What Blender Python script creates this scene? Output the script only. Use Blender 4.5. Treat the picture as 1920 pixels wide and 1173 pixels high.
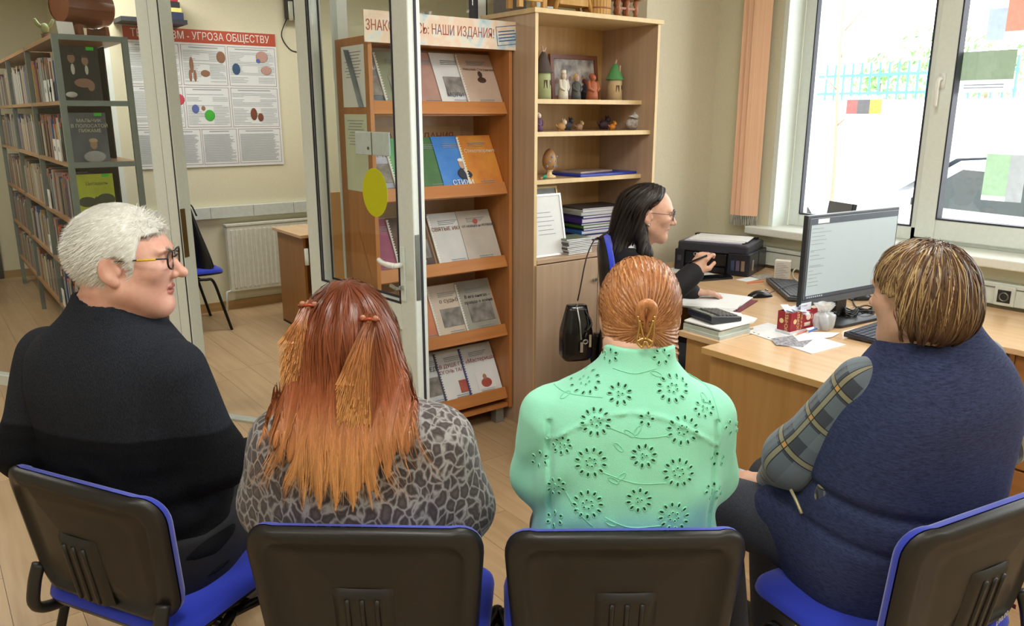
import bpy, bmesh, math, random
import numpy as np
from mathutils import Vector, Matrix
for o in list(bpy.data.objects): bpy.data.objects.remove(o)
scene = bpy.context.scene
COL = scene.collection
# ------------------------------------------------------------------ camera
F = 1480.0; CX, CY = 960.0, 586.5; H = 1.60
PITCH = math.atan(372.5/F)
FH = np.array([.602, .7985, 0.]); FH /= np.linalg.norm(FH)
RT = np.array([FH[1], -FH[0], 0.])
FW = FH*math.cos(PITCH)+np.array([0, 0, -math.sin(PITCH)])
UPV = np.cross(RT, FW)
CAM = np.array([0, 0, H])
cd = bpy.data.cameras.new('camera'); cam = bpy.data.objects.new('camera', cd); COL.objects.link(cam)
cd.sensor_fit = 'HORIZONTAL'; cd.sensor_width = 36.0; cd.lens = 36.0*F/1920.0
cd.clip_start = .05; cd.clip_end = 200
M = Matrix.Identity(4)
for i in range(3):
    M[i][0] = RT[i]; M[i][1] = UPV[i]; M[i][2] = -FW[i]; M[i][3] = CAM[i]
cam.matrix_world = M
scene.camera = cam
# ------------------------------------------------------------------ view, world, lights
scene.view_settings.view_transform = 'Standard'; scene.view_settings.look = 'None'
scene.view_settings.exposure = 0.42; scene.view_settings.gamma = 1.0
scene.view_settings.use_curve_mapping = False
w = bpy.data.worlds.new('sky'); scene.world = w; w.use_nodes = True
bg = w.node_tree.nodes['Background']; bg.inputs[0].default_value = (.93, .97, 1, 1); bg.inputs[1].default_value = 5.5
def area(name, loc, sx, sy, power, color, rot=(0, 0, 0), portal=False):
    l = bpy.data.lights.new(name, 'AREA'); l.shape = 'RECTANGLE'; l.size = sx; l.size_y = sy
    l.energy = power; l.color = color
    o = bpy.data.objects.new(name, l); COL.objects.link(o); o.location = loc; o.rotation_euler = rot
    if portal: l.cycles.is_portal = True
    return o
area('window_portal', (4.28, .8, 1.8), 4.0, 1.75, 1, (1, 1, 1), (0, math.pi/2, math.pi), True).data.size = 1.75
bpy.data.objects['window_portal'].data.size_y = 4.0
CEIL = 2.85
LAMPS = [(.4, 1.0), (2.3, 1.4), (.4, -1.0), (2.3, -1.0), (-1.6, .8), (1.2, 5.9), (2.7, 5.3), (-.5, 4.6), (-.2, 7.4)]  # unseen ceiling lamps put in to light the rooms and brighten the rack
for i, (x, y) in enumerate(LAMPS):
    area('added_lamp_light', (x, y, CEIL-.085), .56, .56, 15, (1, .99, .935))
# ------------------------------------------------------------------ pixel helpers
def ray(px, py): return FW+RT*(px-CX)/F-UPV*(py-CY)/F
def Z(px, py, h):
    d = ray(px, py); return CAM+d*((h-H)/d[2])
def PL(px, py, ax, val):
    d = ray(px, py); return CAM+d*((val-CAM[ax])/d[ax])
def VD(px, py, v):
    d = ray(px, py); return CAM+d*(v/np.dot(d, FH))
def uv2w(P):
    P = np.asarray(P, float); out = np.empty_like(P)
    out[..., 0] = P[..., 0]*RT[0]+P[..., 1]*FH[0]; out[..., 1] = P[..., 0]*RT[1]+P[..., 1]*FH[1]; out[..., 2] = P[..., 2]
    return out
def w2uv(P):
    P = np.asarray(P, float); return np.array([P@RT, P@FH, P[2]])
def Q(px, py, v): return w2uv(VD(px, py, v))          # pixel at forward distance v, in (right, forward, up)
# ------------------------------------------------------------------ materials
def srgb(c):
    f = lambda x: x/12.92 if x <= .04045 else ((x+.055)/1.055)**2.4
    return tuple(f(x/255.) for x in c)+(1.,)
MATS = {}
def mat(name, c, rough=.5, metal=0., var=.06, scale=30., bump=0., spec=.5, c2=None, stretch=None, sheen=0., coat=0., alpha=1., trans=0., attr=None, emit=0., detail=3.):
    if name in MATS: return MATS[name]
    m = bpy.data.materials.new(name); m.use_nodes = True; nt = m.node_tree; N = nt.nodes; L = nt.links
    b = N['Principled BSDF']
    b.inputs['Roughness'].default_value = rough; b.inputs['Metallic'].default_value = metal
    b.inputs['Specular IOR Level'].default_value = spec
    if sheen: b.inputs['Sheen Weight'].default_value = sheen
    if coat: b.inputs['Coat Weight'].default_value = coat; b.inputs['Coat Roughness'].default_value = .12
    if alpha < 1: b.inputs['Alpha'].default_value = alpha
    if trans: b.inputs['Transmission Weight'].default_value = trans
    col = srgb(c)
    tc = N.new('ShaderNodeTexCoord'); mp = N.new('ShaderNodeMapping'); L.new(tc.outputs['Object'], mp.inputs[0])
    if stretch: mp.inputs['Scale'].default_value = stretch
    nz = N.new('ShaderNodeTexNoise'); nz.inputs['Scale'].default_value = scale; nz.inputs['Detail'].default_value = detail
    L.new(mp.outputs[0], nz.inputs['Vector'])
    r = N.new('ShaderNodeMix'); r.data_type = 'RGBA'
    if attr:
        a = N.new('ShaderNodeAttribute'); a.attribute_name = attr
        hs = N.new('ShaderNodeHueSaturation'); L.new(a.outputs['Color'], hs.inputs['Color'])
        mr = N.new('ShaderNodeMapRange'); mr.inputs[3].default_value = 1-var; mr.inputs[4].default_value = 1+var
        L.new(nz.outputs['Fac'], mr.inputs[0]); L.new(mr.outputs[0], hs.inputs['Value']); L.new(hs.outputs[0], b.inputs['Base Color'])
    else:
        ca = tuple(x*(1-var) for x in col[:3])+(1,); cb = srgb(c2) if c2 else tuple(min(1, x*(1+var)) for x in col[:3])+(1,)
        if c2: ca = col
        r.inputs[6].default_value = ca; r.inputs[7].default_value = cb
        mr = N.new('ShaderNodeMapRange'); mr.inputs[1].default_value = .3; mr.inputs[2].default_value = .7
        L.new(nz.outputs['Fac'], mr.inputs[0]); L.new(mr.outputs[0], r.inputs[0]); L.new(r.outputs[2], b.inputs['Base Color'])
    if bump:
        bp = N.new('ShaderNodeBump'); bp.inputs['Strength'].default_value = bump; bp.inputs['Distance'].default_value = .004
        L.new(nz.outputs['Fac'], bp.inputs['Height']); L.new(bp.outputs[0], b.inputs['Normal'])
    if emit:
        L.new(r.outputs[2], b.inputs['Emission Color']); b.inputs['Emission Strength'].default_value = emit
    MATS[name] = m; return m
def wood(name, c, c2, axis=2, rough=.38, sc=9., rnd=.0, coat=0.):
    if name in MATS: return MATS[name]
    st = [14., 14., 14.]; st[axis] = .9
    m = mat(name, c, rough, 0, c2=c2, scale=sc/4, stretch=tuple(st), bump=.05, detail=6., coat=coat)
    if rnd:
        nt = m.node_tree; N = nt.nodes; L = nt.links
        oi = N.new('ShaderNodeObjectInfo'); hs = N.new('ShaderNodeHueSaturation')
        mr = N.new('ShaderNodeMapRange'); mr.inputs[3].default_value = 1-rnd; mr.inputs[4].default_value = 1+rnd
        L.new(oi.outputs['Random'], mr.inputs[0]); L.new(mr.outputs[0], hs.inputs['Value'])
        b = N['Principled BSDF']; src = b.inputs['Base Color'].links[0].from_socket
        L.new(src, hs.inputs['Color']); L.new(hs.outputs[0], b.inputs['Base Color'])
        mp = [n for n in N if n.type == 'MAPPING'][0]
        cm = N.new('ShaderNodeCombineXYZ'); mu = N.new('ShaderNodeMath'); mu.operation = 'MULTIPLY'; mu.inputs[1].default_value = 37.
        L.new(oi.outputs['Random'], mu.inputs[0])
        for k in range(3): L.new(mu.outputs[0], cm.inputs[k])
        L.new(cm.outputs[0], mp.inputs['Location'])
    return m
def glass_mat(name, tint=(1, 1, 1), refl=1.45):
    if name in MATS: return MATS[name]
    m = bpy.data.materials.new(name); m.use_nodes = True; nt = m.node_tree; N = nt.nodes; L = nt.links
    N.remove(N['Principled BSDF']); out = N['Material Output']
    t = N.new('ShaderNodeBsdfTransparent'); t.inputs[0].default_value = tint+(1,)
    g = N.new('ShaderNodeBsdfGlossy'); g.inputs['Roughness'].default_value = .03
    lw = N.new('ShaderNodeLayerWeight'); lw.inputs[0].default_value = .5
    pw = N.new('ShaderNodeMath'); pw.operation = 'POWER'; pw.inputs[1].default_value = 4.5; L.new(lw.outputs['Facing'], pw.inputs[0])
    fr = N.new('ShaderNodeMath'); fr.operation = 'MULTIPLY_ADD'; fr.inputs[1].default_value = .85; fr.inputs[2].default_value = .04; L.new(pw.outputs[0], fr.inputs[0])
    mx = N.new('ShaderNodeMixShader'); L.new(fr.outputs[0], mx.inputs[0]); L.new(t.outputs[0], mx.inputs[1]); L.new(g.outputs[0], mx.inputs[2])
    L.new(mx.outputs[0], out.inputs[0]); MATS[name] = m; return m
def translucent(name, c):
    if name in MATS: return MATS[name]
    m = mat(name, c, .8, var=.05, scale=40); N = m.node_tree.nodes; L = m.node_tree.links; b = N['Principled BSDF']; t = N.new('ShaderNodeBsdfTranslucent'); mx = N.new('ShaderNodeMixShader'); mx.inputs[0].default_value = .6
    L.new(b.inputs['Base Color'].links[0].from_socket, t.inputs[0]); L.new(b.outputs[0], mx.inputs[1]); L.new(t.outputs[0], mx.inputs[2]); L.new(mx.outputs[0], N['Material Output'].inputs[0]); return m
def paint(name, c, rough=.6): return mat(name, c, rough, var=.025, scale=60)
# ------------------------------------------------------------------ mesh building
class MB:
    def __init__(s): s.v = []; s.f = []; s.m = []; s.cur = 0
    def add(s, vs, fs):
        n = len(s.v); s.v += [tuple(map(float, p)) for p in vs]
        for f in fs: s.f.append(tuple(n+i for i in f)); s.m.append(s.cur)
        return s
    def box(s, x0, x1, y0, y1, z0, z1):
        return s.add([(x, y, z) for x in (x0, x1) for y in (y0, y1) for z in (z0, z1)],
                     [(0, 1, 3, 2), (4, 6, 7, 5), (0, 4, 5, 1), (2, 3, 7, 6), (0, 2, 6, 4), (1, 5, 7, 3)])
    def obox(s, c, sz, mtx):
        m = Matrix(mtx) if not isinstance(mtx, Matrix) else mtx; c = Vector(c)
        vs = [c+m @ Vector((x*sz[0]/2, y*sz[1]/2, z*sz[2]/2)) for x in (-1, 1) for y in (-1, 1) for z in (-1, 1)]
        return s.add(vs, [(0, 1, 3, 2), (4, 6, 7, 5), (0, 4, 5, 1), (2, 3, 7, 6), (0, 2, 6, 4), (1, 5, 7, 3)])
    def prism(s, poly, z0, z1, ax='z'):
        n = len(poly)
        def P(a, b, c): return {'z': (a, b, c), 'y': (a, c, b), 'x': (c, a, b)}[ax]
        vs = [P(x, y, z0) for x, y in poly]+[P(x, y, z1) for x, y in poly]
        return s.add(vs, [tuple(range(n-1, -1, -1)), tuple(range(n, 2*n))]+[(i, (i+1) % n, n+(i+1) % n, n+i) for i in range(n)])
    def tube(s, pts, r, n=8, cap=True, closed=False, flat=1.0):
        pts = [Vector(p) for p in pts]; k = len(pts); rs = r if hasattr(r, '__len__') else [r]*k
        vs = []; up = None
        for i in range(k):
            if closed: t = pts[(i+1) % k]-pts[i-1]
            else: t = pts[min(i+1, k-1)]-pts[max(i-1, 0)]
            t = t.normalized() if t.length > 1e-9 else Vector((0, 0, 1))
            if up is None:
                a = Vector((0, 0, 1)) if abs(t.z) < .9 else Vector((1, 0, 0)); up = (a-t*a.dot(t)).normalized()
            else:
                up = up-t*up.dot(t); up = up.normalized() if up.length > 1e-6 else t.orthogonal().normalized()
            sd = t.cross(up)
            for j in range(n):
                an = 2*math.pi*j/n; vs.append(pts[i]+(up*math.cos(an)*flat+sd*math.sin(an))*rs[i])
        fs = []
        for i in range(k if closed else k-1):
            for j in range(n):
                a = i*n+j; b = i*n+(j+1) % n; c = ((i+1) % k)*n+(j+1) % n; d = ((i+1) % k)*n+j; fs.append((a, b, c, d))
        if cap and not closed: fs += [tuple(range(n-1, -1, -1)), tuple((k-1)*n+j for j in range(n))]
        return s.add(vs, fs)
    def lathe(s, prof, c=(0, 0, 0), n=20, sx=1., sy=1.):
        vs = []; k = len(prof)
        for r, z in prof:
            for j in range(n):
                a = 2*math.pi*j/n; vs.append((c[0]+max(r, 1e-4)*math.cos(a)*sx, c[1]+max(r, 1e-4)*math.sin(a)*sy, c[2]+z))
        fs = [(i*n+j, i*n+(j+1) % n, (i+1)*n+(j+1) % n, (i+1)*n+j) for i in range(k-1) for j in range(n)]
        return s.add(vs, fs+[tuple(range(n-1, -1, -1)), tuple((k-1)*n+j for j in range(n))])
    def ball(s, c, r, n=12):
        rr = r if hasattr(r, '__len__') else (r, r, r)
        prof = [(math.cos(a), math.sin(a)) for a in np.linspace(-math.pi/2, math.pi/2, n)]
        m = MB().lathe(prof, n=n+4)
        return s.add([(c[0]+x*rr[0], c[1]+y*rr[1], c[2]+z*rr[2]) for x, y, z in m.v], m.f)
    def grid(s, fn, nu, nv):
        vs = [fn(i/(nu-1), j/(nv-1)) for i in range(nu) for j in range(nv)]
        return s.add(vs, [(i*nv+j, (i+1)*nv+j, (i+1)*nv+j+1, i*nv+j+1) for i in range(nu-1) for j in range(nv-1)])
    def mesh(s, name, mats, smooth=False):
        me = bpy.data.meshes.new(name); me.from_pydata(s.v, [], s.f)
        for m in (mats if isinstance(mats, (list, tuple)) else [mats]): me.materials.append(m)
        me.polygons.foreach_set('material_index', s.m)
        if smooth: me.polygons.foreach_set('use_smooth', [True]*len(s.f))
        me.update(); return me
    def build(s, name, mats, parent=None, smooth=False, bevel=0., seg=2, fix=True):
        me = s.mesh(name, mats, smooth)
        if fix:
            bm = bmesh.new(); bm.from_mesh(me); bmesh.ops.recalc_face_normals(bm, faces=bm.faces); bm.to_mesh(me); bm.free()
        o = link(name, me, parent)
        if bevel:
            md = o.modifiers.new('bevel', 'BEVEL'); md.width = bevel; md.segments = seg; md.limit_method = 'ANGLE'; md.angle_limit = math.radians(40)
        return o
def link(name, data, parent=None):
    o = bpy.data.objects.new(name, data); COL.objects.link(o)
    if parent: o.parent = parent
    return o
def tag(o, label=None, cat=None, group=None, kind=None):
    if label: o['label'] = label
    if cat: o['category'] = cat
    if group: o['group'] = group
    if kind: o['kind'] = kind
    return o
def thing(name, label, cat, loc=(0, 0, 0), rz=0., group=None):
    o = link(name, None); o.empty_display_size = .05; o.location = loc; o.rotation_euler = (0, 0, rz)
    return tag(o, label, cat, group)
def copy_tree(o, parent=None):
    c = o.copy(); COL.objects.link(c); c.parent = parent
    for ch in list(o.children): copy_tree(ch, c)
    return c
def struct(o): o['kind'] = 'structure'; return o
TXT = {}
def text(s, size, material, parent, mtx, name='lettering', depth=.0004, align='CENTER', space=1.0, sx=1.0):
    cu = bpy.data.curves.new('t', 'FONT'); cu.body = s; cu.size = size; cu.extrude = depth; cu.align_x = align; cu.align_y = 'CENTER'
    cu.space_character = space; cu.resolution_u = 3
    o = bpy.data.objects.new('t', cu); COL.objects.link(o)
    dg = bpy.context.evaluated_depsgraph_get(); me = bpy.data.meshes.new_from_object(o.evaluated_get(dg))
    bpy.data.objects.remove(o); bpy.data.curves.remove(cu)
    me.transform(Matrix.Diagonal((sx, 1, 1, 1)))
    me.materials.clear(); me.materials.append(material)
    r = link(name, me, parent); r.matrix_local = mtx; r['kind'] = 'stuff'
    return r
def frame(o, x, y, z):      # matrix from origin and axes
    m = Matrix.Identity(4)
    for i in range(3): m[i][0] = x[i]; m[i][1] = y[i]; m[i][2] = z[i]; m[i][3] = o[i]
    return m
def arc(c, r, a0, a1, n): return [(c[0]+r*math.cos(a0+(a1-a0)*i/n), c[1]+r*math.sin(a0+(a1-a0)*i/n)) for i in range(n+1)]
def rrect(x0, x1, y0, y1, r, n=4):
    P = []
    for cx, cy, a in ((x1-r, y1-r, 0), (x0+r, y1-r, 90), (x0+r, y0+r, 180), (x1-r, y0+r, 270)):
        P += arc((cx, cy), r, math.radians(a), math.radians(a+90), n)
    return P
def bez(p, n=16):
    p = [Vector(q) for q in p]; out = []     # Catmull-Rom through points
    for i in range(len(p)-1):
        a = p[max(i-1, 0)]; b = p[i]; c = p[i+1]; d = p[min(i+2, len(p)-1)]
        for j in range(n):
            t = j/n; out.append(.5*((2*b)+(c-a)*t+(2*a-5*b+4*c-d)*t*t+(3*b-a-3*c+d)*t**3))
    return out+[p[-1]]
RND = random.Random(7)
# ================================================================== STRUCTURE
white = paint('white_pvc', (229, 237, 232), .35); cream = mat('cream_wall', (222, 217, 190), .85, var=.03, scale=90, bump=.05)
black = mat('black_plastic', (22, 22, 24), .45, var=.05); white_p = mat('paper_white', (238, 240, 240), .8, var=.015)
lam = wood('laminate', (180, 150, 112), (196, 168, 132), axis=1, rough=.33, rnd=.07)
YB = 6.62; YD = 9.3; XC = 1.30
floor = struct(MB().box(-3.2, 5.2, -2.6, YD, -.08, -.006).build('floor', mat('joint_dark', (96, 72, 46), .8)))
pk = MB().box(0, .190, 0, 1.285, -.0055, 0).mesh('plank', lam)
ix = 0; x = -3.2
while x < 5.2:
    y = -2.6-RND.random()*1.2
    YE = YB if x > 1.1 else YD
    while y < YE:
        y0 = max(y, -2.6); y1 = min(y+1.285, YE)
        keep = True
        if x < -2.2 or x > 3.95 or (x > 3.3 and y > 3.3): keep = False
        if keep and y1-y0 > .05:
            o = link('plank', pk, floor); o.location = (x, y0, 0); o.scale = (1, (y1-y0)/1.285, 1)
        y += 1.2868
    x += .1915; ix += 1
struct(MB().box(-3.2, 5.2, -2.6, YD, CEIL, CEIL+.1).build('ceiling', paint('ceiling_white', (236, 234, 226), .9)))
struct(MB().box(XC, 5.2, YB, YB+.15, -.05, CEIL).build('wall_back', cream)); struct(MB().box(-3.2, XC+.4, YD, YD+.15, -.05, CEIL).build('wall_rear', cream)); struct(MB().box(XC, XC+.15, YB+.15, YD, -.05, CEIL).build('wall_corridor', cream))
struct(MB().box(XC-.06, XC, YB-.012, YB+.15, 0, CEIL-.001).build('trim_3', white)); struct(MB().box(XC-.075, XC-.0605, YB+.02, YB+.14, 0, CEIL-.001).build('trim_4', mat('gasket_dark', (48, 50, 62), .6)))
struct(MB().box(-3.35, -3.2, -2.6, YD, -.05, CEIL).build('wall_left', cream))
struct(MB().box(-3.2, 5.2, -2.75, -2.6, -.05, CEIL).build('wall_behind', cream))
struct(MB().box(5.05, 5.2, 3.6, YB, -.05, CEIL).build('wall_far_right', cream)); struct(MB().box(4.281, 5.2, 3.45, 3.599, -.05, CEIL).build('wall_far_front', cream))
XW = 3.9; WY0, WY1, WZ0, WZ1 = -1.3, 2.73, .976, 2.6
wm = MB(); wm.box(XW, XW+.38, -2.6, 3.17, -.05, WZ0-.045); wm.box(XW, XW+.38, -2.6, 3.17, WZ1, CEIL)
wm.box(XW, XW+.38, WY1, 3.17, WZ0-.045, WZ1); wm.box(XW, XW+.38, -2.6, WY0, WZ0-.045, WZ1)
struct(wm.build('wall_window', cream))
struct(MB().box(3.3, XW+.38, 3.17, 3.75, -.05, CEIL).build('wall_pier', mat('pier_paint', (218, 210, 186), .85, var=.03, scale=90, bump=.05)))
# white reveal lining and sill
struct(MB().box(XW+.001, XW+.15, WY1-.03, WY1-.001, WZ0, WZ1).build('trim_1', white))
sill = struct(MB().box(3.80, XW+.16, WY0, 2.815, WZ0-.043, WZ0).build('trim_2', paint('sill_white', (226, 228, 220), .35), bevel=.006))
# window 1: fixed light on the left, opening sash on the right
GX = XW+.15
win = struct(link('window_1', None)); win.location = (0, 0, 0)
fr = MB()
def frame_rect(mb, y0, y1, z0, z1, t, x0, x1):
    mb.box(x0, x1, y0, y0+t, z0, z1); mb.box(x0, x1, y1-t, y1, z0, z1); mb.box(x0, x1, y0+t, y1-t, z0, z0+t); mb.box(x0, x1, y0+t, y1-t, z1-t, z1)
frame_rect(fr, WY0, WY1-.03, WZ0, WZ1, .068, GX, GX+.07)
fr.box(GX, GX+.07, 1.90, 1.985, WZ0, WZ1); fr.box(GX, GX+.07, .62, .70, WZ0, WZ1)
fr.build('window_frame', white, win, bevel=.004)
sm = MB(); frame_rect(sm, .66, 1.955, WZ0+.02, WZ1-.02, .098, GX-.022, GX+.05); sm.build('sash', white, win, bevel=.006)
sm = MB()
for (y0, y1, z0) in ((1.985, WY1-.098, WZ0+.068), (.758, 1.857, WZ0+.118), (WY0+.068, .62, WZ0+.068)):
    for t in (.0, ): frame_rect(sm, y0, y1, z0, WZ1-.068 if z0 < 1.06 else WZ1-.118, .007, GX-.003 if z0 < 1.06 else GX-.0235, GX+.03)
sm.build('gasket', mat('gasket_dark', (48, 50, 62), .6), win)
wg = glass_mat('window_glass', (.985, .99, .99))
for (y0, y1, z0, z1) in ((1.985, WY1-.098, WZ0+.068, WZ1-.068), (.758, 1.857, WZ0+.118, WZ1-.118), (WY0+.068, .62, WZ0+.068, WZ1-.068)):
    MB().box(GX+.030, GX+.036, y0, y1, z0, z1).build('pane', wg, win)
hd = MB(); hd.box(GX-.032, GX-.022, 1.893, 1.921, 1.72, 1.79); hd.tube([(GX-.03, 1.907, 1.765), (GX-.062, 1.907, 1.765)], .009)
hd.tube(bez([(GX-.060, 1.907, 1.768), (GX-.068, 1.908, 1.74), (GX-.064, 1.909, 1.69), (GX-.060, 1.909, 1.635)], 4), [.011]*6+[.009]*4+[.008]*3, 8, flat=.7)
hd.build('window_handle', mat('handle_white', (240, 242, 240), .25), win, smooth=True)
# ------------------------------------------------------------------ partition with door
LD = np.array([.548, -.836, 0]); LD /= np.linalg.norm(LD); LP = np.array([1.25, 4.0615, 0])
LN = np.array([-LD[1], LD[0], 0])
def on_line(px, py):        # where the sight line of a pixel meets the partition plane
    d = ray(px, py); n = LN; t = np.dot(LP-CAM, n)/np.dot(d, n); return CAM+d*t
def s_of(p): return float(np.dot(p-LP, LD))
sj = s_of(on_line(371, 620)); sh = s_of(on_line(603, 485)); sl = s_of(on_line(268, 2))
pang = math.atan2(LD[1], LD[0])
part = thing('glass_partition', 'white framed glass partition with the open doorway, beside the book rack', 'partition', tuple(LP), pang)
pm = MB()
pm.box(sj-.075, sj, -.04, .04, 0, CEIL-.002)                     # strike jamb
pm.build('jamb', white, part, bevel=.004)
MB().box(sj-.155, sj-.078, -.032, .032, 0, CEIL-.002).build('post', white, part, bevel=.004)
MB().box(sj-.0785, sj-.0735, -.036, .036, 0, CEIL-.004).build('gasket', MATS['gasket_dark'], part)
MB().box(sj-.012, sj-.006, -.0425, .0425, 0, CEIL-.004).build('gasket', MATS['gasket_dark'], part)
MB().box(sh, sh+.05, -.035, .035, 0, CEIL-.002).build('jamb', white, part, bevel=.004)
MB().box(sj+.004, sh-.002, -.035, .035, 2.25, CEIL-.002).build('transom', white, part, bevel=.004)
MB().box(sj+.004, sh-.001, -.03, .03, .0005, .010).build('threshold', mat('threshold_metal', (188, 196, 192), .35, .4), part)
MB().box(sj-2.2, sj-.156, -.03, .03, 0, .06).build('bottom_rail', white, part)
MB().box(sj-2.2, sj-.156, -.004, .004, .061, CEIL-.01).build('pane', glass_mat('partition_glass', (.975, .985, .975)), part)
brass = mat('brass_plate', (122, 98, 60), .35, .8)
jm = MB(); jm.box(sj+.0035, sj+.0065, -.044, -.012, .88, 1.13); jm.build('strike_plate', brass, part)
# partition behind the stand and the cabinet
pb = thing('rear_partition', 'white partition with upper glazing behind the shelves', 'partition', (1.66, 3.56, 0))
MB().box(0, 1.638, -.03, .03, 0, 1.75).build('lower_panel', white, pb)
for xx in (0., .78, 1.588): MB().box(xx, xx+.05, -.035, .035, 1.75, CEIL-.002).build('post', white, pb)
MB().box(.772, .779, -.037, .037, 1.76, CEIL-.01).build('gasket', MATS['gasket_dark'], pb)
MB().box(.83, .837, -.037, .037, 1.76, CEIL-.01).build('gasket', MATS['gasket_dark'], pb)
for x0, x1 in ((.051, .771), (.838, 1.587)): MB().box(x0, x1, -.003, .003, 1.751, CEIL-.01).build('pane', MATS['partition_glass'], pb)
# door leaf
hb = LP+LD*(sh-.004)
def leaf_ang():
    best = None
    for k in range(0, 400):
        a = math.radians(60+k*.2); e = hb-np.array([math.cos(a), math.sin(a), 0])*.86; e[2] = 1.
        v = e-CAM; px = CX+F*(v@RT)/(v@FW)
        if best is None or abs(px-800) < best[0]: best = (abs(px-800), a)
    return best[1]
la = leaf_ang()+math.pi
door = struct(link('door_1', None)); door.location = (hb[0], hb[1], 0); door.rotation_euler = (0, 0, la)
# leaf local: x from hinge (0) to handle edge (.86); the camera sees the side of negative local y
LW = .86; DZ0, DZ1 = .012, 2.24; dm = MB(); T = .105
ys = -.062; ye = 0.
zr = .83
dm.box(0, T, ys, ye, DZ0, DZ1); dm.box(LW-T, LW, ys, ye, DZ0, DZ1); dm.box(T, LW-T, ys, ye, DZ1-T, DZ1)
dm.box(T, LW-T, ys, ye, DZ0, DZ0+T); dm.box(T, LW-T, ys, ye, zr-.115, zr)
dm.build('leaf_frame', white, door, bevel=.006)
MB().box(T, LW-T, ys+.014, ye-.014, DZ0+T, zr-.115).build('lower_panel', paint('panel_white', (220, 230, 224), .4), door)
gk = MB()
for y0, y1 in ((ys-.001, ys+.004), (ye-.004, ye+.001)):
    for (x0, x1, z0, z1) in ((T, T+.008, zr, DZ1-T), (LW-T-.008, LW-T, zr, DZ1-T), (T, LW-T, zr, zr+.009), (T, LW-T, DZ1-T-.008, DZ1-T)): gk.box(x0, x1, y0, y1, z0, z1)
gk.box(T, T+.006, ys+.01, ys+.014, zr, DZ1-T)
gk.box(LW-.001, LW+.0045, ys+.030, ys+.040, DZ0, DZ1)
gk.build('gasket', MATS['gasket_dark'], door)
MB().box(T+.001, LW-T-.001, ys+.028, ys+.034, zr+.001, DZ1-T-.001).build('pane', glass_mat('door_glass', (.97, .985, .97)), door)
hm = MB(); hm.box(LW-.092, LW-.062, ys-.008, ys, .845, 1.075); hm.build('lock_plate', white, door, bevel=.003)
hm = MB(); hm.tube([(LW-.077, ys-.006, 1.0), (LW-.077, ys-.050, 1.0)], .011, 10)
hm.tube(bez([(LW-.077, ys-.046, 1.0), (LW-.10, ys-.052, 1.001), (LW-.15, ys-.052, 1.004), (LW-.185, ys-.048, 1.012)], 5), [.0125]*8+[.0105]*8, 10)
hm.tube([(LW-.077, ye, 1.0), (LW-.077, ye+.045, 1.0)], .011, 10); hm.tube([(LW-.077, ye+.045, 1.0), (LW-.185, ye+.048, 1.008)], .0115, 10)
hm.build('door_handle', MATS['handle_white'], door, smooth=True)
hm = MB(); hm.tube([(LW-.077, ys-.008, .905), (LW-.077, ys-.02, .905)], .010, 12); hm.box(LW-.081, LW-.073, ys-.045, ys-.02, .90, .91)
hm.tube([(LW-.077, ys-.04, .905), (LW-.11, ys-.045, .915)], .008)
hm.build('lock_cylinder', mat('steel', (190, 192, 190), .3, .9), door)
MB().box(LW, LW+.003, ys+.006, ys+.026, .86, 1.13).build('lock_faceplate', mat('grey_metal', (120, 124, 118), .4, .7), door)
for zz in (.14, .93, 2.05):
    MB().tube([(-.012, ys-.008, zz-.04), (-.012, ys-.008, zz+.04)], .010, 10).build('hinge', white, door, smooth=True)
ring = [(.0+.077*math.cos(a), .085*math.sin(a)) for a in np.linspace(0, 2*math.pi, 41)[:-1]]
def on_leaf(px, py, off=ys+.027):
    d = ray(px, py); xx = np.array([math.cos(la), math.sin(la), 0]); nn = np.array([-math.sin(la), math.cos(la), 0])
    o = np.array([hb[0], hb[1], 0])+nn*off; t = np.dot(o-CAM, nn)/np.dot(d, nn); q = CAM+d*t
    return float(np.dot(q-o, xx)), float(q[2])
cx_, cz_ = on_leaf(703, 361); x0, _ = on_leaf(680, 361); x1, _ = on_leaf(726, 361); _, zt = on_leaf(703, 316); _, zb = on_leaf(703, 407)
st = [(cx_+(x1-x0)/2*math.cos(a), cz_+(zt-zb)/2*math.sin(a)) for a in np.linspace(0, 2*math.pi, 49)[:-1]]
MB().prism(st, ys+.0262, ys+.0275, 'y').build('yellow_sticker', mat('sticker_yellow', (206, 208, 6), .5, var=.01), door)
xa, za = on_leaf(668, 246); xb, zb_ = on_leaf(733, 293)
mb = MB(); mb.box(xa, xb, ys+.018, ys+.0275, zb_, za); hs_ = mb.build('sign_holder', mat('frosted_plastic', (196, 212, 210), .4), door, bevel=.004)
mb = MB(); mb.box(xa+(xb-xa)*.5, xa+(xb-xa)*.52, ys+.0165, ys+.0185, zb_+.002, za-.002); mb.tube([(xa+(xb-xa)*.4, ys+.016, (za+zb_)/2-.02), (xa+(xb-xa)*.4, ys+.019, (za+zb_)/2-.02)], .007)
mb.build('slot', MATS['grey_metal'], hs_)
print('SETUP sj', sj, 'sh', sh, 'sl', sl, 'leaf', math.degrees(la), 'hinge', hb)
# skirting boards
bbm = wood('skirting', (158, 124, 76), (176, 142, 92), axis=0, rough=.5)
struct(MB().box(XC, 5.0, YB-.018, YB, 0, .075).build('baseboard_back', bbm))
struct(MB().box(XW-.016, XW, -2.6, 3.17, 0, .07).build('baseboard_window', bbm))
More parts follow.
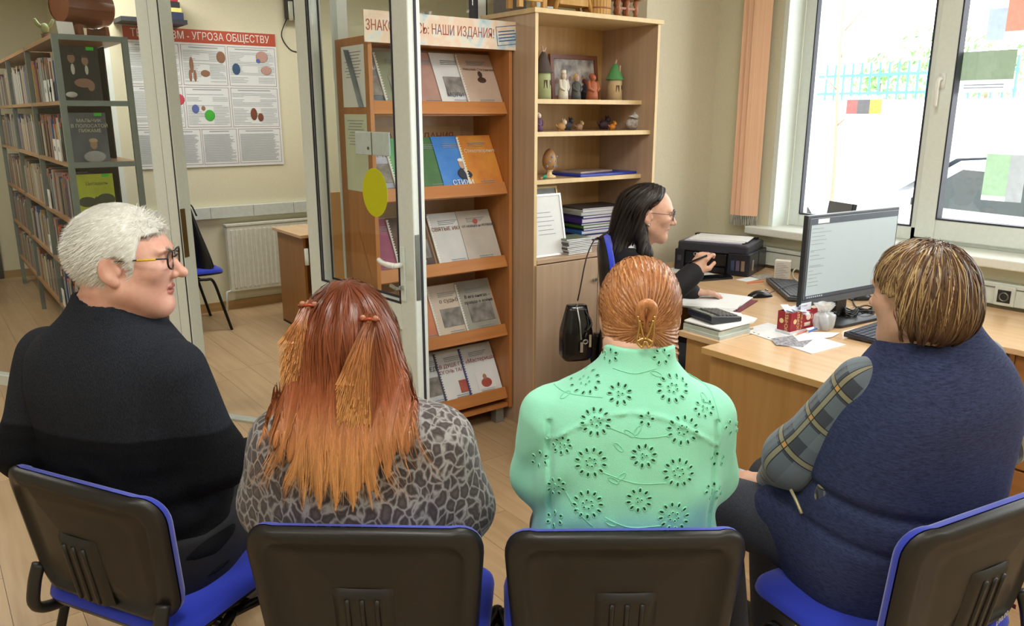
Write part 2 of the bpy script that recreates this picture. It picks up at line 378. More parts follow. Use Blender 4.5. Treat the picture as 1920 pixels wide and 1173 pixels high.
# ================================================================== FURNITURE
beech = wood('beech_pink', (190, 160, 132), (204, 176, 148), axis=2, rough=.42); beech_x = wood('beech_pink_x', (192, 162, 134), (206, 178, 150), axis=0, rough=.42)
beech_back = wood('beech_back', (196, 152, 92), (210, 170, 112), axis=2, rough=.5); edge_y = wood('edge_band', (222, 192, 138), (232, 204, 152), axis=2, rough=.4)
cherry = wood('cherry', (176, 112, 58), (192, 128, 72), axis=2, rough=.4); cherry_x = wood('cherry_x', (182, 116, 60), (198, 132, 74), axis=0, rough=.36)
metal_dark = mat('black_metal', (16, 16, 18), .35, .3); steel = MATS['steel']
# ---------------- tall cabinet
CX0, CX1, CY0, CY1, CH = 2.40, 3.235, 3.005, 3.43, 2.052
cab = thing('bookcase', 'tall beech open bookcase of figurines behind the young woman', 'bookcase', (CX0, CY0, 0))
W = CX1-CX0; D = CY1-CY0
MB().box(0, .018, .0015, D, 0, CH).build('side_panel', beech, cab); MB().box(W-.018, W, .0015, D, 0, CH).build('side_panel', beech, cab)
MB().box(.018, W-.018, D-.006, D, .05, CH).build('back_panel', beech_back, cab)
MB().box(-.012, W+.014, -.012, D, CH, CH+.022).build('top_board', edge_y, cab, bevel=.002)
e = MB(); e.box(0, .018, 0, .0014, 0, CH); e.box(W-.018, W, 0, .0014, 0, CH); e.build('edge_band', edge_y, cab)
for z, y0, ln in ((1.672, .10, 0), (1.517, .03, 0), (1.282, .085, 0)):
    sh_ = MB().box(.0185, W-.0185, y0, D-.007, z-.022, z).build('shelf', beech_x, cab)
    MB().box(.0185, W-.0185, y0-.0015, y0-.0001, z-.022, z).build('edge_band', edge_y, sh_)
MB().box(.0185, W-.0185, -.005, D-.007, .876, .898).build('base_top', beech_x, cab, bevel=.002)
for k in (0, 1):
    d_ = MB().box(.003+k*(W/2), W/2-.002+k*(W/2), -.020, -.002, .06, .872).build('cabinet_door', beech, cab, bevel=.0015)
    MB().tube([(W/2+(.03 if k else -.03), -.021, .76), (W/2+(.03 if k else -.03), -.038, .76)], .010, 10).build('knob', steel, d_)
MB().box(.0185, W-.0185, .02, .035, 0, .058).build('plinth', beech_x, cab)
# ---------------- brochure stand
SX0, SX1, SY0, SY1 = 1.625, 2.392, 3.17, 3.49
st = thing('display_rack', 'cherry coloured brochure rack with five slanted shelves beside the bookcase', 'display rack', (SX0, SY0, 0))
W = SX1-SX0; D = SY1-SY0
for x0 in (0, W-.02):
    MB().box(x0, x0+.02, 0, D, .085, 1.925).build('side_panel', cherry, st, bevel=.0015)
MB().box(.0205, W-.0205, D-.012, D-.004, .10, 1.92).build('back_panel', wood('rack_back', (196, 160, 128), (206, 172, 142), axis=2), st)
MB().box(.0205, W-.0205, .02, D-.0125, 1.90, 1.922).build('top_board', cherry_x, st)
MB().box(.0205, W-.0205, .012, D-.0125, .088, .108).build('bottom_board', cherry_x, st)
LIPS = (1.655, 1.27, .90, .537, .19)
SLO = []   # shelf origin & directions for brochures
tilt = math.radians(62)
for z in LIPS:
    # lip board at the front and the inclined board that carries the brochures
    m = MB(); m.obox((W/2, .030, z-.028), (W-.042, .016, .062), Matrix.Rotation(math.radians(-25), 3, 'X')); shf = m.build('shelf_lip', cherry_x, st, bevel=.002)
    m = MB(); L_ = .30
    cy, cz = .055+math.cos(tilt)*L_/2, z-.045+math.sin(tilt)*L_/2
    m.obox((W/2, cy, cz), (W-.042, L_, .010), Matrix.Rotation(tilt, 3, 'X')); m.build('slanted_shelf', MATS['rack_back'], st)
    m = MB(); m.box(.0205, W-.0205, .03, .06, z-.062, z-.052); m.build('shelf_ledge', cherry_x, shf)
for fx in (.03, W-.085):
    for fy in (.03, D-.075): MB().box(fx, fx+.05, fy, fy+.05, 0, .087).build('foot', mat('foot_steel', (150, 152, 150), .35, .6), st, bevel=.002)
# header banner
bn = thing('header_banner', 'pastel printed header banner across the top of the brochure rack', 'banner', (SX0-.02, SY0-.016, 1.895))
def banner_mat():
    m = bpy.data.materials.new('banner_print'); m.use_nodes = True; N = m.node_tree.nodes; L = m.node_tree.links; b = N['Principled BSDF']; b.inputs['Roughness'].default_value = .45
    tc = N.new('ShaderNodeTexCoord'); n = N.new('ShaderNodeTexNoise'); n.inputs['Scale'].default_value = 9.; n.inputs['Detail'].default_value = 4.; L.new(tc.outputs['Object'], n.inputs['Vector'])
    r = N.new('ShaderNodeValToRGB'); r.color_ramp.interpolation = 'B_SPLINE'
    cs = [(.30, (120, 172, 206)), (.40, (214, 226, 226)), (.47, (244, 226, 200)), (.55, (236, 200, 176)), (.62, (240, 226, 196)), (.70, (224, 234, 236))]
    while len(r.color_ramp.elements) < len(cs): r.color_ramp.elements.new(.5)
    for e_, (p_, c_) in zip(r.color_ramp.elements, cs): e_.position = p_; e_.color = srgb(c_)
    L.new(n.outputs['Fac'], r.inputs[0]); L.new(r.outputs[0], b.inputs['Base Color']); return m
MB().box(0, W+.06, 0, .006, 0, .128).build('panel', banner_mat(), bn)
red_ink = mat('ink_red', (176, 84, 60), .6); blue_ink = mat('ink_blue', (60, 92, 150), .6); dark_ink = mat('ink_dark', (52, 50, 54), .7); grey_ink = mat('ink_grey', (156, 160, 164), .8)
XF = Matrix.Rotation(math.pi/2, 4, 'X')
def T3(x, y, z): return Matrix.Translation((x, y, z))
text('ЗНАКОМЬТЕСЬ: НАШИ ИЗДАНИЯ!', .060, red_ink, bn, T3(.005, -.0006, .066) @ XF, align='LEFT', sx=.66)
sb = MB(); x0, x1, z0, z1 = W-.085, W+.045, .022, .108
for q in ((x0, x1, z0, z0+.003), (x0, x1, z1-.003, z1), (x0, x0+.003, z0, z1), (x1-.003, x1, z0, z1)): sb.box(q[0], q[1], -.0008, 0, q[2], q[3])
for k in range(4): sb.box(x0+.012, x1-.012-.01*(k % 2), -.0008, 0, z0+.018+k*.014, z0+.023+k*.014)
o = sb.build('stamp', blue_ink, bn); o.matrix_local = T3((x0+x1)/2, 0, .064) @ Matrix.Rotation(math.radians(-7), 4, 'Y') @ T3(-(x0+x1)/2, 0, -.064)
# title card behind second shelf
tcard = thing('title_card', 'pale peach title card on the back of the second rack shelf', 'card', (SX0+.16, SY1-.0165, 1.30))
MB().box(0, .5, -.0015, 0, 0, .24).build('sheet', mat('peach_card', (214, 178, 138), .7, c2=(226, 196, 160), scale=6), tcard)
text('НАШИ ИЗДАНИЯ', .05, red_ink, tcard, T3(.25, -.002, .19) @ XF)
MB().box(.08, .42, -.0025, -.0016, .10, .15).build('strip', mat('strip_pale', (220, 204, 170), .7), tcard)
# notices on the left side of the rack
for k, (z0, z1, lab) in enumerate(((1.63, 1.89, 'white printed notice taped high on the side of the rack'), (1.26, 1.60, 'pale green printed notice taped below it on the rack side'))):
    n_ = thing('notice', lab, 'notice', (SX0-.0015, SY0+.035, z0), group='notices on the rack side')
    MB().box(0, .0008, 0, .22, 0, z1-z0).build('sheet', white_p if k == 0 else mat('paper_green', (214, 222, 196), .8, var=.015), n_)
    m = MB(); hh = z1-z0
    for j in range(9): m.box(-.0006, -.0001, .03+.03*((j*7) % 3)/3, .19-.03*((j*5) % 3)/3, hh-.03-j*.013, hh-.026-j*.013)
    m.build('print', grey_ink, n_)['kind'] = 'stuff'
# ---------------- brochures on the slanted shelves
def pagemat(name, c, c2, sc=7.): return mat(name, c, .55, c2=c2, scale=sc, detail=4.)
PHOTO = pagemat('print_photo', (96, 92, 90), (168, 162, 156), 18.)
BR = [  # shelf, x centre, cover colours, binding colour, title, title colour, extra, label
 (0, .075, (70, 84, 108), (150, 158, 160), None, 'АТЛАС', (230, 230, 230), 'photo', 'blue grey booklet at the left end of the top rack shelf'),
 (0, .215, (120, 128, 108), (160, 164, 140), (232, 232, 226), '', (60, 60, 60), 'photo', 'olive spiral booklet with a portrait photo, top rack shelf'),
 (0, .35, (170, 128, 118), (196, 160, 148), (232, 232, 226), '', (60, 60, 60), None, 'pinkish spiral booklet behind the door stile, top rack shelf'),
 (0, .50, (206, 208, 212), (232, 232, 232), None, 'МОЛИТВА', (60, 70, 96), 'photo', 'white booklet with a grey photograph, top rack shelf'),
 (0, .645, (184, 158, 140), (202, 180, 164), (226, 222, 214), 'Николай Стефанович', (96, 60, 50), 'head', 'beige spiral booklet with a small dark portrait, top rack shelf'),
 (1, .10, (130, 134, 172), (220, 224, 232), None, 'ПОЭТОВ', (70, 72, 100), 'photo', 'violet and white booklet on the second rack shelf'),
 (1, .25, (84, 160, 100), (120, 188, 132), (236, 240, 236), 'О! Х', (180, 60, 60), None, 'green spiral booklet on the second rack shelf'),
 (1, .37, (66, 110, 66), (90, 132, 84), None, '', (60, 60, 60), None, 'dark green booklet behind the blue one, second rack shelf'),
 (1, .50, (52, 122, 206), (84, 146, 220), None, 'СТИХИ', (235, 240, 250), 'man', 'bright blue booklet with a man in a suit, second rack shelf'),
 (1, .645, (196, 108, 44), (226, 160, 60), (236, 236, 222), 'Стихотворения', (236, 226, 206), None, 'orange spiral booklet of poems on the second rack shelf'),
 (2, .10, (140, 62, 96), (170, 96, 126), None, '', (220, 200, 210), None, 'magenta booklet at the left end of the third rack shelf'),
 (2, .25, (44, 42, 52), (130, 92, 60), (226, 228, 226), 'ИСТОРИЯ', (230, 230, 230), 'photo', 'dark booklet with brown picture on the third rack shelf'),
 (2, .47, (200, 200, 202), (222, 222, 220), (242, 242, 240), 'СВЯТЫЕ ИКОНЫ', (132, 84, 50), None, 'thick marbled white spiral booklet, third rack shelf'),
 (2, .635, (178, 168, 158), (204, 196, 186), None, 'ОТ НЕМЦЕВ до РЕТВЕЕВА', (70, 70, 90), 'seal', 'grey beige booklet with a red seal, third rack shelf'),
 (3, .30, (206, 120, 84), (220, 150, 110), None, '', (60, 60, 60), None, 'salmon booklet by the door edge, fourth rack shelf'),
 (3, .46, (208, 190, 172), (222, 208, 192), (236, 236, 230), 'о судьбе', (110, 90, 80), 'photo', 'cream booklet with a sketched figure, fourth rack shelf'),
 (3, .625, (150, 148, 138), (176, 174, 162), (230, 230, 224), 'В его книгах –\nправда о войне', (34, 34, 34), 'photo', 'grey green booklet on war books, fourth rack shelf'),
 (4, .36, (200, 206, 212), (228, 232, 236), None, 'ПЕРЕД ТЕМ', (60, 64, 90), 'photo', 'white booklet with dark photo by the door, lowest rack shelf'),
 (4, .49, (226, 230, 230), (238, 240, 240), (70, 70, 90), 'В ДУШЕ ГОРИТ\nОГОНЬ ТАЛАНТА', (150, 70, 60), 'redpic', 'white booklet with a red square picture, lowest rack shelf'),
 (4, .64, (228, 233, 234), (240, 243, 244), (52, 50, 120), '«Мастерица»', (160, 60, 60), 'lady', 'white blue-bound booklet with a woman in red, lowest rack shelf'),
]
ct, sn = math.cos(tilt), math.sin(tilt)
lastx = {}
for i, (sh_, xc, c1, c2, bind, title, tcol, extra, lab) in enumerate(BR):
    z = LIPS[sh_]; lay = lastx.get(sh_, 0); lastx[sh_] = lay+1
    # origin at the foot of the brochure, local x right, local y up the slope, local z outwards
    off = .0095+.0045*lay
    o = np.array([SX0+xc, SY0+.055-sn*off*1.0+ct*.018, z-.045+ct*off+sn*.018])
    b_ = thing('booklet', lab, 'booklet', group='booklets on the brochure rack'); b_.matrix_world = frame(o, (1, 0, 0), (0, ct, sn), (0, -sn, ct))
    w_, h_ = .20, .275; sk = .0
    def pg(u, v, w_=w_, h_=h_): return (-w_/2+u*w_, v*h_, .0035*math.sin(v*3.14)+(.012*max(0, v-.6)**2))
    m = MB(); m.grid(pg, 2, 8); n0 = len(m.v); m.grid(lambda u, v: (pg(u, v)[0], pg(u, v)[1], pg(u, v)[2]-.003), 2, 8)
    k8 = 8
    for j in range(7): m.f.append((j, j+1, n0+j+1, n0+j)); m.m.append(0); m.f.append((k8+j+1, k8+j, n0+k8+j, n0+k8+j+1)); m.m.append(0)
    m.f.append((7, 15, n0+15, n0+7)); m.m.append(0); m.f.append((8, 0, n0, n0+8)); m.m.append(0)
    m.build('cover', pagemat('cover_%d' % i, c1, c2), b_, smooth=False)
    if bind:
        m = MB()
        m.tube([(-w_/2-.002, .004, .003), (-w_/2-.002, h_-.01, .003)], .0045, 6)
        for j in range(20): m.box(-w_/2-.001, -w_/2+.007, .008+j*.0132, .013+j*.0132, .003, .0055)
        m.build('spiral_binding', mat('bind_%d' % i, bind, .4), b_)
    if title:
        for q, line in enumerate(title.split('\n')):
            ym = (.055 if title in ('СТИХИ', 'МОЛИТВА') else .19)
            fs = min(.030, .17/(.52*max(len(line), 5)))
            if title in ('СТИХИ',): ym = .03; fs = .035
            text(line, fs, mat('tint_%d_%d_%d' % tcol, tcol, .6), b_, T3(.012, ym-q*.03, .0058 if ym < .2 else .0055))
    m = MB()
    for q in range(3): m.box(-.05, .06-q*.012, .232-q*.009, .2345-q*.009, .003, .0062)
    for q in range(2): m.box(-.03, .05, .02+q*.009, .0225+q*.009, .001, .0045)
    m.build('print', grey_ink, b_)['kind'] = 'stuff'
    if extra == 'photo': MB().box(-.06, .085, .055, .150, .003, .0058).build('picture', PHOTO, b_)
    elif extra == 'head':
        m = MB(); m.ball((.01, .165, .0045), (.013, .018, .002), 8); m.ball((.012, .135, .0045), (.026, .016, .002), 8); m.build('picture', mat('sepia', (70, 48, 40), .7), b_, smooth=True)
    elif extra == 'man':
        m = MB(); m.ball((.03, .125, .006), (.018, .026, .002), 8); m.cur = 1; m.ball((.04, .075, .005), (.048, .034, .003), 8); m.cur = 2; m.ball((.03, .146, .0063), (.019, .010, .002), 8); m.prism([(.030, .098), (.05, .098), (.044, .06)], .0075, .0084)
        m.build('picture', [mat('face_print', (196, 160, 140), .7), mat('suit_print', (52, 56, 74), .7), white_p], b_, smooth=True)
    elif extra == 'seal': MB().lathe([(.0, .003), (.014, .003), (.014, .0065), (0, .0065)], (.0, .215, 0), 16).build('seal', mat('seal_red', (176, 84, 78), .6), b_)
    elif extra == 'redpic': MB().box(.0, .095, .04, .105, .003, .0058).build('picture', pagemat('red_picture', (170, 72, 62), (196, 110, 96), 20.), b_)
    elif extra == 'lady':
        m = MB(); m.box(-.045, .065, .03, .125, .003, .005); m.cur = 1; m.ball((.012, .062, .005), (.034, .026, .003), 8); m.cur = 2; m.ball((.008, .094, .006), (.012, .016, .002), 8)
        m.build('picture', [white_p, mat('lady_red', (178, 84, 70), .7), mat('lady_face', (172, 126, 104), .7)], b_, smooth=False)
# ---------------- desks (one L with a cut-out, one straight with a rounded return)
dtop = wood('desk_top', (214, 174, 130), (224, 188, 146), axis=1, rough=.22, coat=.15); dside = wood('desk_side', (186, 138, 78), (200, 154, 94), axis=2, rough=.4); dedge = wood('desk_edge', (206, 166, 104), (216, 178, 118), axis=1, rough=.4)
DT = .75
deskA = thing('corner_desk', 'beech corner desk with the printer and the curved seat cut-out', 'desk', (0, 0, 0))
cut = [(2.40, 2.06), (2.56, 2.07), (2.72, 2.14), (2.84, 2.27), (2.95, 2.43), (3.08, 2.56), (3.18, 2.72), (3.25, 2.90), (3.265, 3.12)]
cutc = [(p.x, p.y) for p in bez([(a, b, 0) for a, b in cut], 4)]
poly = [(2.40, 1.853)]+[(3.84, 1.853), (3.84, 3.12)]+cutc[::-1]
MB().prism(poly, DT-.024, DT).build('desk_top', [dtop], deskA, bevel=.003)
MB().box(2.43, 2.448, 1.857, 2.04, 0, DT-.0245).build('side_panel', dside, deskA); MB().box(2.449, 3.80, 1.858, 1.876, .02, DT-.0245).build('modesty_panel', dside, deskA)
MB().box(3.29, 3.80, 3.09, 3.108, 0, DT-.0245).build('side_panel', dside, deskA)
sc = MB()
for yy, zz in ((1.90, .56), ): sc.tube([(2.4305, yy, zz), (2.4285, yy, zz)], .005, 8)
sc.build('screw', steel, deskA)
deskB = thing('front_desk', 'beech desk in front with the monitor, nearest the seated visitors', 'desk', (0, 0, 0))
poly = [(2.288, 1.847), (2.288, .985), (2.31, .93)]
cc = [(2.31, .97), (2.50, 1.0), (2.75, 1.08), (2.95, 1.19), (3.09, 1.235), (3.175, 1.205), (3.205, 1.14), (3.195, 1.04), (3.185, .9), (3.18, .5), (3.18, -.1)]
poly = [(2.288, 1.847)]+[(2.288, 1.0)]+[(p.x, p.y) for p in bez([(a, b, 0) for a, b in cc], 4)]+[(3.84, -.1), (3.84, 1.847)]
MB().prism(poly[::-1], DT-.024, DT).build('desk_top', dtop, deskB, bevel=.003)
m = MB(); m.box(2.2865, 2.2878, 1.0, 1.847, DT-.0235, DT-.0005); m.box(2.2885, 2.40, 1.8472, 1.8484, DT-.0235, DT-.0005); m.build('edge_band', dedge, deskB)
MB().box(2.325, 2.343, 1.0, 1.83, 0, DT-.0245).build('front_panel', dside, deskB)
MB().box(2.344, 2.9, 1.81, 1.828, 0, DT-.0245).build('side_panel', dside, deskB)
MB().box(2.325, 2.36, 1.76, 1.765, .3, .31).build('screw', steel, deskB)
ped = thing('pedestal', 'wooden drawer pedestal under the right end of the front desk', 'drawers', (3.26, .52, 0))
MB().box(0, .5, 0, .62, .03, DT-.026).build('body', dside, ped, bevel=.002)
for k in range(3):
    d_ = MB().box(-.018, -.001, .01, .61, .05+k*.225, .265+k*.225).build('drawer', wood('drawer_front', (170, 116, 66), (184, 132, 80), axis=1), ped, bevel=.0015)
    MB().tube([(-.019, .31, .16+k*.225), (-.04, .31, .16+k*.225)], .011, 10).build('knob', steel, d_)
MB().box(0, .49, .622, .64, .0, DT-.026).build('side_panel', wood('light_edge', (206, 160, 112), (216, 174, 126), axis=2), ped)
# ---------------- cable trunking with sockets along the window wall
tr = tag(MB().box(XW-.06, XW-.001, -1.5, 3.16, .765, .865).build('cable_trunking', mat('trunking_grey', (206, 212, 204), .4), bevel=.004), 'white cable trunking running along the wall under the window', 'trunking')
m = MB(); m.box(XW-.0625, XW-.0601, -1.5, 3.16, .842, .846); m.build('lid_joint', MATS['grey_metal'], tr)
p = PL(1883, 565, 0, XW-.06)
so = thing('wall_socket', 'square white socket with a dark port in the trunking', 'socket', (XW-.0602, p[1], .812))
MB().box(-.012, 0, -.042, .042, -.045, .045).build('frame', MATS['trunking_grey'], so, bevel=.003)
MB().box(-.0145, -.0121, -.027, .027, -.030, .026).build('insert', mat('socket_dark', (36, 38, 40), .4), so)
MB().tube([(-.0149, .018*math.cos(a), .018*math.sin(a)-.004) for a in np.linspace(0, 2*math.pi, 20)[:-1]], .003, 6, closed=True).build('ring', MATS['grey_metal'], so)
# ---------------- vertical blinds gathered at the left of the window
orange = mat('blind_orange', (234, 182, 146), .8, c2=(246, 204, 172), scale=5., stretch=(60, 60, .3), bump=.1)
bl = thing('vertical_blinds', 'orange vertical blind slats gathered beside the window', 'blinds', (3.84, 2.87, 0))
for k in range(8):
    yy = -.055+k*.0115; a = math.radians(-56+9*math.sin(k*2.1))
    m = MB(); m.obox((0, yy, 1.03+.85), (.088, .0012, 1.70), Matrix.Rotation(a, 3, 'Z')); s_ = m.build('slat', orange, bl)
    m = MB()
    for j in range(9):
        t = -.042+j*.0105; q = Matrix.Rotation(a, 3, 'Z') @ Vector((t, 0, 0)); m.tube([(q.x, yy+q.y, 1.03), (q.x+.004*math.sin(j*3+k), yy+q.y+.004*math.cos(j*5), .975+.006*math.sin(j*2.3+k))], .0028, 5)
    m.build('fringe', mat('fringe_grey', (150, 148, 136), .9, c2=(196, 192, 180)), s_)
MB().box(-.02, .02, -4.0, .10, 2.735, 2.76).build('headrail', white, bl)
# ---------------- other room
po = thing('wall_poster', 'large white information poster with a red heading on the far wall', 'poster', (1.40, YB-.012, 1.19))
PW, PH = 1.155, 1.045
MB().box(0, PW, 0, .010, 0, PH).build('board', mat('poster_white', (226, 230, 232), .5, var=.015), po)
MB().box(.002, PW-.002, -.0012, -.0002, PH-.10, PH-.002).build('heading', mat('poster_red', (186, 74, 40), .5, var=.02), po)
text('ТЕРРОРИЗМ - УГРОЗА ОБЩЕСТВУ', .078, white_p, po, T3(PW/2, -.0016, PH-.052) @ XF, sx=.80)
frm = MB(); txt = MB(); RC = random.Random(3)
def cell(x0, x1, z0, z1, dense):
    for q in ((x0, x1, z0, z0+.003), (x0, x1, z1-.003, z1), (x0, x0+.003, z0, z1), (x1-.003, x1, z0, z1)): frm.box(q[0], q[1], -.0014, -.0003, q[2], q[3])
    n = int((z1-z0-.05)/(.0085 if dense else .012))
    for j in range(n):
        if not dense and RC.random() < .12: continue
        a = x0+.012; b = x1-.012
        zz = z1-.045-j*(.0085 if dense else .012)
        segs = [(a, b-RC.random()*.05)] if dense else ([(a, a+(b-a)*(.2+.2*RC.random()))] if j % 7 in (2, 3, 4, 5) else [(a, b-.05*RC.random())])
        if not dense and j % 7 in (2, 3, 4, 5): segs.append((a+(b-a)*.62, b))
        for s0, s1 in segs: txt.box(s0, s1, -.0012, -.0003, zz, zz+(.0045 if dense else .004))
    txt.box(x0+.06, x1-.06, -.0012, -.0003, z1-.022, z1-.014)
cols = [(.015, .385), (.40, .74), (.755, 1.14)]
for c_ in cols:
    cell(c_[0], c_[1], .63, .93, False); cell(c_[0], c_[1], .31, .615, False)
for c_ in ((.015, .24), (.25, .49), (.50, .775), (.79, 1.14)): cell(c_[0], c_[1], .02, .295, True)
frm.build('cell_border', mat('poster_line', (150, 128, 124), .7), po)['kind'] = 'stuff'; txt.build('print', mat('poster_text', (166, 172, 176), .8), po)['kind'] = 'stuff'
def blob(name, c, parts):
    m = MB()
    for (x, z, rx, rz) in parts: m.ball((x, -.0015, z), (rx, .0012, rz), 8)
    m.build(name, mat('ink_%d_%d_%d' % c, c, .7), po, smooth=True)
blob('picture', (70, 176, 60), [(.575, .40, .040, .045)]); blob('picture', (150, 110, 84), [(.53, .455, .016, .018), (.70, .845, .035, .045), (.57, .72, .035, .026), (.47, .78, .016, .06), (.455, .70, .012, .045), (.49, .70, .012, .045)])
blob('picture', (58, 88, 122), [(.815, .76, .032, .045)]); blob('picture', (190, 150, 140), [(1.03, .86, .05, .045), (1.06, .755, .045, .035)]); blob('picture', (120, 70, 50), [(.93, .41, .028, .050), (.985, .385, .024, .034)]); blob('picture', (198, 70, 90), [(.345, .52, .05, .045)]); blob('picture', (92, 108, 168), [(.47, .45, .028, .034), (1.0, .83, .02, .02)])
rd = thing('radiator', 'white ribbed panel radiator under the far room trunking', 'radiator', (2.00, YB-.10, .165))
MB().box(0, .90, 0, .06, 0, .545).build('panel', mat('radiator_white', (222, 222, 208), .4), rd, bevel=.006)
for k in range(22): MB().box(.028+k*.039, .050+k*.039, -.009, .001, .03, .515).build('rib', MATS['radiator_white'], rd, bevel=.004)
MB().box(-.006, .906, -.006, .066, .546, .560).build('top_grille', MATS['radiator_white'], rd)
m = MB(); m.tube([(.02, .03, .01), (-.03, .03, .0), (-.04, .05, -.165)], .010, 8); m.build('pipe', white, rd, smooth=True)
t2 = tag(MB().box(XC+.02, 3.4, YB-.05, YB-.001, .775, .87).build('cable_trunking', MATS['trunking_grey'], bevel=.004), 'white cable trunking on the far wall above the radiator', 'trunking')
mm = MB()
for xx in (1.9, 2.25, 2.6, 2.75): mm.box(xx, xx+.002, YB-.0515, YB-.0499, .777, .868)
mm.build('joint', MATS['grey_metal'], t2)
# far desk with its side screen
fd = thing('far_desk', 'brown wooden desk by the radiator in the next room', 'desk', (2.19, 5.45, 0))
MB().box(0, .9, 0, .56, .726, .75).build('desk_top', dtop, fd, bevel=.003)
MB().box(.03, .05, .03, .53, .02, .725).build('side_panel', wood('far_brown', (150, 102, 54), (166, 118, 66), axis=2), fd); MB().box(.051, .88, .50, .518, .2, .725).build('modesty_panel', MATS['far_brown'], fd)
MB().box(.03, .05, .03, .53, 0, .0195).build('foot_strip', black, fd)
pq = PL(588, 362, 1, 5.38)
fs = tag(MB().box(pq[0]-.05, pq[0]+.55, 5.36, 5.382, 0, pq[2]).build('wood_screen', wood('screen_wood', (188, 136, 76), (200, 150, 90), axis=2), bevel=.002), 'upright wooden board beside the far desk, partly behind the door', 'board')
# speaker and books high on the far wall
p = PL(546, 33, 1, YB-.16)
sp = thing('loudspeaker', 'small black loudspeaker hung high on the far wall', 'loudspeaker', (p[0], YB-.16, p[2]))
MB().box(0, .20, 0, .14, 0, .34).build('case', black, sp, bevel=.006); MB().box(.01, .19, -.006, -.0005, .012, .328).build('grille', mat('grille', (30, 30, 32), .8), sp)
MB().box(.07, .13, .141, .159, .1, .2).build('bracket', metal_dark, sp)
tag(MB().tube(bez([(p[0]+.03, YB-.012, p[2]+.02), (p[0]-.03, YB-.008, p[2]-.12), (p[0]+.02, YB-.008, p[2]-.22), (p[0]+.09, YB-.008, p[2]-.25), (p[0]+.2, YB-.008, p[2]-.24)], 6), .004, 6).build('speaker_cable', black, smooth=True), 'thin black cable looping below the wall loudspeaker', 'cable')
p = PL(352, 46, 1, YB-.26)
ws = thing('wall_shelf', 'dark wall shelf end with books above the poster', 'shelf', (p[0]-.45, YB-.26, p[2]))
MB().box(0, .45, 0, .258, 0, .03).build('board', mat('shelf_dark', (40, 42, 52), .5), ws)
for k, (c_, h_) in enumerate((((40, 48, 78), .05), ((206, 200, 120), .03), ((36, 36, 44), .04), ((150, 40, 52), .06))):
    z_ = p[2]+.0305+(0, .051, .082, .123)[k]
    bk = thing('book', ('navy blue', 'pale yellow', 'black', 'dark red')[k]+' book lying in the pile on the wall shelf', 'book', (p[0]-.24, YB-.25, z_), group='books lying on the wall shelf')
    MB().box(0, .22-.01*k, 0, .20, 0, h_).build('cover', mat('wb%d' % k, c_, .5), bk, bevel=.002); MB().box(.004, .2205-.01*k, .004, .196, .004, h_-.004).build('pages', white_p, bk)
# dark doorway at the end of the corridor
p0 = PL(14, 560, 1, YD)
dd = struct(link('door_2', None)); dd.location = (p0[0]-.85, YD-.03, 0)
MB().box(0, .85, 0, .028, 0, 1.02).build('leaf', mat('dark_leaf', (26, 22, 24), .5), dd)
struct(MB().box(p0[0], XC, YD-.018, YD, 0, .075).build('baseboard_rear', bbm))
# unseen ceiling lamps, added as bodies for the area lights
LN_ = ['above the visitor chairs', 'above the front desk', 'behind the red-haired woman', 'near the window behind the visitors', 'on the far left of the room', 'above the far room chair', 'above the far desk', 'beside the metal book rack', 'at the far end of the book rack']
for li_, (x, y) in enumerate(LAMPS):
    l_ = thing('unseen_ceiling_lamp', 'unseen square white ceiling lamp panel added '+LN_[li_], 'lamp', (x, y, CEIL-.08), group='unseen ceiling lamp panels')
    if (x, y) == LAMPS[0]:
        LP0 = MB().box(-.3, .3, -.3, .3, .0, .078).build('housing', white, l_); LP1 = MB().box(-.285, .285, -.285, .285, -.004, -.0005).build('diffuser', mat('diffuser', (255, 246, 226), .6, emit=2.), l_)
    else:
        for q in (LP0, LP1): c_ = q.copy(); COL.objects.link(c_); c_.parent = l_
# ================================================================== SMALL OBJECTS
def zc(px, py, h): p = Z(px, py, h); return Vector((p[0], p[1], h))
def slab(name, label, cat, pts, z, t, material, group=None, px=True, sub=None):
    q = [zc(a, b, z) for a, b in pts] if px else [Vector((a, b, z)) for a, b in pts]
    c = sum(q, Vector())/len(q)
    o = MB().prism([(p.x-c.x, p.y-c.y) for p in q], 0, t).build(name, material)
    o.location = c; return tag(o, label, cat, group)
# ---------------- monitor
L0 = uv2w([1.165, 3.10, 0]); L1 = uv2w([1.676, 3.42, 0]); ax = (L1-L0); WM = np.linalg.norm(ax); ax /= WM
an = math.atan2(ax[1], ax[0])
mon = thing('monitor', 'wide flat monitor showing a grey document, facing the woman in the blue vest', 'monitor', tuple(L0), an)
z0, z1 = .842, 1.212
MB().box(0, WM, 0, .022, z0, z1).build('bezel', mat('monitor_dark', (44, 46, 52), .4), mon, bevel=.003)
MB().box(.001, WM-.001, -.0035, -.0002, z0, z0+.026).build('chin', mat('monitor_chin', (84, 90, 98), .35), mon)
scr = MB().box(.014, WM-.010, -.0018, -.0003, z0+.030, z1-.012).build('screen', mat('screen_lit', (168, 182, 188), .4, var=.01, emit=.2), mon)
m = MB(); m.box(.014, WM-.010, -.0026, -.0019, z0+.030, z0+.044); m.box(.014, WM-.01, -.0026, -.0019, z1-.038, z1-.013); m.box(.014, .022, -.0026, -.0019, z0+.044, z1-.038)
m.build('task_bar', mat('task_bar', (64, 72, 86), .4, emit=.1), scr)
m = MB(); rr = random.Random(5)
for k in range(16):
    zz = z1-.055-k*.0155-(.01 if k in (5, 9) else 0); m.box(.030, .030+.02+.11*rr.random()*(1.2 if k in (1, 12, 13) else .7), -.0026, -.0019, zz, zz+.0028)
m.build('document_text', mat('screen_text', (140, 150, 158), .5, emit=.2), scr)['kind'] = 'stuff'
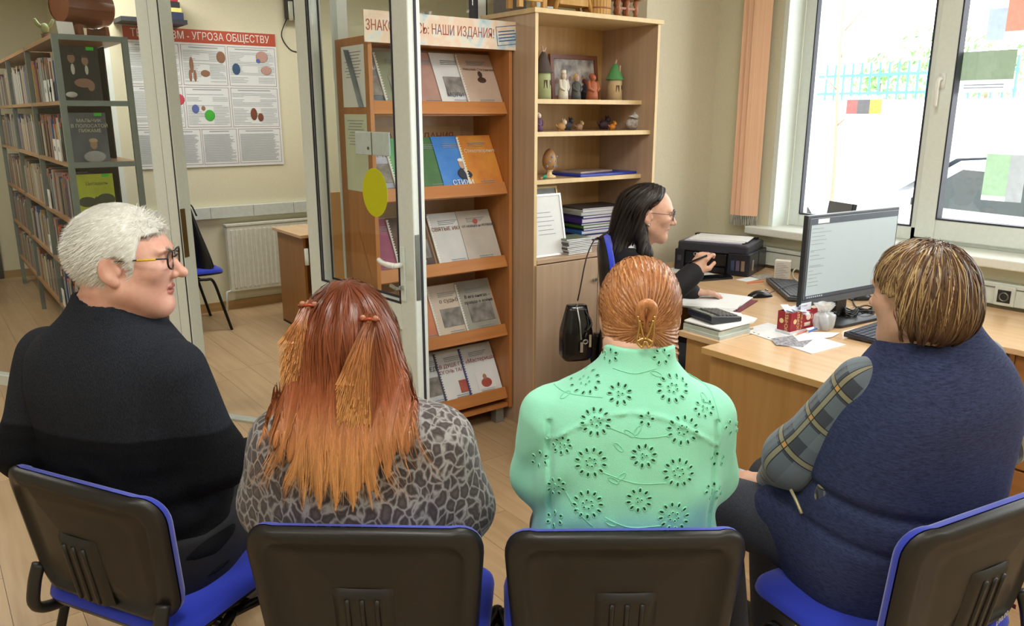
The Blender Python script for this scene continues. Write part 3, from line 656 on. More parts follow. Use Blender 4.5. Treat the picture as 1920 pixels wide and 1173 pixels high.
m = MB(); m.box(.06, .13, -.0029, -.0027, z1-.034, z1-.016); m.build('browser_tab', mat('tab_white', (200, 206, 208), .5, emit=.3), scr)
m = MB()
for k in range(8): m.box(.03+k*.013, .038+k*.013, -.0030, -.0027, z0+.034, z0+.040)
m.build('icons', mat('icons', (170, 180, 190), .5, emit=.2), scr)['kind'] = 'stuff'
m = MB(); m.box(WM/2-.035, WM/2+.035, .023, .05, .765, 1.0); m.build('stand_neck', mat('stand_brown', (60, 52, 46), .4), mon, bevel=.004)
MB().prism(rrect(WM/2-.16, WM/2+.13, -.085, .13, .03), DT+.001, DT+.014).build('stand_base', black, mon, bevel=.002)
# second screen seen from behind on the sill
p = PL(1572, 400, 0, 3.93)
m2 = thing('rear_monitor', 'grey slab of a second screen leaning on the window sill', 'monitor', (3.94, p[1], WZ0+.001), math.radians(-20))
m = MB(); m.obox((0, 0, .085), (.02, .19, .165), Matrix.Rotation(math.radians(8), 3, 'Y')); m.build('panel', mat('slab_grey', (112, 112, 118), .5), m2, bevel=.004)
m = MB(); m.obox((-.0, -.098, .085), (.024, .008, .165), Matrix.Rotation(math.radians(8), 3, 'Y')); m.build('edge', black, m2)
# ---------------- keyboards, mice
def keyboard(label, c, ang, wl, wd, kc, topc, white_rest=False):
    k = thing('keyboard', label, 'keyboard', (c[0], c[1], DT+.001), ang, 'keyboards on the desks')
    m = MB(); m.prism([(-wd/2, .004), (wd/2, .004), (wd/2, .014), (-wd/2, .024)][::-1], -wl/2, wl/2, 'x'); m.build('base', topc, k, bevel=.003)
    kk = MB(); 
    for r in range(6):
        y = -wd/2+.016+r*(wd-.036)/5.6; n = 15 if r else 14
        for j in range(n):
            xx = -wl/2+.012+j*(wl-.024)/n; wk = (wl-.024)/n-.0028
            if r == 5 and 4 <= j <= 8 and j != 4: continue
            if r == 5 and j == 4: wk = wk*5+.0028*4
            zt = .0265-(y+wd/2)/wd*.010
            kk.box(xx, xx+wk, y, y+(wd-.036)/5.6-.003, zt-.006, zt+.0015)
    ko = kk.build('keys', kc, k); ko['kind'] = 'stuff'
    return k
keyc = mat('key_dark', (46, 48, 56), .45); keyl = mat('key_grey', (66, 70, 84), .3, spec=.6)
a1 = math.atan2(2.416-2.098, 3.472-3.19)
c1 = (np.array([3.332, 2.257])+np.array([math.sin(a1), -math.cos(a1)])*.08)
keyboard('charcoal keyboard beside the mouse on the corner desk', c1, a1+math.pi, .44, .155, keyc, mat('kb_grey', (72, 74, 78), .4))
keyboard('dark keyboard with pale lit keys in front of the big monitor', (3.055, 1.525), math.radians(181), .45, .15, keyl, mat('kb_dark', (40, 42, 50), .3))
def mouse(label, c, ang):
    k = thing('computer_mouse', label, 'mouse', (c[0], c[1], DT+.001), ang, 'computer mice')
    m = MB()
    def f(u, v):
        x = -.056+.112*u; wv = .031*math.sin(math.pi*min(1, .12+.76*u+.12*(u > .5)*0))**.45; th = math.pi*v
        h = .036*math.sin(math.pi*(.08+.84*u))**.7*(1-.25*u)
        return (x, wv*math.cos(th), max(0, h*math.sin(th)**.8))
    m.grid(f, 14, 13); m.build('shell', mat('mouse_black', (24, 24, 28), .28), k, smooth=True)
    m = MB(); m.tube([(.028, 0, .0325), (.042, 0, .028)], .004, 8); m.build('wheel', MATS['grey_metal'], k)
    return k
mouse('black mouse beside the charcoal keyboard', zc(1425, 556, DT), math.radians(-20))
mouse('black mouse behind the big monitor stand', zc(1612, 561, DT), math.radians(150))
# ---------------- printer
A = np.array([3.375, 2.955]); e1 = np.array([.345, -.938]); pa = math.atan2(e1[1], e1[0])
pr = thing('printer', 'black ink tank printer with papers on its lid under the window', 'printer', (A[0], A[1], DT), pa)
WP, DP = .42, .315        # local x along the front, local y to the back
pb_ = mat('printer_black', (30, 32, 42), .32); pg_ = mat('printer_gloss', (18, 19, 26), .12)
MB().box(.03, WP-.03, .02, DP, .006, .148).build('body', pb_, pr, bevel=.008)
MB().box(.015, WP-.012, .0, DP-.01, .115, .166).build('lid', mat('printer_lid', (52, 54, 66), .35), pr, bevel=.010)
MB().box(0, .055, .0, DP*.55, 0, .120).build('ink_tank', pb_, pr, bevel=.006); MB().box(WP-.115, WP+.005, -.008, DP*.5, 0, .122).build('ink_tank', pb_, pr, bevel=.006)
MB().box(WP-.10, WP+.006, DP*.51, DP-.005, 0, .122).build('rear_cover', pb_, pr, bevel=.006)
MB().box(.065, WP-.125, -.002, .019, .045, .110).build('front_panel', pg_, pr, bevel=.003); MB().box(.08, WP-.13, -.004, .018, .008, .036).build('paper_slot', mat('slot_black', (8, 8, 10), .6), pr)
for k, c_ in enumerate(((58, 76, 110), (96, 84, 110), (136, 116, 96))):
    MB().box(WP-.095+k*.028, WP-.076+k*.028, -.0105, -.0082, .03, .085).build('ink_window', mat('ink_w%d' % k, c_, .2), pr)
MB().box(WP+.0052, WP+.008, .045, .062, .03, .085).build('ink_window', mat('ink_w3', (170, 160, 150), .2), pr)
MB().box(.018, .040, -.0025, -.0002, .055, .085).build('button_panel', mat('btn', (70, 74, 86), .3), pr)
text('Canon', .030, mat('logo_grey', (188, 190, 196), .3, .3), pr, T3(.15, -.0028, .098) @ XF)
PT = DT+.1665
def onpr(x, y): v = np.array([A[0], A[1]])+e1*x+np.array([-e1[1], e1[0]])*y; return (v[0], v[1])
for k in range(3):
    slab('paper_sheet', ('lilac edged', 'plain white', 'topmost white')[k]+' paper on the printer lid', 'paper', [onpr(.05+.012*k, .01+.03*k), onpr(.36+.01*k, .04+.02*k), onpr(.34+.01*k, .25+.012*k), onpr(.03+.012*k, .22+.02*k)], PT+.0042*k, .004, (mat('paper_lilac', (198, 192, 216), .8), white_p, white_p)[k], 'papers on the printer', px=False)
slab('clipboard', 'thin black folder lying at the back of the printer lid', 'folder', [onpr(.02, .256), onpr(.38, .268), onpr(.38, .30), onpr(.02, .30)], PT, .010, black, px=False)
# ---------------- papers, phone, folders on the corner desk
slab('paper_sheet', 'white sheet on the desk left of the printer', 'paper', [(1246, 505), (1290, 498), (1347, 517), (1310, 527)], DT, .003, white_p)
slab('phone', 'black phone lying in front of the printer', 'phone', [(1306, 520), (1366, 516), (1374, 523), (1312, 528)], DT, .010, pg_)
slab('folder', 'burgundy folder under the fanned white papers', 'folder', [(1276, 576), (1380, 590), (1421, 565), (1300, 552)], DT, .006, mat('burgundy', (112, 34, 52), .5))
for k in range(3):
    slab('paper_sheet', ('lowest', 'middle', 'uppermost')[k]+' white sheet of the fanned papers on the folder', 'paper', [(1275-3*k, 575-k), (1374+4*k, 584-2*k), (1412-6*k, 558-k), (1290+4*k, 545-k)], DT+.006+.003*k, .003, white_p, 'fanned papers')
slab('marker', 'small dark red marker behind the fanned papers', 'marker', [(1349, 553), (1371, 554), (1371, 558), (1349, 557)], DT, .008, MATS['burgundy'])
# stack with calculator
zz = DT
for k, (nm, lb, t, mt_, pts) in enumerate((
    ('folder', 'clear plastic folder at the bottom of the calculator stack', .014, mat('clear_plastic', (196, 204, 198), .3), [(2.415, 2.05), (2.41, 1.862), (2.60, 1.862), (2.68, 2.0), (2.66, 2.11)]),
    ('folder', 'pale green translucent folder in the calculator stack', .016, mat('pale_green_pl', (186, 194, 182), .35), [(2.418, 2.052), (2.415, 1.872), (2.62, 1.880), (2.65, 2.11)]),
    ('folder', 'brown edged folder in the calculator stack', .007, mat('brown_folder', (134, 106, 98), .5), [(2.44, 2.05), (2.436, 1.875), (2.615, 1.882), (2.645, 2.10)]),
    ('paper_sheet', 'white paper under the calculator', .005, white_p, [(2.42, 2.05), (2.418, 1.868), (2.63, 1.868), (2.70, 1.99), (2.665, 2.11)]))):
    slab(nm, lb, nm.replace('_', ' ').replace('paper sheet', 'paper'), pts, zz, t, mt_, px=False); zz += t
cal = thing('calculator', 'black desk calculator with grey keys on the paper stack', 'calculator', (2.535, 1.985, zz+.001), math.radians(78))
m = MB(); m.prism([(-.07, 0), (.07, 0), (.085, .012), (.085, .036), (-.07, .018)][::-1], -.075, .075, 'x')
o = m.build('case', mat('calc_black', (40, 42, 50), .35), cal, bevel=.003)
sl = math.atan2(.018, .155); m = MB()
for r in range(5):
    for j in range(6):
        x = -.062+j*.0215; y = -.056+r*.019; z_ = .0185+(y+.07)/.155*.018; m.obox((x+.008, y+.006, z_+.002), (.016, .0125, .007), Matrix.Rotation(sl, 3, 'X'))
m.build('keys', mat('calc_keys', (112, 112, 112), .4), cal)['kind'] = 'stuff'
m = MB(); m.obox((0, .066, .0352), (.13, .026, .002), Matrix.Rotation(sl, 3, 'X')); m.build('display', mat('calc_lcd', (130, 140, 126), .2), cal)
slab('paper_sheet', 'white sheet behind the calculator stack', 'paper', [(1395, 590), (1420, 597), (1412, 606), (1390, 610)], DT, .002, white_p)
slab('pencil_strip', 'thin wooden ruler by the calculator stack', 'ruler', [(1398, 619), (1412, 615), (1413, 618), (1399, 622)], DT, .004, dedge)
# sleeve with punched holes and a map sheet
sv = thing('plastic_sleeve', 'clear punched sleeve with a printed map sheet at the desk edge', 'sleeve', (0, 0, DT))
q = [zc(*p, DT+.0) for p in ((1388, 619), (1522, 664), (1586, 647), (1500, 622), (1440, 606))]
m = MB(); m.prism([(p.x, p.y) for p in q][::-1], .0005, .003); m.build('sheet', mat('sleeve_white', (236, 240, 244), .25), sv)
a = zc(1388, 619, 0); a = Z(1390, 618.5, DT); b = Z(1522, 664, DT); d_ = (b-a); d_ /= np.linalg.norm(d_); nrm = np.array([-d_[1], d_[0], 0])
m = MB()
for t in (.02, .06, .085, .14, .17, .23): c_ = a+d_*t+nrm*.012; m.lathe([(.004, .003), (.004, .0036)], (c_[0], c_[1], 0), 8)
m.build('punch_hole', mat('hole_brown', (96, 72, 50), .7), sv)
q = [Z(*p, DT) for p in ((1444, 636), (1500, 628), (1524, 638), (1505, 652), (1455, 648))]; mp_ = MB(); mp_.prism([(p[0], p[1]) for p in q][::-1], .0031, .0035)
mp_.build('map_print', mat('map_print', (200, 202, 208), .5, c2=(90, 90, 104), scale=120., detail=6), sv)
slab('paper_sheet', 'white sheet under the plastic bag on the front desk', 'paper', [(1497, 640), (1560, 632), (1575, 624), (1480, 622)], DT+.003, .002, white_p)
# tea box
bx_ = thing('tea_box', 'opened red carton tea box with gold print stuffed with paper', 'box', (2.696, 1.806, DT+.004), math.radians(-3))
redb = mat('box_red', (150, 26, 40), .35, var=.04)
m = MB(); w_, d2, h_ = .168, .062, .086
m.box(0, w_, -d2, -d2+.0015, .010, h_); m.box(0, .0015, -d2, 0, .010, h_); m.box(w_-.0015, w_, -d2, 0, .010, h_-.006); m.box(0, w_, -.0015, 0, .010, h_); m.box(0, w_, -d2, 0, .009, .0105)
m.build('carton', redb, bx_)
MB().box(-.004, w_*.6, -d2-.004, .004, 0, .009).build('tray', mat('tray_white', (214, 214, 220), .5), bx_)
gold = mat('gold_print', (222, 196, 138), .4)
text('RICHFEST', .020, gold, bx_, T3(.048, -d2-.0006, .046) @ XF @ Matrix.Rotation(math.pi/2, 4, 'Z'))
text('RICHFEST', .020, gold, bx_, frame((-.0006, -d2*.70, .046), (0, 0, 1), (0, 1, 0), (-1, 0, 0)))
text('Tea of Glory', .014, gold, bx_, T3(.068, -d2-.0006, .046) @ XF @ Matrix.Rotation(math.pi/2, 4, 'Z'))
m = MB(); m.lathe([(.0, 0), (.010, 0), (.010, .0008), (0, .0008)], n=16); o = m.build('emblem', gold, bx_); o.matrix_local = T3(.026, -d2-.0009, .048) @ XF
m = MB(); m.lathe([(.0, 0), (.010, 0), (.010, .0008), (0, .0008)], n=16); o = m.build('emblem', gold, bx_); o.matrix_local = frame((-.0009, -d2*.32, .048), (0, 0, 1), (0, 1, 0), (-1, 0, 0))
m = MB(); m.box(.088, .125, -d2-.0012, -d2-.0001, .02, .035); m.ball((.112, -d2-.0006, .056), (.016, .0008, .013), 8); m.ball((.098, -d2-.0006, .07), (.009, .0008, .009), 8); m.tube([(.128+.008*math.cos(t), -d2-.0006, .056+.010*math.sin(t)) for t in np.linspace(-1.4, 1.4, 8)], .0015, 5)
m.build('cup_picture', mat('cup_print', (236, 214, 196), .5), bx_, smooth=True)
m = MB(); rr = random.Random(9)
for k in range(14): m.obox((.02+rr.random()*.12, -.012-rr.random()*.036, .072+rr.random()*.02), (.07, .035, .002), Matrix.Rotation(rr.random()*.8-.4, 3, 'X') @ Matrix.Rotation(rr.random()*3, 3, 'Z') @ Matrix.Rotation(rr.random()*.9-.4, 3, 'Y'))
m.box(.075, .14, -.05, -.048, .05, .112)
o = tag(m.build('paper_scraps', mat('scrap_white', (222, 226, 240), .7)), 'folded white paper scraps stuffed in the red tea box', 'paper', kind='stuff'); o.parent = None; o.matrix_world = bx_.matrix_basis
pens = ((2.735, 1.722, 'orange and violet pencil lying below the red tea box', mat('pencil', (206, 120, 110), .4)), (2.80, 1.715, 'blue pen lying between the tea box and the plastic bag', mat('pen_blue', (70, 110, 196), .4)))
for x, y, lb, mt_ in pens:
    k = thing('pen', lb, 'pen', (x, y, DT+.009), math.radians(6), 'pens by the tea box'); m = MB(); m.tube([(-.035, 0, 0), (.04, 0, 0)], .0042, 6); m.build('barrel', mt_, k); m = MB(); m.tube([(-.035, 0, 0), (-.045, 0, 0)], [.0042, .001], 6); m.build('tip', gold, k)
# plastic bag
bagp = Z(1543, 617, DT)
pbg = thing('plastic_bag', 'small knotted clear plastic bag beside the tea box', 'plastic bag', tuple(bagp))
m = MB(); rr = np.random.RandomState(4)
def fb(u, v):
    a = 2*math.pi*u; t = v; r = .046*math.sin(math.pi*min(1, .25+.60*t))**.8 if t < .62 else .014+.028*(t-.62)/.38
    r *= 1+.16*math.sin(5*a+3*t)+.10*math.sin(9*a+7*t); return (r*math.cos(a), r*math.sin(a)*.85, .003+t*.105)
m.grid(fb, 37, 16); pm_ = mat('bag_film', (232, 236, 240), .18, trans=.0, alpha=.55); m.build('film', pm_, pbg, smooth=True)
m = MB(); m.ball((.004, 0, .018), (.034, .028, .016), 10); m.build('contents', mat('bag_inside', (110, 112, 116), .6), pbg, smooth=True)
# cables
cab_m = mat('cable_black', (18, 18, 20), .4)
def cable(label, pts, r=.0032, mt_=cab_m):
    tag(MB().tube(bez(pts, 6), r, 6).build('cable', mt_, smooth=True), label, 'cable', 'cables on the desks')
def D3(px, py, dz=.004): p = Z(px, py, DT); return (p[0], p[1], DT+dz)
cable('black cable looping from the mouse behind the monitor', [D3(1610, 561, .02), D3(1600, 562, .006), D3(1602, 573), D3(1615, 580), D3(1660, 583), D3(1700, 580)], .003)
cable('white cable arching over the desk beside the carton leaflet', [D3(1517, 535), D3(1497, 528), D3(1487, 519), D3(1490, 511, .02), D3(1515, 508, .03)], .004, mat('cable_white', (226, 226, 218), .5))
cable('thin mouse cable crossing the charcoal keyboard', [D3(1437, 556, .01), D3(1462, 552, .03), D3(1490, 545, .032), D3(1530, 540, .01)], .002)
def coil(label, px, py, rx, n, seed):
    p = Z(px, py, DT); r_ = random.Random(seed); c = thing('cable_coil', label, 'cable', tuple(p), group='coiled cables under the monitor')
    for k in range(n):
        ph = r_.random()*6; w1 = rx*(.7+.4*r_.random()); m = MB()
        m.tube([(w1*math.cos(t+ph), w1*.55*math.sin(t+ph), .008+.005*k+.008*math.sin(2*t+ph)) for t in np.linspace(0, 2*math.pi, 22)[:-1]], .0032, 6, closed=True); m.build('loop', cab_m, c, smooth=True)
    m = MB(); m.tube([(-rx*.1, -rx*.6, .012), (.0, rx*.6, .022)], .010, 8); m.build('tie', black, c)
coil('coiled black cable under the left end of the monitor', 1563, 598, .030, 6, 1)
coil('bundled black cable in front of the monitor neck', 1594, 597, .042, 7, 2)
coil('loose tangle of black cable right of the monitor neck', 1622, 590, .060, 4, 3)
# carton leaflet and small cards
lf = thing('leaflet_box', 'small white printed carton box standing by the printer', 'carton', tuple(Z(1450, 525, DT)), math.radians(-62))
MB().box(0, .078, 0, .055, 0, .105).build('carton', mat('carton_white', (220, 214, 204), .6), lf, bevel=.0015)
m = MB()
for k in range(9): m.box(.008, .07-.012*(k % 3), -.0008, -.0001, .018+k*.009, .0205+k*.009); m.box(-.0008, -.0001, .006, .048-.008*(k % 2), .018+k*.009, .0205+k*.009)
m.build('print', grey_ink, lf)['kind'] = 'stuff'
slab('card', 'white business card in front of the printer corner', 'card', [(1380, 524), (1405, 519), (1426, 523), (1400, 528)], DT, .001, white_p)
slab('photo_card', 'small colour photo lying beside the carton leaflet', 'card', [(1408, 517), (1440, 513), (1452, 519), (1425, 524)], DT+.0015, .001, pagemat('photo_mix', (150, 130, 120), (206, 206, 200), 60.))
slab('orange_ribbon', 'narrow orange strip lying before the charcoal keyboard', 'ribbon', [(1400, 530), (1428, 526), (1432, 529), (1402, 532)], DT, .003, mat('ribbon_orange', (206, 122, 84), .7))
slab('paper_cup_stand', 'white plastic card holder behind the tea box', 'holder', [(1494, 562), (1512, 556), (1516, 564), (1498, 569)], DT, .055, mat('holder_white', (222, 226, 226), .3))
# ---------------- things in the bookcase
YF = CY0
def sit(px, py, z, yback): p = PL(px, py, 1, CY0+yback); return p[0]
def tower(label, x, y, z, bodyc, roofc, h, green):
    k = thing('clay_house', label, 'figurine', (x, y, z), group='clay figurines')
    MB().lathe([(.042, 0), (.038, h*.5), (.036, h*.55)], n=16).build('tower_wall', mat('clay_%s' % label[:6], bodyc, .8), k, smooth=True)
    MB().lathe([(.052, h*.53), (.046, h*.56), (.022, h*.85), (.008, h*.95)], n=16).build('roof', mat('roof_%s' % label[:6], roofc, .7), k, smooth=True)
    m = MB()
    if green: m.tube([(0, 0, h*.93), (.004, -.004, h*1.05)], [.006, .003], 6); m.box(.004, .012, -.03, -.01, h*.6, h*.9)
    else: m.tube([(0, 0, h*.93), (-.012, -.004, h*1.06)], [.006, .004], 6); m.tube([(0, 0, h*.93), (.012, -.004, h*1.05)], [.006, .004], 6)
    m.build('finial', mat('finial_%d' % green, (196, 160, 140), .7), k)
    m = MB()
    for a in (-1.9, -1.0): m.obox((.036*math.cos(a), .036*math.sin(a), h*.30), (.02, .006, h*.17), Matrix.Rotation(a+math.pi/2, 3, 'Z'))
    m.build('window_opening', mat('opening_brown', (92, 66, 54), .8), k)
    return k
zt = 1.673
tower('grey roofed clay house at the left of the top bookcase shelf', sit(1018, 184, zt, .20), CY0+.20, zt, (178, 190, 140), (86, 76, 74), .24, 0)
tower('cream clay tower with a green roof at the right of the top shelf', sit(1152, 182, zt, .20), CY0+.20, zt, (212, 186, 142), (92, 158, 96), .20, 1)
pf = thing('framed_photo', 'brown framed group photograph at the back of the top bookcase shelf', 'picture frame', (sit(1078, 184, zt, .33), CY0+.33, zt))
pf.rotation_euler = (math.radians(-6), 0, 0)
m = MB(); fwd = .335; fh_ = .235
for q in ((-fwd/2, -fwd/2+.022, 0, fh_), (fwd/2-.022, fwd/2, 0, fh_), (-fwd/2+.022, fwd/2-.022, 0, .022), (-fwd/2+.022, fwd/2-.022, fh_-.022, fh_)): m.box(q[0], q[1], -.012, .006, q[2], q[3])
m.build('frame', wood('frame_brown', (110, 60, 38), (128, 74, 48), axis=0), pf)
MB().box(-fwd/2+.022, fwd/2-.022, -.004, .0, .022, fh_-.022).build('photograph', pagemat('group_photo', (70, 64, 66), (206, 200, 196), 16.), pf)
m = MB()
for k in range(9): m.ball((-.12+k*.03, -.0045, .10+.02*math.sin(k*2.3)), (.011, .001, .014), 6)
m.build('faces', mat('faces_print', (150, 120, 108), .7), pf)['kind'] = 'stuff'
def figure(label, px, py, z, yb, h, r, c1, c2, c3, hat=False, wings=False):
    k = thing('figurine', label, 'figurine', (sit(px, py, z, yb), CY0+yb, z), group='clay figurines')
    MB().lathe([(r, 0), (r*.95, h*.2), (r*.85, h*.45), (r*.75, h*.6), (r*.35, h*.68), (r*.2, h*.7)], n=16).build('robe', mat('fig_%d_%d_%d' % c1, c1, .6), k, smooth=True)
    hd_ = MB(); hd_.ball((0, -.004, h*.78), (r*.5, r*.5, h*.13), 10); hd_.build('head', mat('fig_%d_%d_%d' % c2, c2, .6), k, smooth=True)
    m = MB()
    if hat: m.lathe([(r*.50, h*.84), (r*.48, h*.98), (r*.3, h*1.0)], n=14)
    else: m.ball((0, .004, h*.83), (r*.55, r*.5, h*.12), 10)
    m.build('headwear', mat('fig_%d_%d_%d' % c3, c3, .6), k, smooth=True)
    m = MB()
    for s in (-1, 1): m.tube([(s*r*.85, -.0, h*(.66 if wings else .55)), (s*r*1.0, -r*.4, h*.4), (s*r*.35, -r*.9, h*.3)], [r*.28, r*.3, r*.2], 8)
    m.build('arms', MATS['fig_%d_%d_%d' % c1], k, smooth=True)
    m = MB(); m.box(-.010, -.002, -r*.56, -r*.5, h*.745, h*.755); m.box(.002, .010, -r*.56, -r*.5, h*.745, h*.755); m.build('moustache', mat('fig_dark', (48, 38, 34), .7), k)
    return k
figure('white clay figure in a tall hat in front of the framed photo', 1056, 183, zt, .17, .145, .026, (226, 220, 204), (220, 200, 180), (228, 222, 206), True, True)
figure('grey clay figure with a yellow headscarf in front of the photo', 1080, 182, zt, .17, .135, .026, (82, 84, 82), (196, 160, 140), (214, 180, 70))
figure('terracotta clay figure with raised shoulders right of the photo', 1110, 182, zt, .16, .140, .032, (176, 100, 66), (168, 94, 60), (164, 92, 60), False, True)
figure('dark clay jug figure behind the terracotta figure', 1096, 180, zt, .24, .115, .024, (44, 44, 56), (120, 56, 48), (110, 50, 44))
z2 = 1.518
figure('violet and white doll at the left end of the second bookcase shelf', 1010, 241, z2, .10, .095, .020, (92, 60, 96), (226, 206, 196), (232, 226, 222))
def critter(label, px, py, yb, c1, c2, s):
    k = thing('animal_figurine', label, 'figurine', (sit(px, py, z2, yb), CY0+yb, z2), group='small animal figurines')
    m = MB(); m.ball((0, 0, s*.42), (s*.55, s*.4, s*.42), 10); m.tube([(-s*.3, 0, s*.1), (-s*.3, 0, 0)], s*.14, 6); m.tube([(s*.3, 0, s*.1), (s*.3, 0, 0)], s*.14, 6); m.build('body', mat('cr_%d_%d_%d' % c1, c1, .6), k, smooth=True)
    m = MB(); m.ball((s*.35, -s*.15, s*.85), s*.27, 10); m.tube([(s*.25, -.0, s*1.0), (s*.2, 0, s*1.25)], [s*.09, s*.03], 6); m.tube([(s*.45, -.0, s*1.0), (s*.5, 0, s*1.25)], [s*.09, s*.03], 6); m.build('head', mat('cr_%d_%d_%d' % c2, c2, .6), k, smooth=True)
    m = MB(); m.tube([(-s*.5, 0, s*.4), (-s*.8, 0, s*.7)], [s*.12, s*.05], 6); m.build('tail', MATS['cr_%d_%d_%d' % c1], k, smooth=True)
critter('small brown dog figurine with a white face on the second shelf', 1052, 240, .16, (188, 140, 84), (222, 200, 176), .048)
critter('dark grey animal figurine behind the brown dog', 1064, 238, .25, (66, 66, 74), (60, 60, 66), .055)
critter('small spotted owl figurine on the second bookcase shelf', 1086, 240, .18, (150, 116, 90), (176, 146, 96), .040)
critter('orange clay bird figurine on the second bookcase shelf', 1148, 239, .17, (206, 128, 36), (214, 140, 44), .038)
critter('dark violet bear figurine beside the orange bird', 1132, 239, .24, (66, 42, 50), (58, 38, 46), .062)
gn = thing('gnome_figurine', 'silver white hooded gnome figurine at the right of the second shelf', 'figurine', (sit(1190, 238, z2, .15), CY0+.15, z2), group='clay figurines')
m = MB(); m.ball((-.01, 0, .032), (.055, .035, .034), 10); m.ball((.02, -.01, .055), (.03, .03, .035), 10); m.build('body', mat('gnome_grey', (150, 136, 128), .6, c2=(206, 200, 196), scale=80), gn, smooth=True)
m = MB(); m.lathe([(.030, .075), (.026, .09), (.016, .12), (.006, .135)], (.018, -.002, 0), 12); m.lathe([(.042, .066), (.034, .08), (.026, .084)], (.02, -.004, 0), 12); m.obox((-.035, -.02, .066), (.045, .03, .006), Matrix.Rotation(.3, 3, 'Y')); m.build('hood', mat('gnome_white', (222, 222, 220), .5), gn, smooth=True)
z3 = 1.283
eg = thing('painted_egg', 'large painted wooden egg on a stand, third bookcase shelf', 'egg', (sit(1030, 325, z3, .16), CY0+.16, z3))
MB().lathe([(.034, 0), (.034, .010), (.014, .018), (.012, .034), (.022, .04)], n=18).build('stand', edge_y, eg, smooth=True)
MB().lathe([(.010, .036), (.026, .046), (.036, .066), (.038, .085), (.033, .112), (.022, .134), (.008, .146), (0, .148)], n=20).build('egg', mat('egg_tan', (178, 134, 86), .4), eg, smooth=True)
m = MB()
for k in range(9): a = -2.6+k*.35; zz_ = .06+.024*(k % 3); m.ball((.036*math.cos(a), .036*math.sin(a), zz_), .006, 6)
m.build('flower_dots', mat('egg_blue', (128, 160, 186), .5), eg, smooth=True)
figp = (sit(1021, 326, z3, .10), CY0+.10, z3)
gb = thing('glass_bead', 'small green ornament in front of the painted egg', 'ornament', figp); MB().ball((0, 0, .012), (.014, .012, .012), 10).build('bead', mat('bead_green', (40, 150, 110), .2), gb, smooth=True); MB().tube([(-.012, 0, .01), (-.03, 0, .006)], .006, 6).build('stem', cherry, gb)
def flat(name, label, cat, x0, x1, y0, y1, z, t, mt_, rot=0., pages=None, group=None):
    o = thing(name, label, cat, ((x0+x1)/2, (y0+y1)/2, z), math.radians(rot), group); w_, d_ = x1-x0, y1-y0
    MB().box(-w_/2, w_/2, -d_/2, d_/2, 0, t).build('cover', mt_, o, bevel=min(.002, t*.3))
    if pages: MB().box(-w_/2+.004, w_/2+.0006, -d_/2-.0006, d_/2-.004, t*.18, t*.82).build('pages', pages, o)
    return o
xs = sit(1130, 327, z3, .12)
flat('folder', 'blue plastic folder lying on the third bookcase shelf', 'folder', xs-.20, xs+.25, CY0+.10, CY0+.36, z3, .012, mat('folder_blue', (38, 62, 176), .35), 4)
flat('paper_pack', 'clear wrapped papers on top of the blue folder', 'papers', xs-.16, xs+.12, CY0+.16, CY0+.35, z3+.0122, .010, mat('wrapped', (168, 150, 140), .3), 10)
# framed certificates
zb4 = .899
for k, (px_, yb, w_, h_, lab, fm, sm_) in enumerate(((1021, .05, .24, .315, 'white framed certificate leaning at the front of the bookcase', mat('frame_silver', (206, 200, 190), .3, .4), white_p), (1032, .20, .27, .335, 'gold framed grey certificate behind the white one', mat('frame_gold', (180, 150, 96), .35, .5), pagemat('cert_grey', (150, 152, 150), (176, 178, 176))))):
    x_ = sit(1046 if k == 0 else 1056, 480, zb4, yb)-w_/2
    x_ = max(x_, CX0+.02+w_/2)
    o = thing('framed_certificate', lab, 'picture frame', (x_, CY0+yb, zb4), group='framed certificates'); o.rotation_euler = (math.radians(-12), 0, 0)
    m = MB(); t = .010
    for q in ((-w_/2, -w_/2+t, 0, h_), (w_/2-t, w_/2, 0, h_), (-w_/2+t, w_/2-t, 0, t), (-w_/2+t, w_/2-t, h_-t, h_)): m.box(q[0], q[1], -.006, .010, q[2], q[3])
    m.build('frame', fm, o); MB().box(-w_/2+t, w_/2-t, -.001, .008, t, h_-t).build('certificate', sm_, o)
    m = MB()
    for j in range(6): m.box(-.05, .06-.01*(j % 3), -.0018, -.0011, h_*.35+j*.022, h_*.35+.003+j*.022)
    m.build('print', grey_ink, o)['kind'] = 'stuff'
    MB().box(-.02, .02, .012, .05, 0, .005).build('easel_foot', fm, o)
# folder pile and magazine pile
pile = [((150, 150, 152), .012), ((28, 30, 40), .02), ((36, 38, 52), .034), ((58, 116, 196), .022), ((34, 40, 70), .012), ((78, 140, 50), .016), ((40, 36, 84), .010), ((78, 58, 140), .028), ((48, 56, 100), .014), ((196, 198, 196), .018), ((206, 206, 200), .014), ((70, 70, 74), .008)]
nm_ = ['grey', 'black', 'thick navy', 'sky blue', 'thin navy', 'green', 'thin indigo', 'violet', 'dark blue', 'pale grey', 'white', 'charcoal']
z_ = zb4; xs = sit(1120, 440, zb4, .20); rr = random.Random(2)
for k, ((c_, t)) in enumerate(pile):
    flat('document_folder', nm_[k]+' folder in the leaning pile on the bookcase base', 'folder', xs-.15+.006*rr.random(), xs+.17+.02*rr.random(), CY0+.16, CY0+.38, z_, t-.0006, mat('pf%d' % k, c_, .4), rr.uniform(-3, 3), mat('pages_lilac', (206, 204, 214), .8, var=.05, scale=300), 'folders piled in the bookcase'); z_ += t
z_ = zb4; xs = sit(1073, 478, zb4, .06)
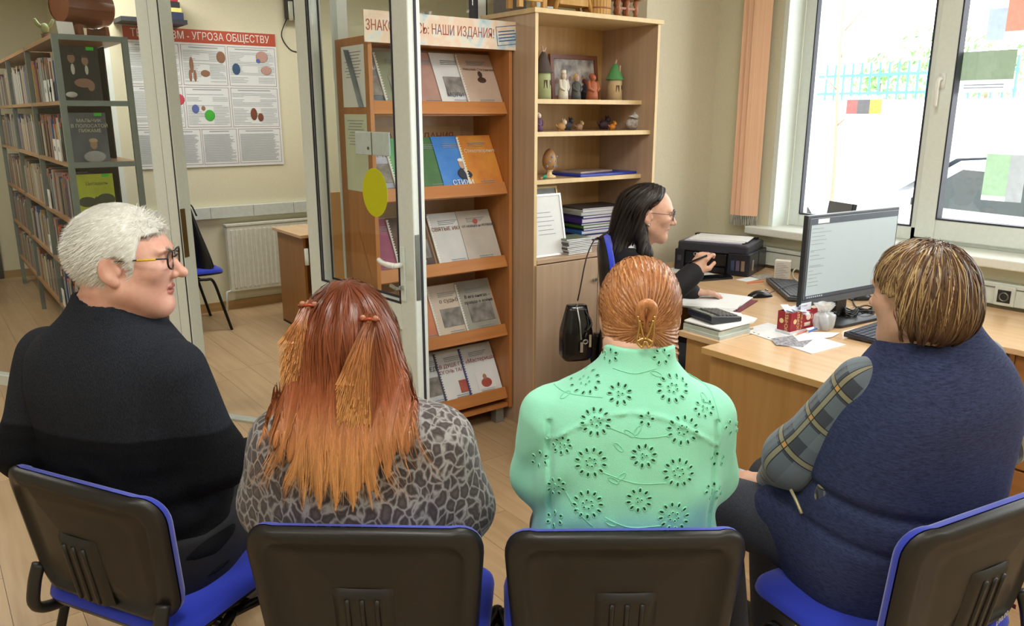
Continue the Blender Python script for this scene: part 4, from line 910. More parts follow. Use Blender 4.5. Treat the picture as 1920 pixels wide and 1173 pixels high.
for k in range(9):
    c_ = [(176, 170, 160), (96, 92, 96), (186, 184, 180), (60, 62, 70), (170, 164, 156), (120, 110, 104), (82, 80, 86), (190, 190, 190), (120, 132, 112)][k]
    flat('magazine', ['tan', 'grey', 'pale', 'dark', 'beige', 'brown', 'slate', 'light', 'green landscape'][k]+' magazine in the front pile on the bookcase base', 'magazine', xs-.08+.01*rr.random(), xs+.085+.012*rr.random(), CY0+.015, CY0+.15, z_, .0085, mat('mag%d' % k, c_, .35), rr.uniform(-6, 4), white_p, 'magazines piled in the bookcase'); z_ += .009
# toys on top of the bookcase
ztop = CH+.0225; straw = wood('straw', (186, 136, 66), (206, 160, 88), axis=2, rough=.6); redw = wood('toy_red', (150, 86, 48), (170, 104, 62), axis=2)
def toppx(px, yb=.02): p = PL(px, 20, 1, CY0+yb); return p[0]
k = thing('toy_stool', 'small wooden toy stool at the left on top of the bookcase', 'toy', (toppx(1000), CY0+.03, ztop))
for sx in (-.07, .07):
    for sy in (0, .08): MB().box(sx-.012, sx+.012, sy-.01, sy+.01, 0, .09).build('leg', straw, k)
MB().box(-.09, .09, -.02, .10, .0905, .11).build('seat', straw, k); MB().box(-.065, .065, -.008, .004, .03, .045).build('stretcher', straw, k)
k = thing('toy_trestle', 'straw coloured toy trestle with splayed legs on the bookcase', 'toy', (toppx(1078), CY0+.03, ztop))
for s in (-1, 1):
    m = MB(); m.tube([(s*.115, -.0, .004), (s*.06, .0, .16)], .011, 8); m.build('leg', straw, k, smooth=True); m = MB(); m.tube([(s*.115, .09, .004), (s*.06, .09, .16)], .011, 8); m.build('leg', straw, k, smooth=True)
MB().box(-.09, .09, -.005, .095, .03, .06).build('tray', straw, k); MB().box(-.10, .06, .0, .09, .061, .09).build('cradle', redw, k)
k = thing('wicker_barrel', 'woven straw barrel basket on top of the bookcase', 'basket', (toppx(1129), CY0+.06, ztop))
for j in range(26):
    a = 2*math.pi*j/26; MB().box(-.0075, .0075, -.004, .004, 0, .15).build('stave', straw, k).matrix_local = Matrix.Translation((.066*math.cos(a), .066*math.sin(a), 0)) @ Matrix.Rotation(a+math.pi/2, 4, 'Z')
MB().lathe([(.0, .001), (.061, .001), (.061, .14), (0, .14)], n=20).build('core', redw, k)
for z_ in (.03, .10): MB().tube([(.071*math.cos(a), .071*math.sin(a), z_) for a in np.linspace(0, 2*math.pi, 25)[:-1]], .004, 6, closed=True).build('hoop', redw, k)
k = thing('toy_bench', 'toy bench with turned spindle legs on the bookcase top', 'toy', (toppx(1178), CY0+.03, ztop))
for sx in (-.062, 0, .062):
    m = MB(); m.lathe([(.013, 0), (.009, .02), (.016, .032), (.009, .05), (.016, .066), (.010, .085)], (sx, 0, 0), 10); m.build('leg', redw, k, smooth=True)
    m = MB(); m.lathe([(.013, 0), (.009, .02), (.016, .032), (.009, .05), (.016, .066), (.010, .085)], (sx, .08, 0), 10); m.build('leg', redw, k, smooth=True)
MB().box(-.08, .10, -.02, .10, .0855, .10).build('seat', redw, k); MB().box(-.075, .075, -.006, .006, .036, .046).build('stretcher', redw, k)
flat('carton_box', 'grey box on the back left of the bookcase top', 'box', CX0+.02, CX0+.12, CY0+.22, CY0+.36, ztop, .12, mat('box_grey', (120, 112, 108), .6))
# ================================================================== BOOK RACK IN THE NEXT ROOM
RX0, RX1, RY0, RY1 = .73, 1.118, 5.16, 8.9
rk = thing('book_rack', 'grey metal book rack with wooden boards full of books, behind the glass', 'book rack', (RX0, RY0, 0))
gm = mat('rack_grey', (122, 134, 132), .45, .2); WR = RX1-RX0; LR = RY1-RY0
rb = wood('rack_board', (166, 122, 82), (184, 142, 102), axis=1)
for x0 in (0, WR-.032):
    for y0 in (0, 1.2, 2.4, LR-.02): MB().box(x0, x0+.032, y0, y0+.03, 0, 2.03).build('post', gm, rk)
LV = (2.03, 1.675, 1.33, .98, .635, .29)
for z in LV:
    MB().box(.0322, WR-.0322, .002, .028, z-.03, z).build('end_bar', gm, rk)
    for k in range(3):
        y0 = (0.031, 1.231, 2.431)[k]; y1 = (1.199, 2.399, LR-.021)[k]
        MB().box(.001, WR-.004, y0, y1, z-.024, z-.002).build('board', rb, rk)
MB().box(WR-.06, WR-.05, .42, LR-.03, .10, 2.0).build('back_panel', mat('rack_shade_brown', (46, 36, 30), .7), rk)  # added dark sheet standing in for the shade between the boards
bc = [(214, 216, 210), (186, 184, 172), (120, 52, 50), (60, 92, 156), (96, 108, 92), (150, 132, 110), (92, 84, 84), (204, 196, 176), (160, 150, 160), (70, 76, 92), (190, 150, 70), (150, 92, 70), (176, 186, 190), (54, 60, 54)]
bm_ = [mat('spine_%d' % i, c, .5, var=.05, scale=40, stretch=(1, 1, 6)) for i, c in enumerate(bc)]
bmesh_ = [MB().box(0, .14, 0, 1, 0, 1).mesh('book', m_) for m_ in bm_]
stk = MB().box(-.001, .02, .1, .9, .90, 1.004).mesh('sticker', mat('sticker_orange', (226, 104, 60), .6))
bn_ = ['white', 'beige', 'dark red', 'blue', 'grey green', 'tan', 'brown grey', 'cream', 'mauve', 'slate', 'mustard', 'rust brown', 'pale blue', 'dark green']
def ordn(n): return '%d%s' % (n, 'th' if 10 <= n % 100 <= 20 else {1: 'st', 2: 'nd', 3: 'rd'}.get(n % 10, 'th'))
RB = random.Random(12); rown = ('top', 'second', 'third', 'fourth', 'fifth', 'lowest'); rest = MB(); nb = 0
for li in range(1, 6):
    z = LV[li]; y = .135; cnt = 0
    while y < LR-.06:
        t = RB.uniform(.010, .034); h = RB.uniform(.20, .275); 
        if y+t > LR-.05: break
        ci = RB.randrange(len(bc))
        if any(a < y+t and y < a+.035 for a in (1.2, 2.4)): y += .036; continue
        if y < 1.28 and nb < 298:
            o = link('book', bmesh_[ci], None); o.location = (RX0+.02+RB.uniform(0, .012), RY0+y, z-.0018); o.scale = (1, t-.001, h); nb += 1; cnt += 1
            tag(o, '%s upright book, %s from the near end of the %s rack board' % (bn_[ci], ordn(cnt), rown[li]), 'book', 'books in the %s row of the metal rack' % rown[li])
            if RB.random() < .5: link('sticker', stk, o)
        else:
            rest.cur = ci; rest.box(RX0+.02, RX0+.16, RY0+y, RY0+y+t-.001, z-.0018, z-.0018+h)
        y += t
o = tag(rest.build('distant_books', bm_), 'far rows of upright books along the metal rack', 'books', kind='stuff')
# face-out books at the near end
def faceout(label, li, c1, c2, deco, title=None):
    z = LV[li]-.0018; o = thing('display_book', label, 'book', (RX0+.036, RY0+.085, z), group='books shown face-out on the rack end')
    MB().box(0, .20, -.008, .008, 0, .30 if li == 1 else .28).build('cover', pagemat('face_%d' % li, c1, c2, 9.), o)
    MB().box(.14, .18, -.0095, -.0081, .262 if li > 1 else .28, .279 if li > 1 else .298).build('green_sticker', mat('sticker_green', (60, 220, 40), .5), o)
    for (c, parts) in deco:
        m = MB()
        for (x, zz, rx, rz) in parts: m.ball((x, -.0085, zz), (rx, .002, rz), 8)
        m.build('picture', mat('dc_%d_%d_%d' % c, c, .7), o, smooth=True)
    if title:
        for q, (s_, zz, c) in enumerate(title): text(s_, .026, mat('tc_%d_%d_%d' % c, c, .6), o, T3(.11, -.0095, zz) @ XF)
faceout('dark book cover with two suited men at the rack end', 1, (24, 24, 26), (40, 40, 42), [((150, 118, 100), [(.06, .235, .020, .028), (.128, .222, .018, .026), (.11, .10, .05, .026), (.145, .085, .02, .03)]), ((200, 200, 196), [(.062, .175, .010, .03), (.132, .172, .009, .026), (.04, .035, .03, .016)]), ((70, 62, 56), [(.06, .258, .022, .012), (.128, .246, .020, .012)])])
faceout('grey blue book cover with a boy at the rack end', 2, (70, 78, 92), (108, 116, 128), [((170, 140, 120), [(.12, .10, .020, .028)]), ((190, 176, 140), [(.12, .122, .024, .014)]), ((172, 178, 186), [(.12, .03, .06, .034)])], [('МАЛЬЧИК', .235, (214, 214, 190)), ('В ПОЛОСАТОЙ', .205, (214, 214, 190)), ('ПИЖАМЕ', .178, (214, 214, 190))])
faceout('lime green book cover with a dark fortress at the rack end', 3, (170, 190, 40), (196, 208, 62), [((70, 78, 62), [(.05, .12, .05, .03), (.15, .13, .05, .035), (.10, .10, .016, .05), (.09, .06, .008, .04), (.12, .06, .008, .04)])], [('Цитадель', .225, (120, 96, 30))])
faceout('tan book cover at the rack end behind the man', 4, (206, 160, 110), (222, 188, 146), [((196, 130, 90), [(.06, .12, .03, .04)])])
# index cards with letters
IC = {}
for (li, yy, s_) in ((1, .47, 'А'), (1, .30, 'М'), (1, .24, 'I'), (2, .42, 'Ш'), (2, .27, 'А'), (3, 1.0, 'J'), (4, 1.28, 'К'), (4, .38, 'L'), (5, 1.0, 'L'), (5, .55, 'I')):
    IC[li] = IC.get(li, 0)+1; z = LV[li]-.0018; o = thing('index_card', 'white letter card, %s counting from the far end of the %s rack board' % (ordn(IC[li]), rown[li]), 'index card', (RX0+.006, RY0+yy, z), group='index cards on the rack')
    MB().box(0, .004, 0, .10, 0, .125).build('card', white_p, o); text(s_, .04, dark_ink, o, frame((-.0008, .05, .065), (0, -1, 0), (0, 0, 1), (-1, 0, 0)))
# things on the rack
p = Z(128, 62, 2.03)
bt = thing('wooden_keg', 'brown wooden keg model on a cradle on top of the book rack', 'keg', (RX0+.20, RY0+.16, 2.03), math.radians(24))
kw = wood('keg_wood', (112, 60, 38), (134, 80, 54), axis=0, rough=.3)
for j in range(14):
    a = 2*math.pi*j/14; m = MB()
    def fs_(u, v, a=a): r = .115*(1-.18*(2*u-1)**2); t = a+(v-.5)*2*math.pi/14*.97; return (-.14+.28*u, r*math.cos(t), .165+r*math.sin(t))
    m.grid(fs_, 7, 3); m.build('stave', kw, bt, smooth=True)
m = MB(); m.tube([(-.135, 0, .165), (.135, 0, .165)], .094, 14); m.build('end_head', wood('keg_end', (126, 66, 34), (140, 80, 44), axis=2), bt)
for x_ in (-.08, .08): MB().prism([(-.09, 0), (.09, 0), (.085, .06), (.03, .05), (-.03, .05), (-.085, .06)], x_-.012, x_+.012, 'x').build('cradle', kw, bt)
cd_ = thing('card_note', 'small white card leaning on the keg', 'card', (RX0+.055, RY0+.03, 2.03), math.radians(10)); m = MB(); m.obox((.03, .01, .035), (.085, .002, .07), Matrix.Rotation(-.25, 3, 'X')); m.build('card', white_p, cd_)
ct_ = thing('potted_cactus', 'tiny green cactus in a brown pot on the book rack', 'plant', (RX0+.06, RY0+.62, 2.03))
MB().lathe([(.020, 0), (.028, .045), (.026, .045), (.018, .03)], n=12).build('pot', mat('pot_brown', (96, 60, 44), .7), ct_, smooth=True)
m = MB(); m.ball((0, 0, .075), (.024, .022, .034), 8); m.build('stem', mat('cactus', (128, 140, 96), .7), ct_, smooth=True)
for s in (-1, 1): m = MB(); m.tube([(s*.01, 0, .08), (s*.035, .01, .10), (s*.05, .0, .13)], [.011, .012, .008], 6); m.build('arm', MATS['cactus'], ct_, smooth=True)
# ================================================================== OUTSIDE THE WINDOW
gr = struct(MB().box(4.4, 30, -14, 26, -.35, -.25).build('ground', mat('pale_asphalt', (206, 206, 204), .9, var=.08, scale=4)))
rw = struct(MB().box(14.1, 14.6, -8, 22, -.25, 1.85).build('wall_retaining', mat('retaining', (232, 230, 226), .9)))
fb_ = mat('fence_blue', (70, 150, 190), .5)
fn = thing('blue_fence', 'light blue metal bar fence on the wall outside', 'fence', (14.3, 5.6, 1.85))
for zz in (.10, .42): MB().box(-.02, .02, 0, 6.2, zz, zz+.05).build('rail', fb_, fn)
bar = MB().box(-.012, .012, -.014, .014, 0, .66).mesh('bar', fb_)
for k in range(36): o = link('bar', bar, fn); o.location = (0, .03+k*.175, .0)
RV = np.random.RandomState(6)
lf_m = mat('leaf_green', (120, 168, 96), .8, c2=(170, 200, 140), scale=3)
for k, (y, z_, r) in enumerate(((6.6, 2.35, .75), (7.6, 2.5, .8), (8.6, 2.2, .6), (5.4, 2.6, .7))):
    o = thing('shrub', ['pale green shrub behind the fence near the window mullion', 'tallest green shrub behind the fence', 'small green shrub at the left end of the fence', 'green shrub seen past the window handle'][k], 'shrub', (15.6, y, 1.0), group='shrubs behind the fence')
    n = 260; P = RV.randn(n, 3); P /= np.linalg.norm(P, axis=1)[:, None]; P *= r*(RV.rand(n, 1)**.4); m = MB()
    for q in P:
        a = RV.rand(3)*6; R_ = Matrix.Rotation(a[0], 3, 'X') @ Matrix.Rotation(a[1], 3, 'Z'); c_ = Vector((q[0]*.6, q[1], q[2]+z_-1.0))
        v = [c_+R_ @ Vector(t) for t in ((-.09, 0, 0), (0, -.05, .01), (.09, 0, 0), (0, .05, .01))]; m.add(v, [(0, 1, 2, 3)])
    m.build('foliage', lf_m, o)['kind'] = 'stuff'; MB().tube([(0, 0, -.9), (0, 0, z_-1.0)], [.05, .03], 8).build('stem', mat('bark', (150, 130, 110), .9), o)
tr_ = thing('sapling', 'thin bare sapling standing outside the left window pane', 'tree', tuple(PL(1572, 240, 0, 9.0)*np.array([1, 1, 0])+np.array([0, 0, -.25])))
m = MB(); m.tube(bez([(0, 0, 0), (.03, .02, 1.2), (-.02, .05, 2.2), (.02, .1, 3.2)], 5), [.03-.0014*i for i in range(16)], 8); m.build('trunk', MATS['bark'], tr_, smooth=True)
for z_, dx, dy in ((1.7, .1, -.3), (2.1, -.1, .35), (2.5, .1, .25), (2.8, 0, -.3)): m = MB(); m.tube([(0, .04, z_), (dx, dy, z_+.35)], [.012, .004], 6); m.build('branch', MATS['bark'], tr_, smooth=True)
def car(label, x, y, rz, paintm):
    k = thing('parked_car', label, 'car', (x, y, -.25), rz, 'cars parked outside')
    prof = [(-2.1, .35), (-2.12, .75), (-1.95, .95), (-1.35, 1.0), (-.95, 1.40), (.55, 1.45), (1.25, 1.02), (1.95, .88), (2.1, .6), (2.1, .35)]
    m = MB(); m.prism(prof, -.82, .82, 'y'); m.build('body', paintm, k, bevel=.06, seg=3)
    gl = mat('car_glass', (60, 70, 78), .1)
    for s in (-1, 1):
        MB().prism([(-1.18, 1.03), (-.88, 1.33), (-.22, 1.36), (-.22, 1.03)], s*.825-.004, s*.825+.004, 'y').build('side_window', gl, k)
        MB().prism([(-.14, 1.03), (-.14, 1.36), (.48, 1.38), (1.05, 1.03)], s*.825-.004, s*.825+.004, 'y').build('side_window', gl, k)
        for xx in (-1.3, 1.35):
            m = MB(); m.tube([(xx, s*.68, .32), (xx, s*.86, .32)], .32, 20); w_ = m.build('wheel', black, k); m = MB(); m.tube([(xx, s*.861, .32), (xx, s*.875, .32)], .19, 14); m.build('hub_cap', steel, w_)
        MB().box(1.95, 2.115, s*.62-.12, s*.62+.12, .66, .78).build('headlight', mat('lamp_glass', (220, 226, 230), .2), k); MB().box(.95, 1.1, s*.86-.06, s*.86+.06, 1.0, 1.12).build('mirror', paintm, k, bevel=.02)
    m = MB(); m.add([(.62, -.7, 1.43), (.62, .7, 1.43), (1.27, .74, 1.04), (1.27, -.74, 1.04)], [(0, 1, 2, 3)]); o_ = m.build('windscreen', gl, k); o_.location = (.02, 0, .035)
cw = mat('car_white', (236, 238, 240), .25, coat=.5)
car('white car parked outside the right window pane', 8.1, 2.6, math.radians(80), cw)
car('white car parked outside the left window pane', 11.2, 7.6, math.radians(75), cw)
# papers stuck on the outside of the panes, seen from behind
def sheet(label, pts, x, parts):
    q = [PL(a, b, 0, x) for a, b in pts]; ys_ = [p[1] for p in q]; zs = [p[2] for p in q]; y0, y1, z0, z1 = min(ys_), max(ys_), min(zs), max(zs)
    o = thing('window_poster', label, 'poster', (x, y1, z0), group='posters on the window panes')
    MB().add([(0, y0-y1, 0), (0, 0, 0), (0, 0, z1-z0), (0, y0-y1, z1-z0)], [(0, 1, 2, 3)]).build('sheet', translucent('thin_paper', (236, 238, 238)), o)
    for c_, a, b, u, v in parts: MB().add([(-.0004, -(y1-y0)*b, (z1-z0)*(1-v)), (-.0004, -(y1-y0)*a, (z1-z0)*(1-v)), (-.0004, -(y1-y0)*a, (z1-z0)*(1-u)), (-.0004, -(y1-y0)*b, (z1-z0)*(1-u))], [(0, 1, 2, 3)]).build('picture', translucent('wp_%d_%d_%d' % c_, c_), o)  # print colours paled to carry the window glare
gx_ = GX+.0365
sheet('white sheet with red, white and yellow heads on the left pane', [(1588, 180), (1645, 283)], gx_, [((222, 150, 150), .02, .32, .07, .33), ((150, 150, 156), .32, .66, .07, .33), ((236, 214, 130), .66, .98, .07, .33), ((226, 228, 232), .1, .9, .4, .95)])
sheet('landscape poster with dark green photo high on the right pane', [(1800, 98), (1897, 172)], gx_, [((150, 164, 140), .0, 1., .0, .70), ((150, 150, 160), .15, .85, .8, .83), ((150, 150, 160), .15, .85, .87, .9)])
sheet('portrait poster with green photo low on the right pane', [(1851, 288), (1914, 380)], gx_, [((176, 204, 172), .0, .6, .0, .9), ((186, 188, 190), .6, 1., .0, 1.)])
sheet('red and blue poster at the top right of the right pane', [(1858, 2), (1918, 72)], gx_, [((232, 160, 140), .5, 1., .0, .8), ((196, 208, 232), .0, .5, .2, 1.)])
sheet('small white notice at the bottom of the left pane', [(1570, 325), (1598, 352)], gx_, [((222, 224, 230), .1, .9, .1, .9)])
# ================================================================== CHAIRS
blue_f = mat('blue_fabric', (24, 50, 186), .85, var=.10, scale=500, sheen=.3); shell_m = mat('chair_shell', (30, 28, 27), .42, var=.08, scale=200, bump=.06)
FANG = math.atan2(FH[1], FH[0])
def yaw_z(y): return FANG-math.pi/2-math.radians(y)
def rings(outline, rhos, fz):
    v = []; f = []; n = len(outline)
    for r in rhos[:-1]:
        for (a, b) in outline: v.append(fz(a*r, b*r, r))
    v.append(fz(0, 0, 0)); k = len(rhos)-1
    for i in range(k-1):
        for j in range(n): f.append((i*n+j, i*n+(j+1) % n, (i+1)*n+(j+1) % n, (i+1)*n+j))
    for j in range(n): f.append(((k-1)*n+j, (k-1)*n+(j+1) % n, k*n))
    return v, f
def back_pt(x, t, y):          # t: height from the back centre
    zz = .640+t+(.020*(x/.247)**2 if t > 0 else 0)*(t/.155 if t > 0 else 0)
    return (x, -.205-(t+.155)*.16+.045*(x/.247)**2+y, zz)
bo = [(x*(1-.10*(.155-y)/.31), y) for x, y in rrect(-.247, .247, -.16, .158, .068, 7)]
so_ = rrect(-.242, .242, -.20, .215, .075, 6)
def make_chair(label):
    c = thing('visitor_chair', label, 'chair', group='blue and black visitor chairs')
    pr = [(1, 0), (.992, -.011), (.965, -.017), (.90, -.019), (.845, -.019), (.83, -.008), (.6, -.008), (.3, -.008), (0, -.008)]
    yb = dict(pr); v, f = rings(bo, [p[0] for p in pr], lambda a, b, r: back_pt(a, b, yb.get(r, -.008)))
    m = MB(); m.add(v, f); pr2 = [(1, 0), (.98, .004), (.6, .006), (0, .006)]; y2 = dict(pr2); v, f = rings(bo, [p[0] for p in pr2], lambda a, b, r: back_pt(a, b, y2[r])); m.add(v, [t[::-1] for t in f])
    sh_ = m.build('backrest', shell_m, c, smooth=True, fix=False)
    # raised centre block with ribs on the back
    m = MB(); n0 = 13
    def blk(u, w): x = -.062+.124*u; t = -.135+.175*w; e = min(u, 1-u, (1-w)*1.4)*.124; d = -.008-min(.012, e*.9); return back_pt(x, t, d)
    m.grid(blk, 16, 16); m.build('centre_block', shell_m, sh_, smooth=True)
    for k in (-1, 0, 1):
        m = MB(); m.tube([back_pt(k*.030, t, -.0205) for t in np.linspace(-.13, .02, 8)], .0055, 6); m.build('rib', shell_m, sh_, smooth=True)
    pr3 = [(.998, .004), (.985, .018), (.95, .030), (.85, .038), (.5, .040), (0, .040)]; y3 = dict(pr3); v, f = rings(bo, [p[0] for p in pr3], lambda a, b, r: back_pt(a, b, y3.get(r, .04)))
    m = MB(); m.add(v, [t[::-1] for t in f]); m.build('back_cushion', blue_f, c, smooth=True, fix=False)
    pr4 = [(1, .448), (.985, .462), (.94, .471), (.6, .478), (.3, .476), (0, .475)]; y4 = dict(pr4)
    v, f = rings(so_, [p[0] for p in pr4], lambda a, b, r: (a, b, y4.get(r, .475)-.25*max(0, b-.15)**1.0*.25)); m = MB(); m.add(v, f); m.build('seat', blue_f, c, smooth=True, fix=False)
    pr5 = [(1, .447), (.97, .434), (.8, .424), (0, .420)]; y5 = dict(pr5)
    v, f = rings(so_, [p[0] for p in pr5], lambda a, b, r: (a, b, y5.get(r, .42)-.25*max(0, b-.15)*.25)); m = MB(); m.add(v, [t[::-1] for t in f]); m.build('seat_shell', shell_m, c, smooth=True, fix=False)
    for s in (-1, 1):
        for nm, pts in (('leg', [(s*.215, -.02, .405), (s*.245, -.085, .405), (s*.252, -.115, .385), (s*.262, -.175, .20), (s*.27, -.235, .0)]), ('leg', [(s*.215, -.02, .404), (s*.245, .06, .405), (s*.252, .115, .385), (s*.258, .165, .20), (s*.266, .215, .0)])):
            m = MB(); m.tube(bez(pts, 5), .0145, 10, flat=.75); m.build(nm, metal_dark, c, smooth=True)
        m = MB(); m.tube(bez([(s*.19, -.05, .415), (s*.205, -.17, .412), (s*.21, -.225, .435), (s*.208, -.222, .49), (s*.205, -.205, .54)], 6), .019, 10, flat=.7); m.build('back_support', shell_m, c, smooth=True)
    m = MB(); m.tube([(-.23, .03, .404), (.23, .03, .404)], .011, 8); m.build('crossbar', metal_dark, c, smooth=True)
    m = MB(); m.tube([(-.23, -.06, .404), (.23, -.06, .404)], .011, 8); m.build('crossbar', metal_dark, c, smooth=True)
    return c
def seat_at(c, u, v, yaw, label):       # u, v: centre of the back's top edge
    a = math.radians(yaw); d = .255
    p = uv2w([u+math.sin(a)*d, v+math.cos(a)*d, 0]); c.location = p; c.rotation_euler = (0, 0, yaw_z(yaw)); c['label'] = label; return c
ch = make_chair('x')
seat_at(ch, -.300, 1.385, 2, 'black and blue chair under the red-haired woman')
ch3 = seat_at(copy_tree(ch), .228, 1.37, -1, 'black and blue chair under the woman in the mint jacket')
ch1 = seat_at(copy_tree(ch), -.985, 1.585, 24, 'black and blue chair under the grey-haired man')
ch4 = seat_at(copy_tree(ch), 1.012, 1.465, -27, 'black and blue chair under the woman in the blue vest')
oc = thing('office_chair', 'tall-backed blue office chair of the young woman with the handbag on it', 'chair')
oo = rrect(-.225, .225, -.29, .29, .13, 8)
def obk(x, t, y): return (x, -.225-t*.06+.30*max(0, -t-.12)*.2+.06*(x/.225)**2+y, .80+t)
for nm, prf, mt_, fl in (('backrest', [(1, 0), (.98, -.018), (.8, -.03), (0, -.032)], shell_m, False), ('back_cushion', [(.995, .002), (.97, .022), (.85, .038), (.5, .045), (0, .045)], blue_f, True)):
    yq = dict(prf); v, f = rings(oo, [p[0] for p in prf], lambda a_, b_, r: obk(a_, b_, yq.get(r, prf[-1][1]))); m = MB(); m.add(v, [t[::-1] for t in f] if fl else f); m.build(nm, mt_, oc, smooth=True, fix=False)
v, f = rings(so_, [1, .97, .9, .5, 0], lambda a_, b_, r: (a_, b_, {1: .44, .97: .465, .9: .48, .5: .49, 0: .49}.get(r, .49))); m = MB(); m.add(v, f); m.build('seat', blue_f, oc, smooth=True, fix=False)
v, f = rings(so_, [1, .95, 0], lambda a_, b_, r: (a_, b_, {1: .439, .95: .425, 0: .42}.get(r, .42))); m = MB(); m.add(v, [t[::-1] for t in f]); m.build('seat_shell', shell_m, oc, smooth=True, fix=False)
m = MB(); m.tube(bez([(0, -.05, .415), (0, -.22, .42), (0, -.275, .50), (0, -.262, .62)], 6), .022, 8); m.build('back_support', metal_dark, oc, smooth=True)
m = MB(); m.tube([(0, 0, .42), (0, 0, .10)], [.03, .025], 12); m.build('gas_column', metal_dark, oc, smooth=True)
for k in range(5):
    a_ = 2*math.pi*k/5; m = MB(); m.tube([(0, 0, .11), (.27*math.cos(a_), .27*math.sin(a_), .065)], [.028, .018], 8); bs = m.build('base_arm', shell_m, oc, smooth=True); m = MB(); m.tube([(.27*math.cos(a_)-.012*math.sin(a_), .27*math.sin(a_)+.012*math.cos(a_), .027), (.27*math.cos(a_)+.012*math.sin(a_), .27*math.sin(a_)-.012*math.cos(a_), .027)], .026, 12); m.build('caster', metal_dark, bs, smooth=True)
ow = uv2w([.645, 3.42, 0]); oc.location = ow; oc.rotation_euler = (0, 0, yaw_z(108))
ch6 = seat_at(copy_tree(ch), 0, 0, 0, 'blue and black chair holding a black bag in the next room')
p = Z(388, 490, .46); ch6.location = (1.585, 6.22, 0); ch6.rotation_euler = (0, 0, math.radians(-90))
wm_ = text('L00,00', .020, mat('marker_white', (190, 190, 180), .6), ch4, frame(back_pt(.115, -.135, -.0215), (1, .3, .0), (0, -.15, 1), (0, -1, 0)), name='written_number')
m = MB(); m.obox((.24, -.17, .47), (.002, .02, .012), Matrix.Identity(3)); m.build('orange_tag', mat('tag_orange', (190, 84, 40), .6), ch4)
m = MB(); m.box(-.2665, -.262, -.03, -.008, .385, .42); m.build('red_tag', mat('tag_red', (186, 40, 34), .5), ch3)
# bag on the far chair
fb2 = thing('black_bag', 'limp black bag leaning on the far room chair', 'bag', (1.66, 6.15, .479), math.radians(-60))
m = MB()
def fbag(u, v): a = 2*math.pi*u; r = 1-.55*v; return (.15*r*math.cos(a)*(1+.05*math.sin(3*a+5*v))-.04*v, .055*r*math.sin(a)-.02-.04*v, .46*v+.012*math.sin(4*a+3*v))
m.grid(fbag, 25, 10); m.build('body', mat('bag_black', (20, 20, 22), .35, bump=.3, scale=25), fb2, smooth=True)
m = MB(); m.tube(bez([(-.08, .0, .38), (-.05, .02, .46), (.0, .02, .38)], 6), .006, 6); m.build('handle', MATS['bag_black'], fb2, smooth=True)
# handbag on the young woman's chair
hp = Q(1080, 622, 3.30); hw = uv2w(hp)
hb2 = thing('handbag', 'black leather handbag hanging from the back of the young woman\'s chair', 'handbag', tuple(hw), yaw_z(0)+math.radians(14))
lea = mat('leather_black', (18, 17, 18), .22, var=.1, scale=60, bump=.12)
m = MB()
def fh2(u, v):
    a = 2*math.pi*u; w_ = (.062 if v < .55 else .062-.030*(v-.55)/.45); w_ *= (1 if v > .1 else .82+1.8*v); ca, sa = math.cos(a), math.sin(a)
    return (math.copysign(abs(ca)**.5, ca)*(.070 if v < .5 else .070-.034*(v-.5)*1.6)*(1 if v > .08 else .8+2.5*v), math.copysign(abs(sa)**.55, sa)*w_*.8, -.12+.24*v)
m.grid(fh2, 41, 14); m.v += [(0, 0, .12), (0, 0, -.12)]; n_ = len(m.v)
for j in range(40): m.f.append((j*14+13, (j+1)*14+13, n_-2)); m.m.append(0); m.f.append(((j+1)*14, j*14, n_-1)); m.m.append(0)
m.build('body', lea, hb2, smooth=True)
m = MB(); m.tube(bez([(-.006, -.022, .119), (.0, -.048, .05), (.006, -.052, -.02)], 6), .0035, 6); m.build('zip', steel, hb2, smooth=True)
m = MB(); m.box(.0, .012, -.062, -.056, -.075, -.03); m.build('zip_pull', steel, hb2)
m = MB(); m.box(.040, .050, -.060, -.054, -.055, .0); m.build('zip_pull', steel, hb2)
m = MB(); m.tube(bez([(.03, -.03, .10), (.05, -.055, .05), (.03, -.06, .02)], 5), .005, 6); m.tube(bez([(.03, -.055, .01), (.022, -.062, -.01), (.03, -.06, -.03)], 5), .0045, 6); m.build('buckle_strap', lea, hb2, smooth=True)
m = MB(); m.tube([(.022+.010*math.cos(t), -.064, -.028+.009*math.sin(t)) for t in np.linspace(0, 6.28, 13)[:-1]], .0025, 6, closed=True); m.build('ring', steel, hb2, smooth=True)
def inbag(q): w_ = uv2w(np.array(q)); return hb2.matrix_basis.inverted() @ Vector(w_)
m = MB(); m.tube(bez([inbag(Q(1083, 563, 3.27)), inbag(Q(1087, 545, 3.26)), inbag(Q(1100, 482, 3.30)), inbag(Q(1117, 447, 3.36)), inbag(Q(1127, 460, 3.42)), inbag(Q(1128, 530, 3.40))], 6), .0055, 6, flat=.5); m.build('shoulder_strap', mat('strap_brown', (44, 24, 20), .4), hb2, smooth=True)
m = MB(); m.tube([inbag(Q(1083, 570, 3.27)), inbag(Q(1080, 577, 3.28))], .004, 6); m.build('hook', steel, hb2)
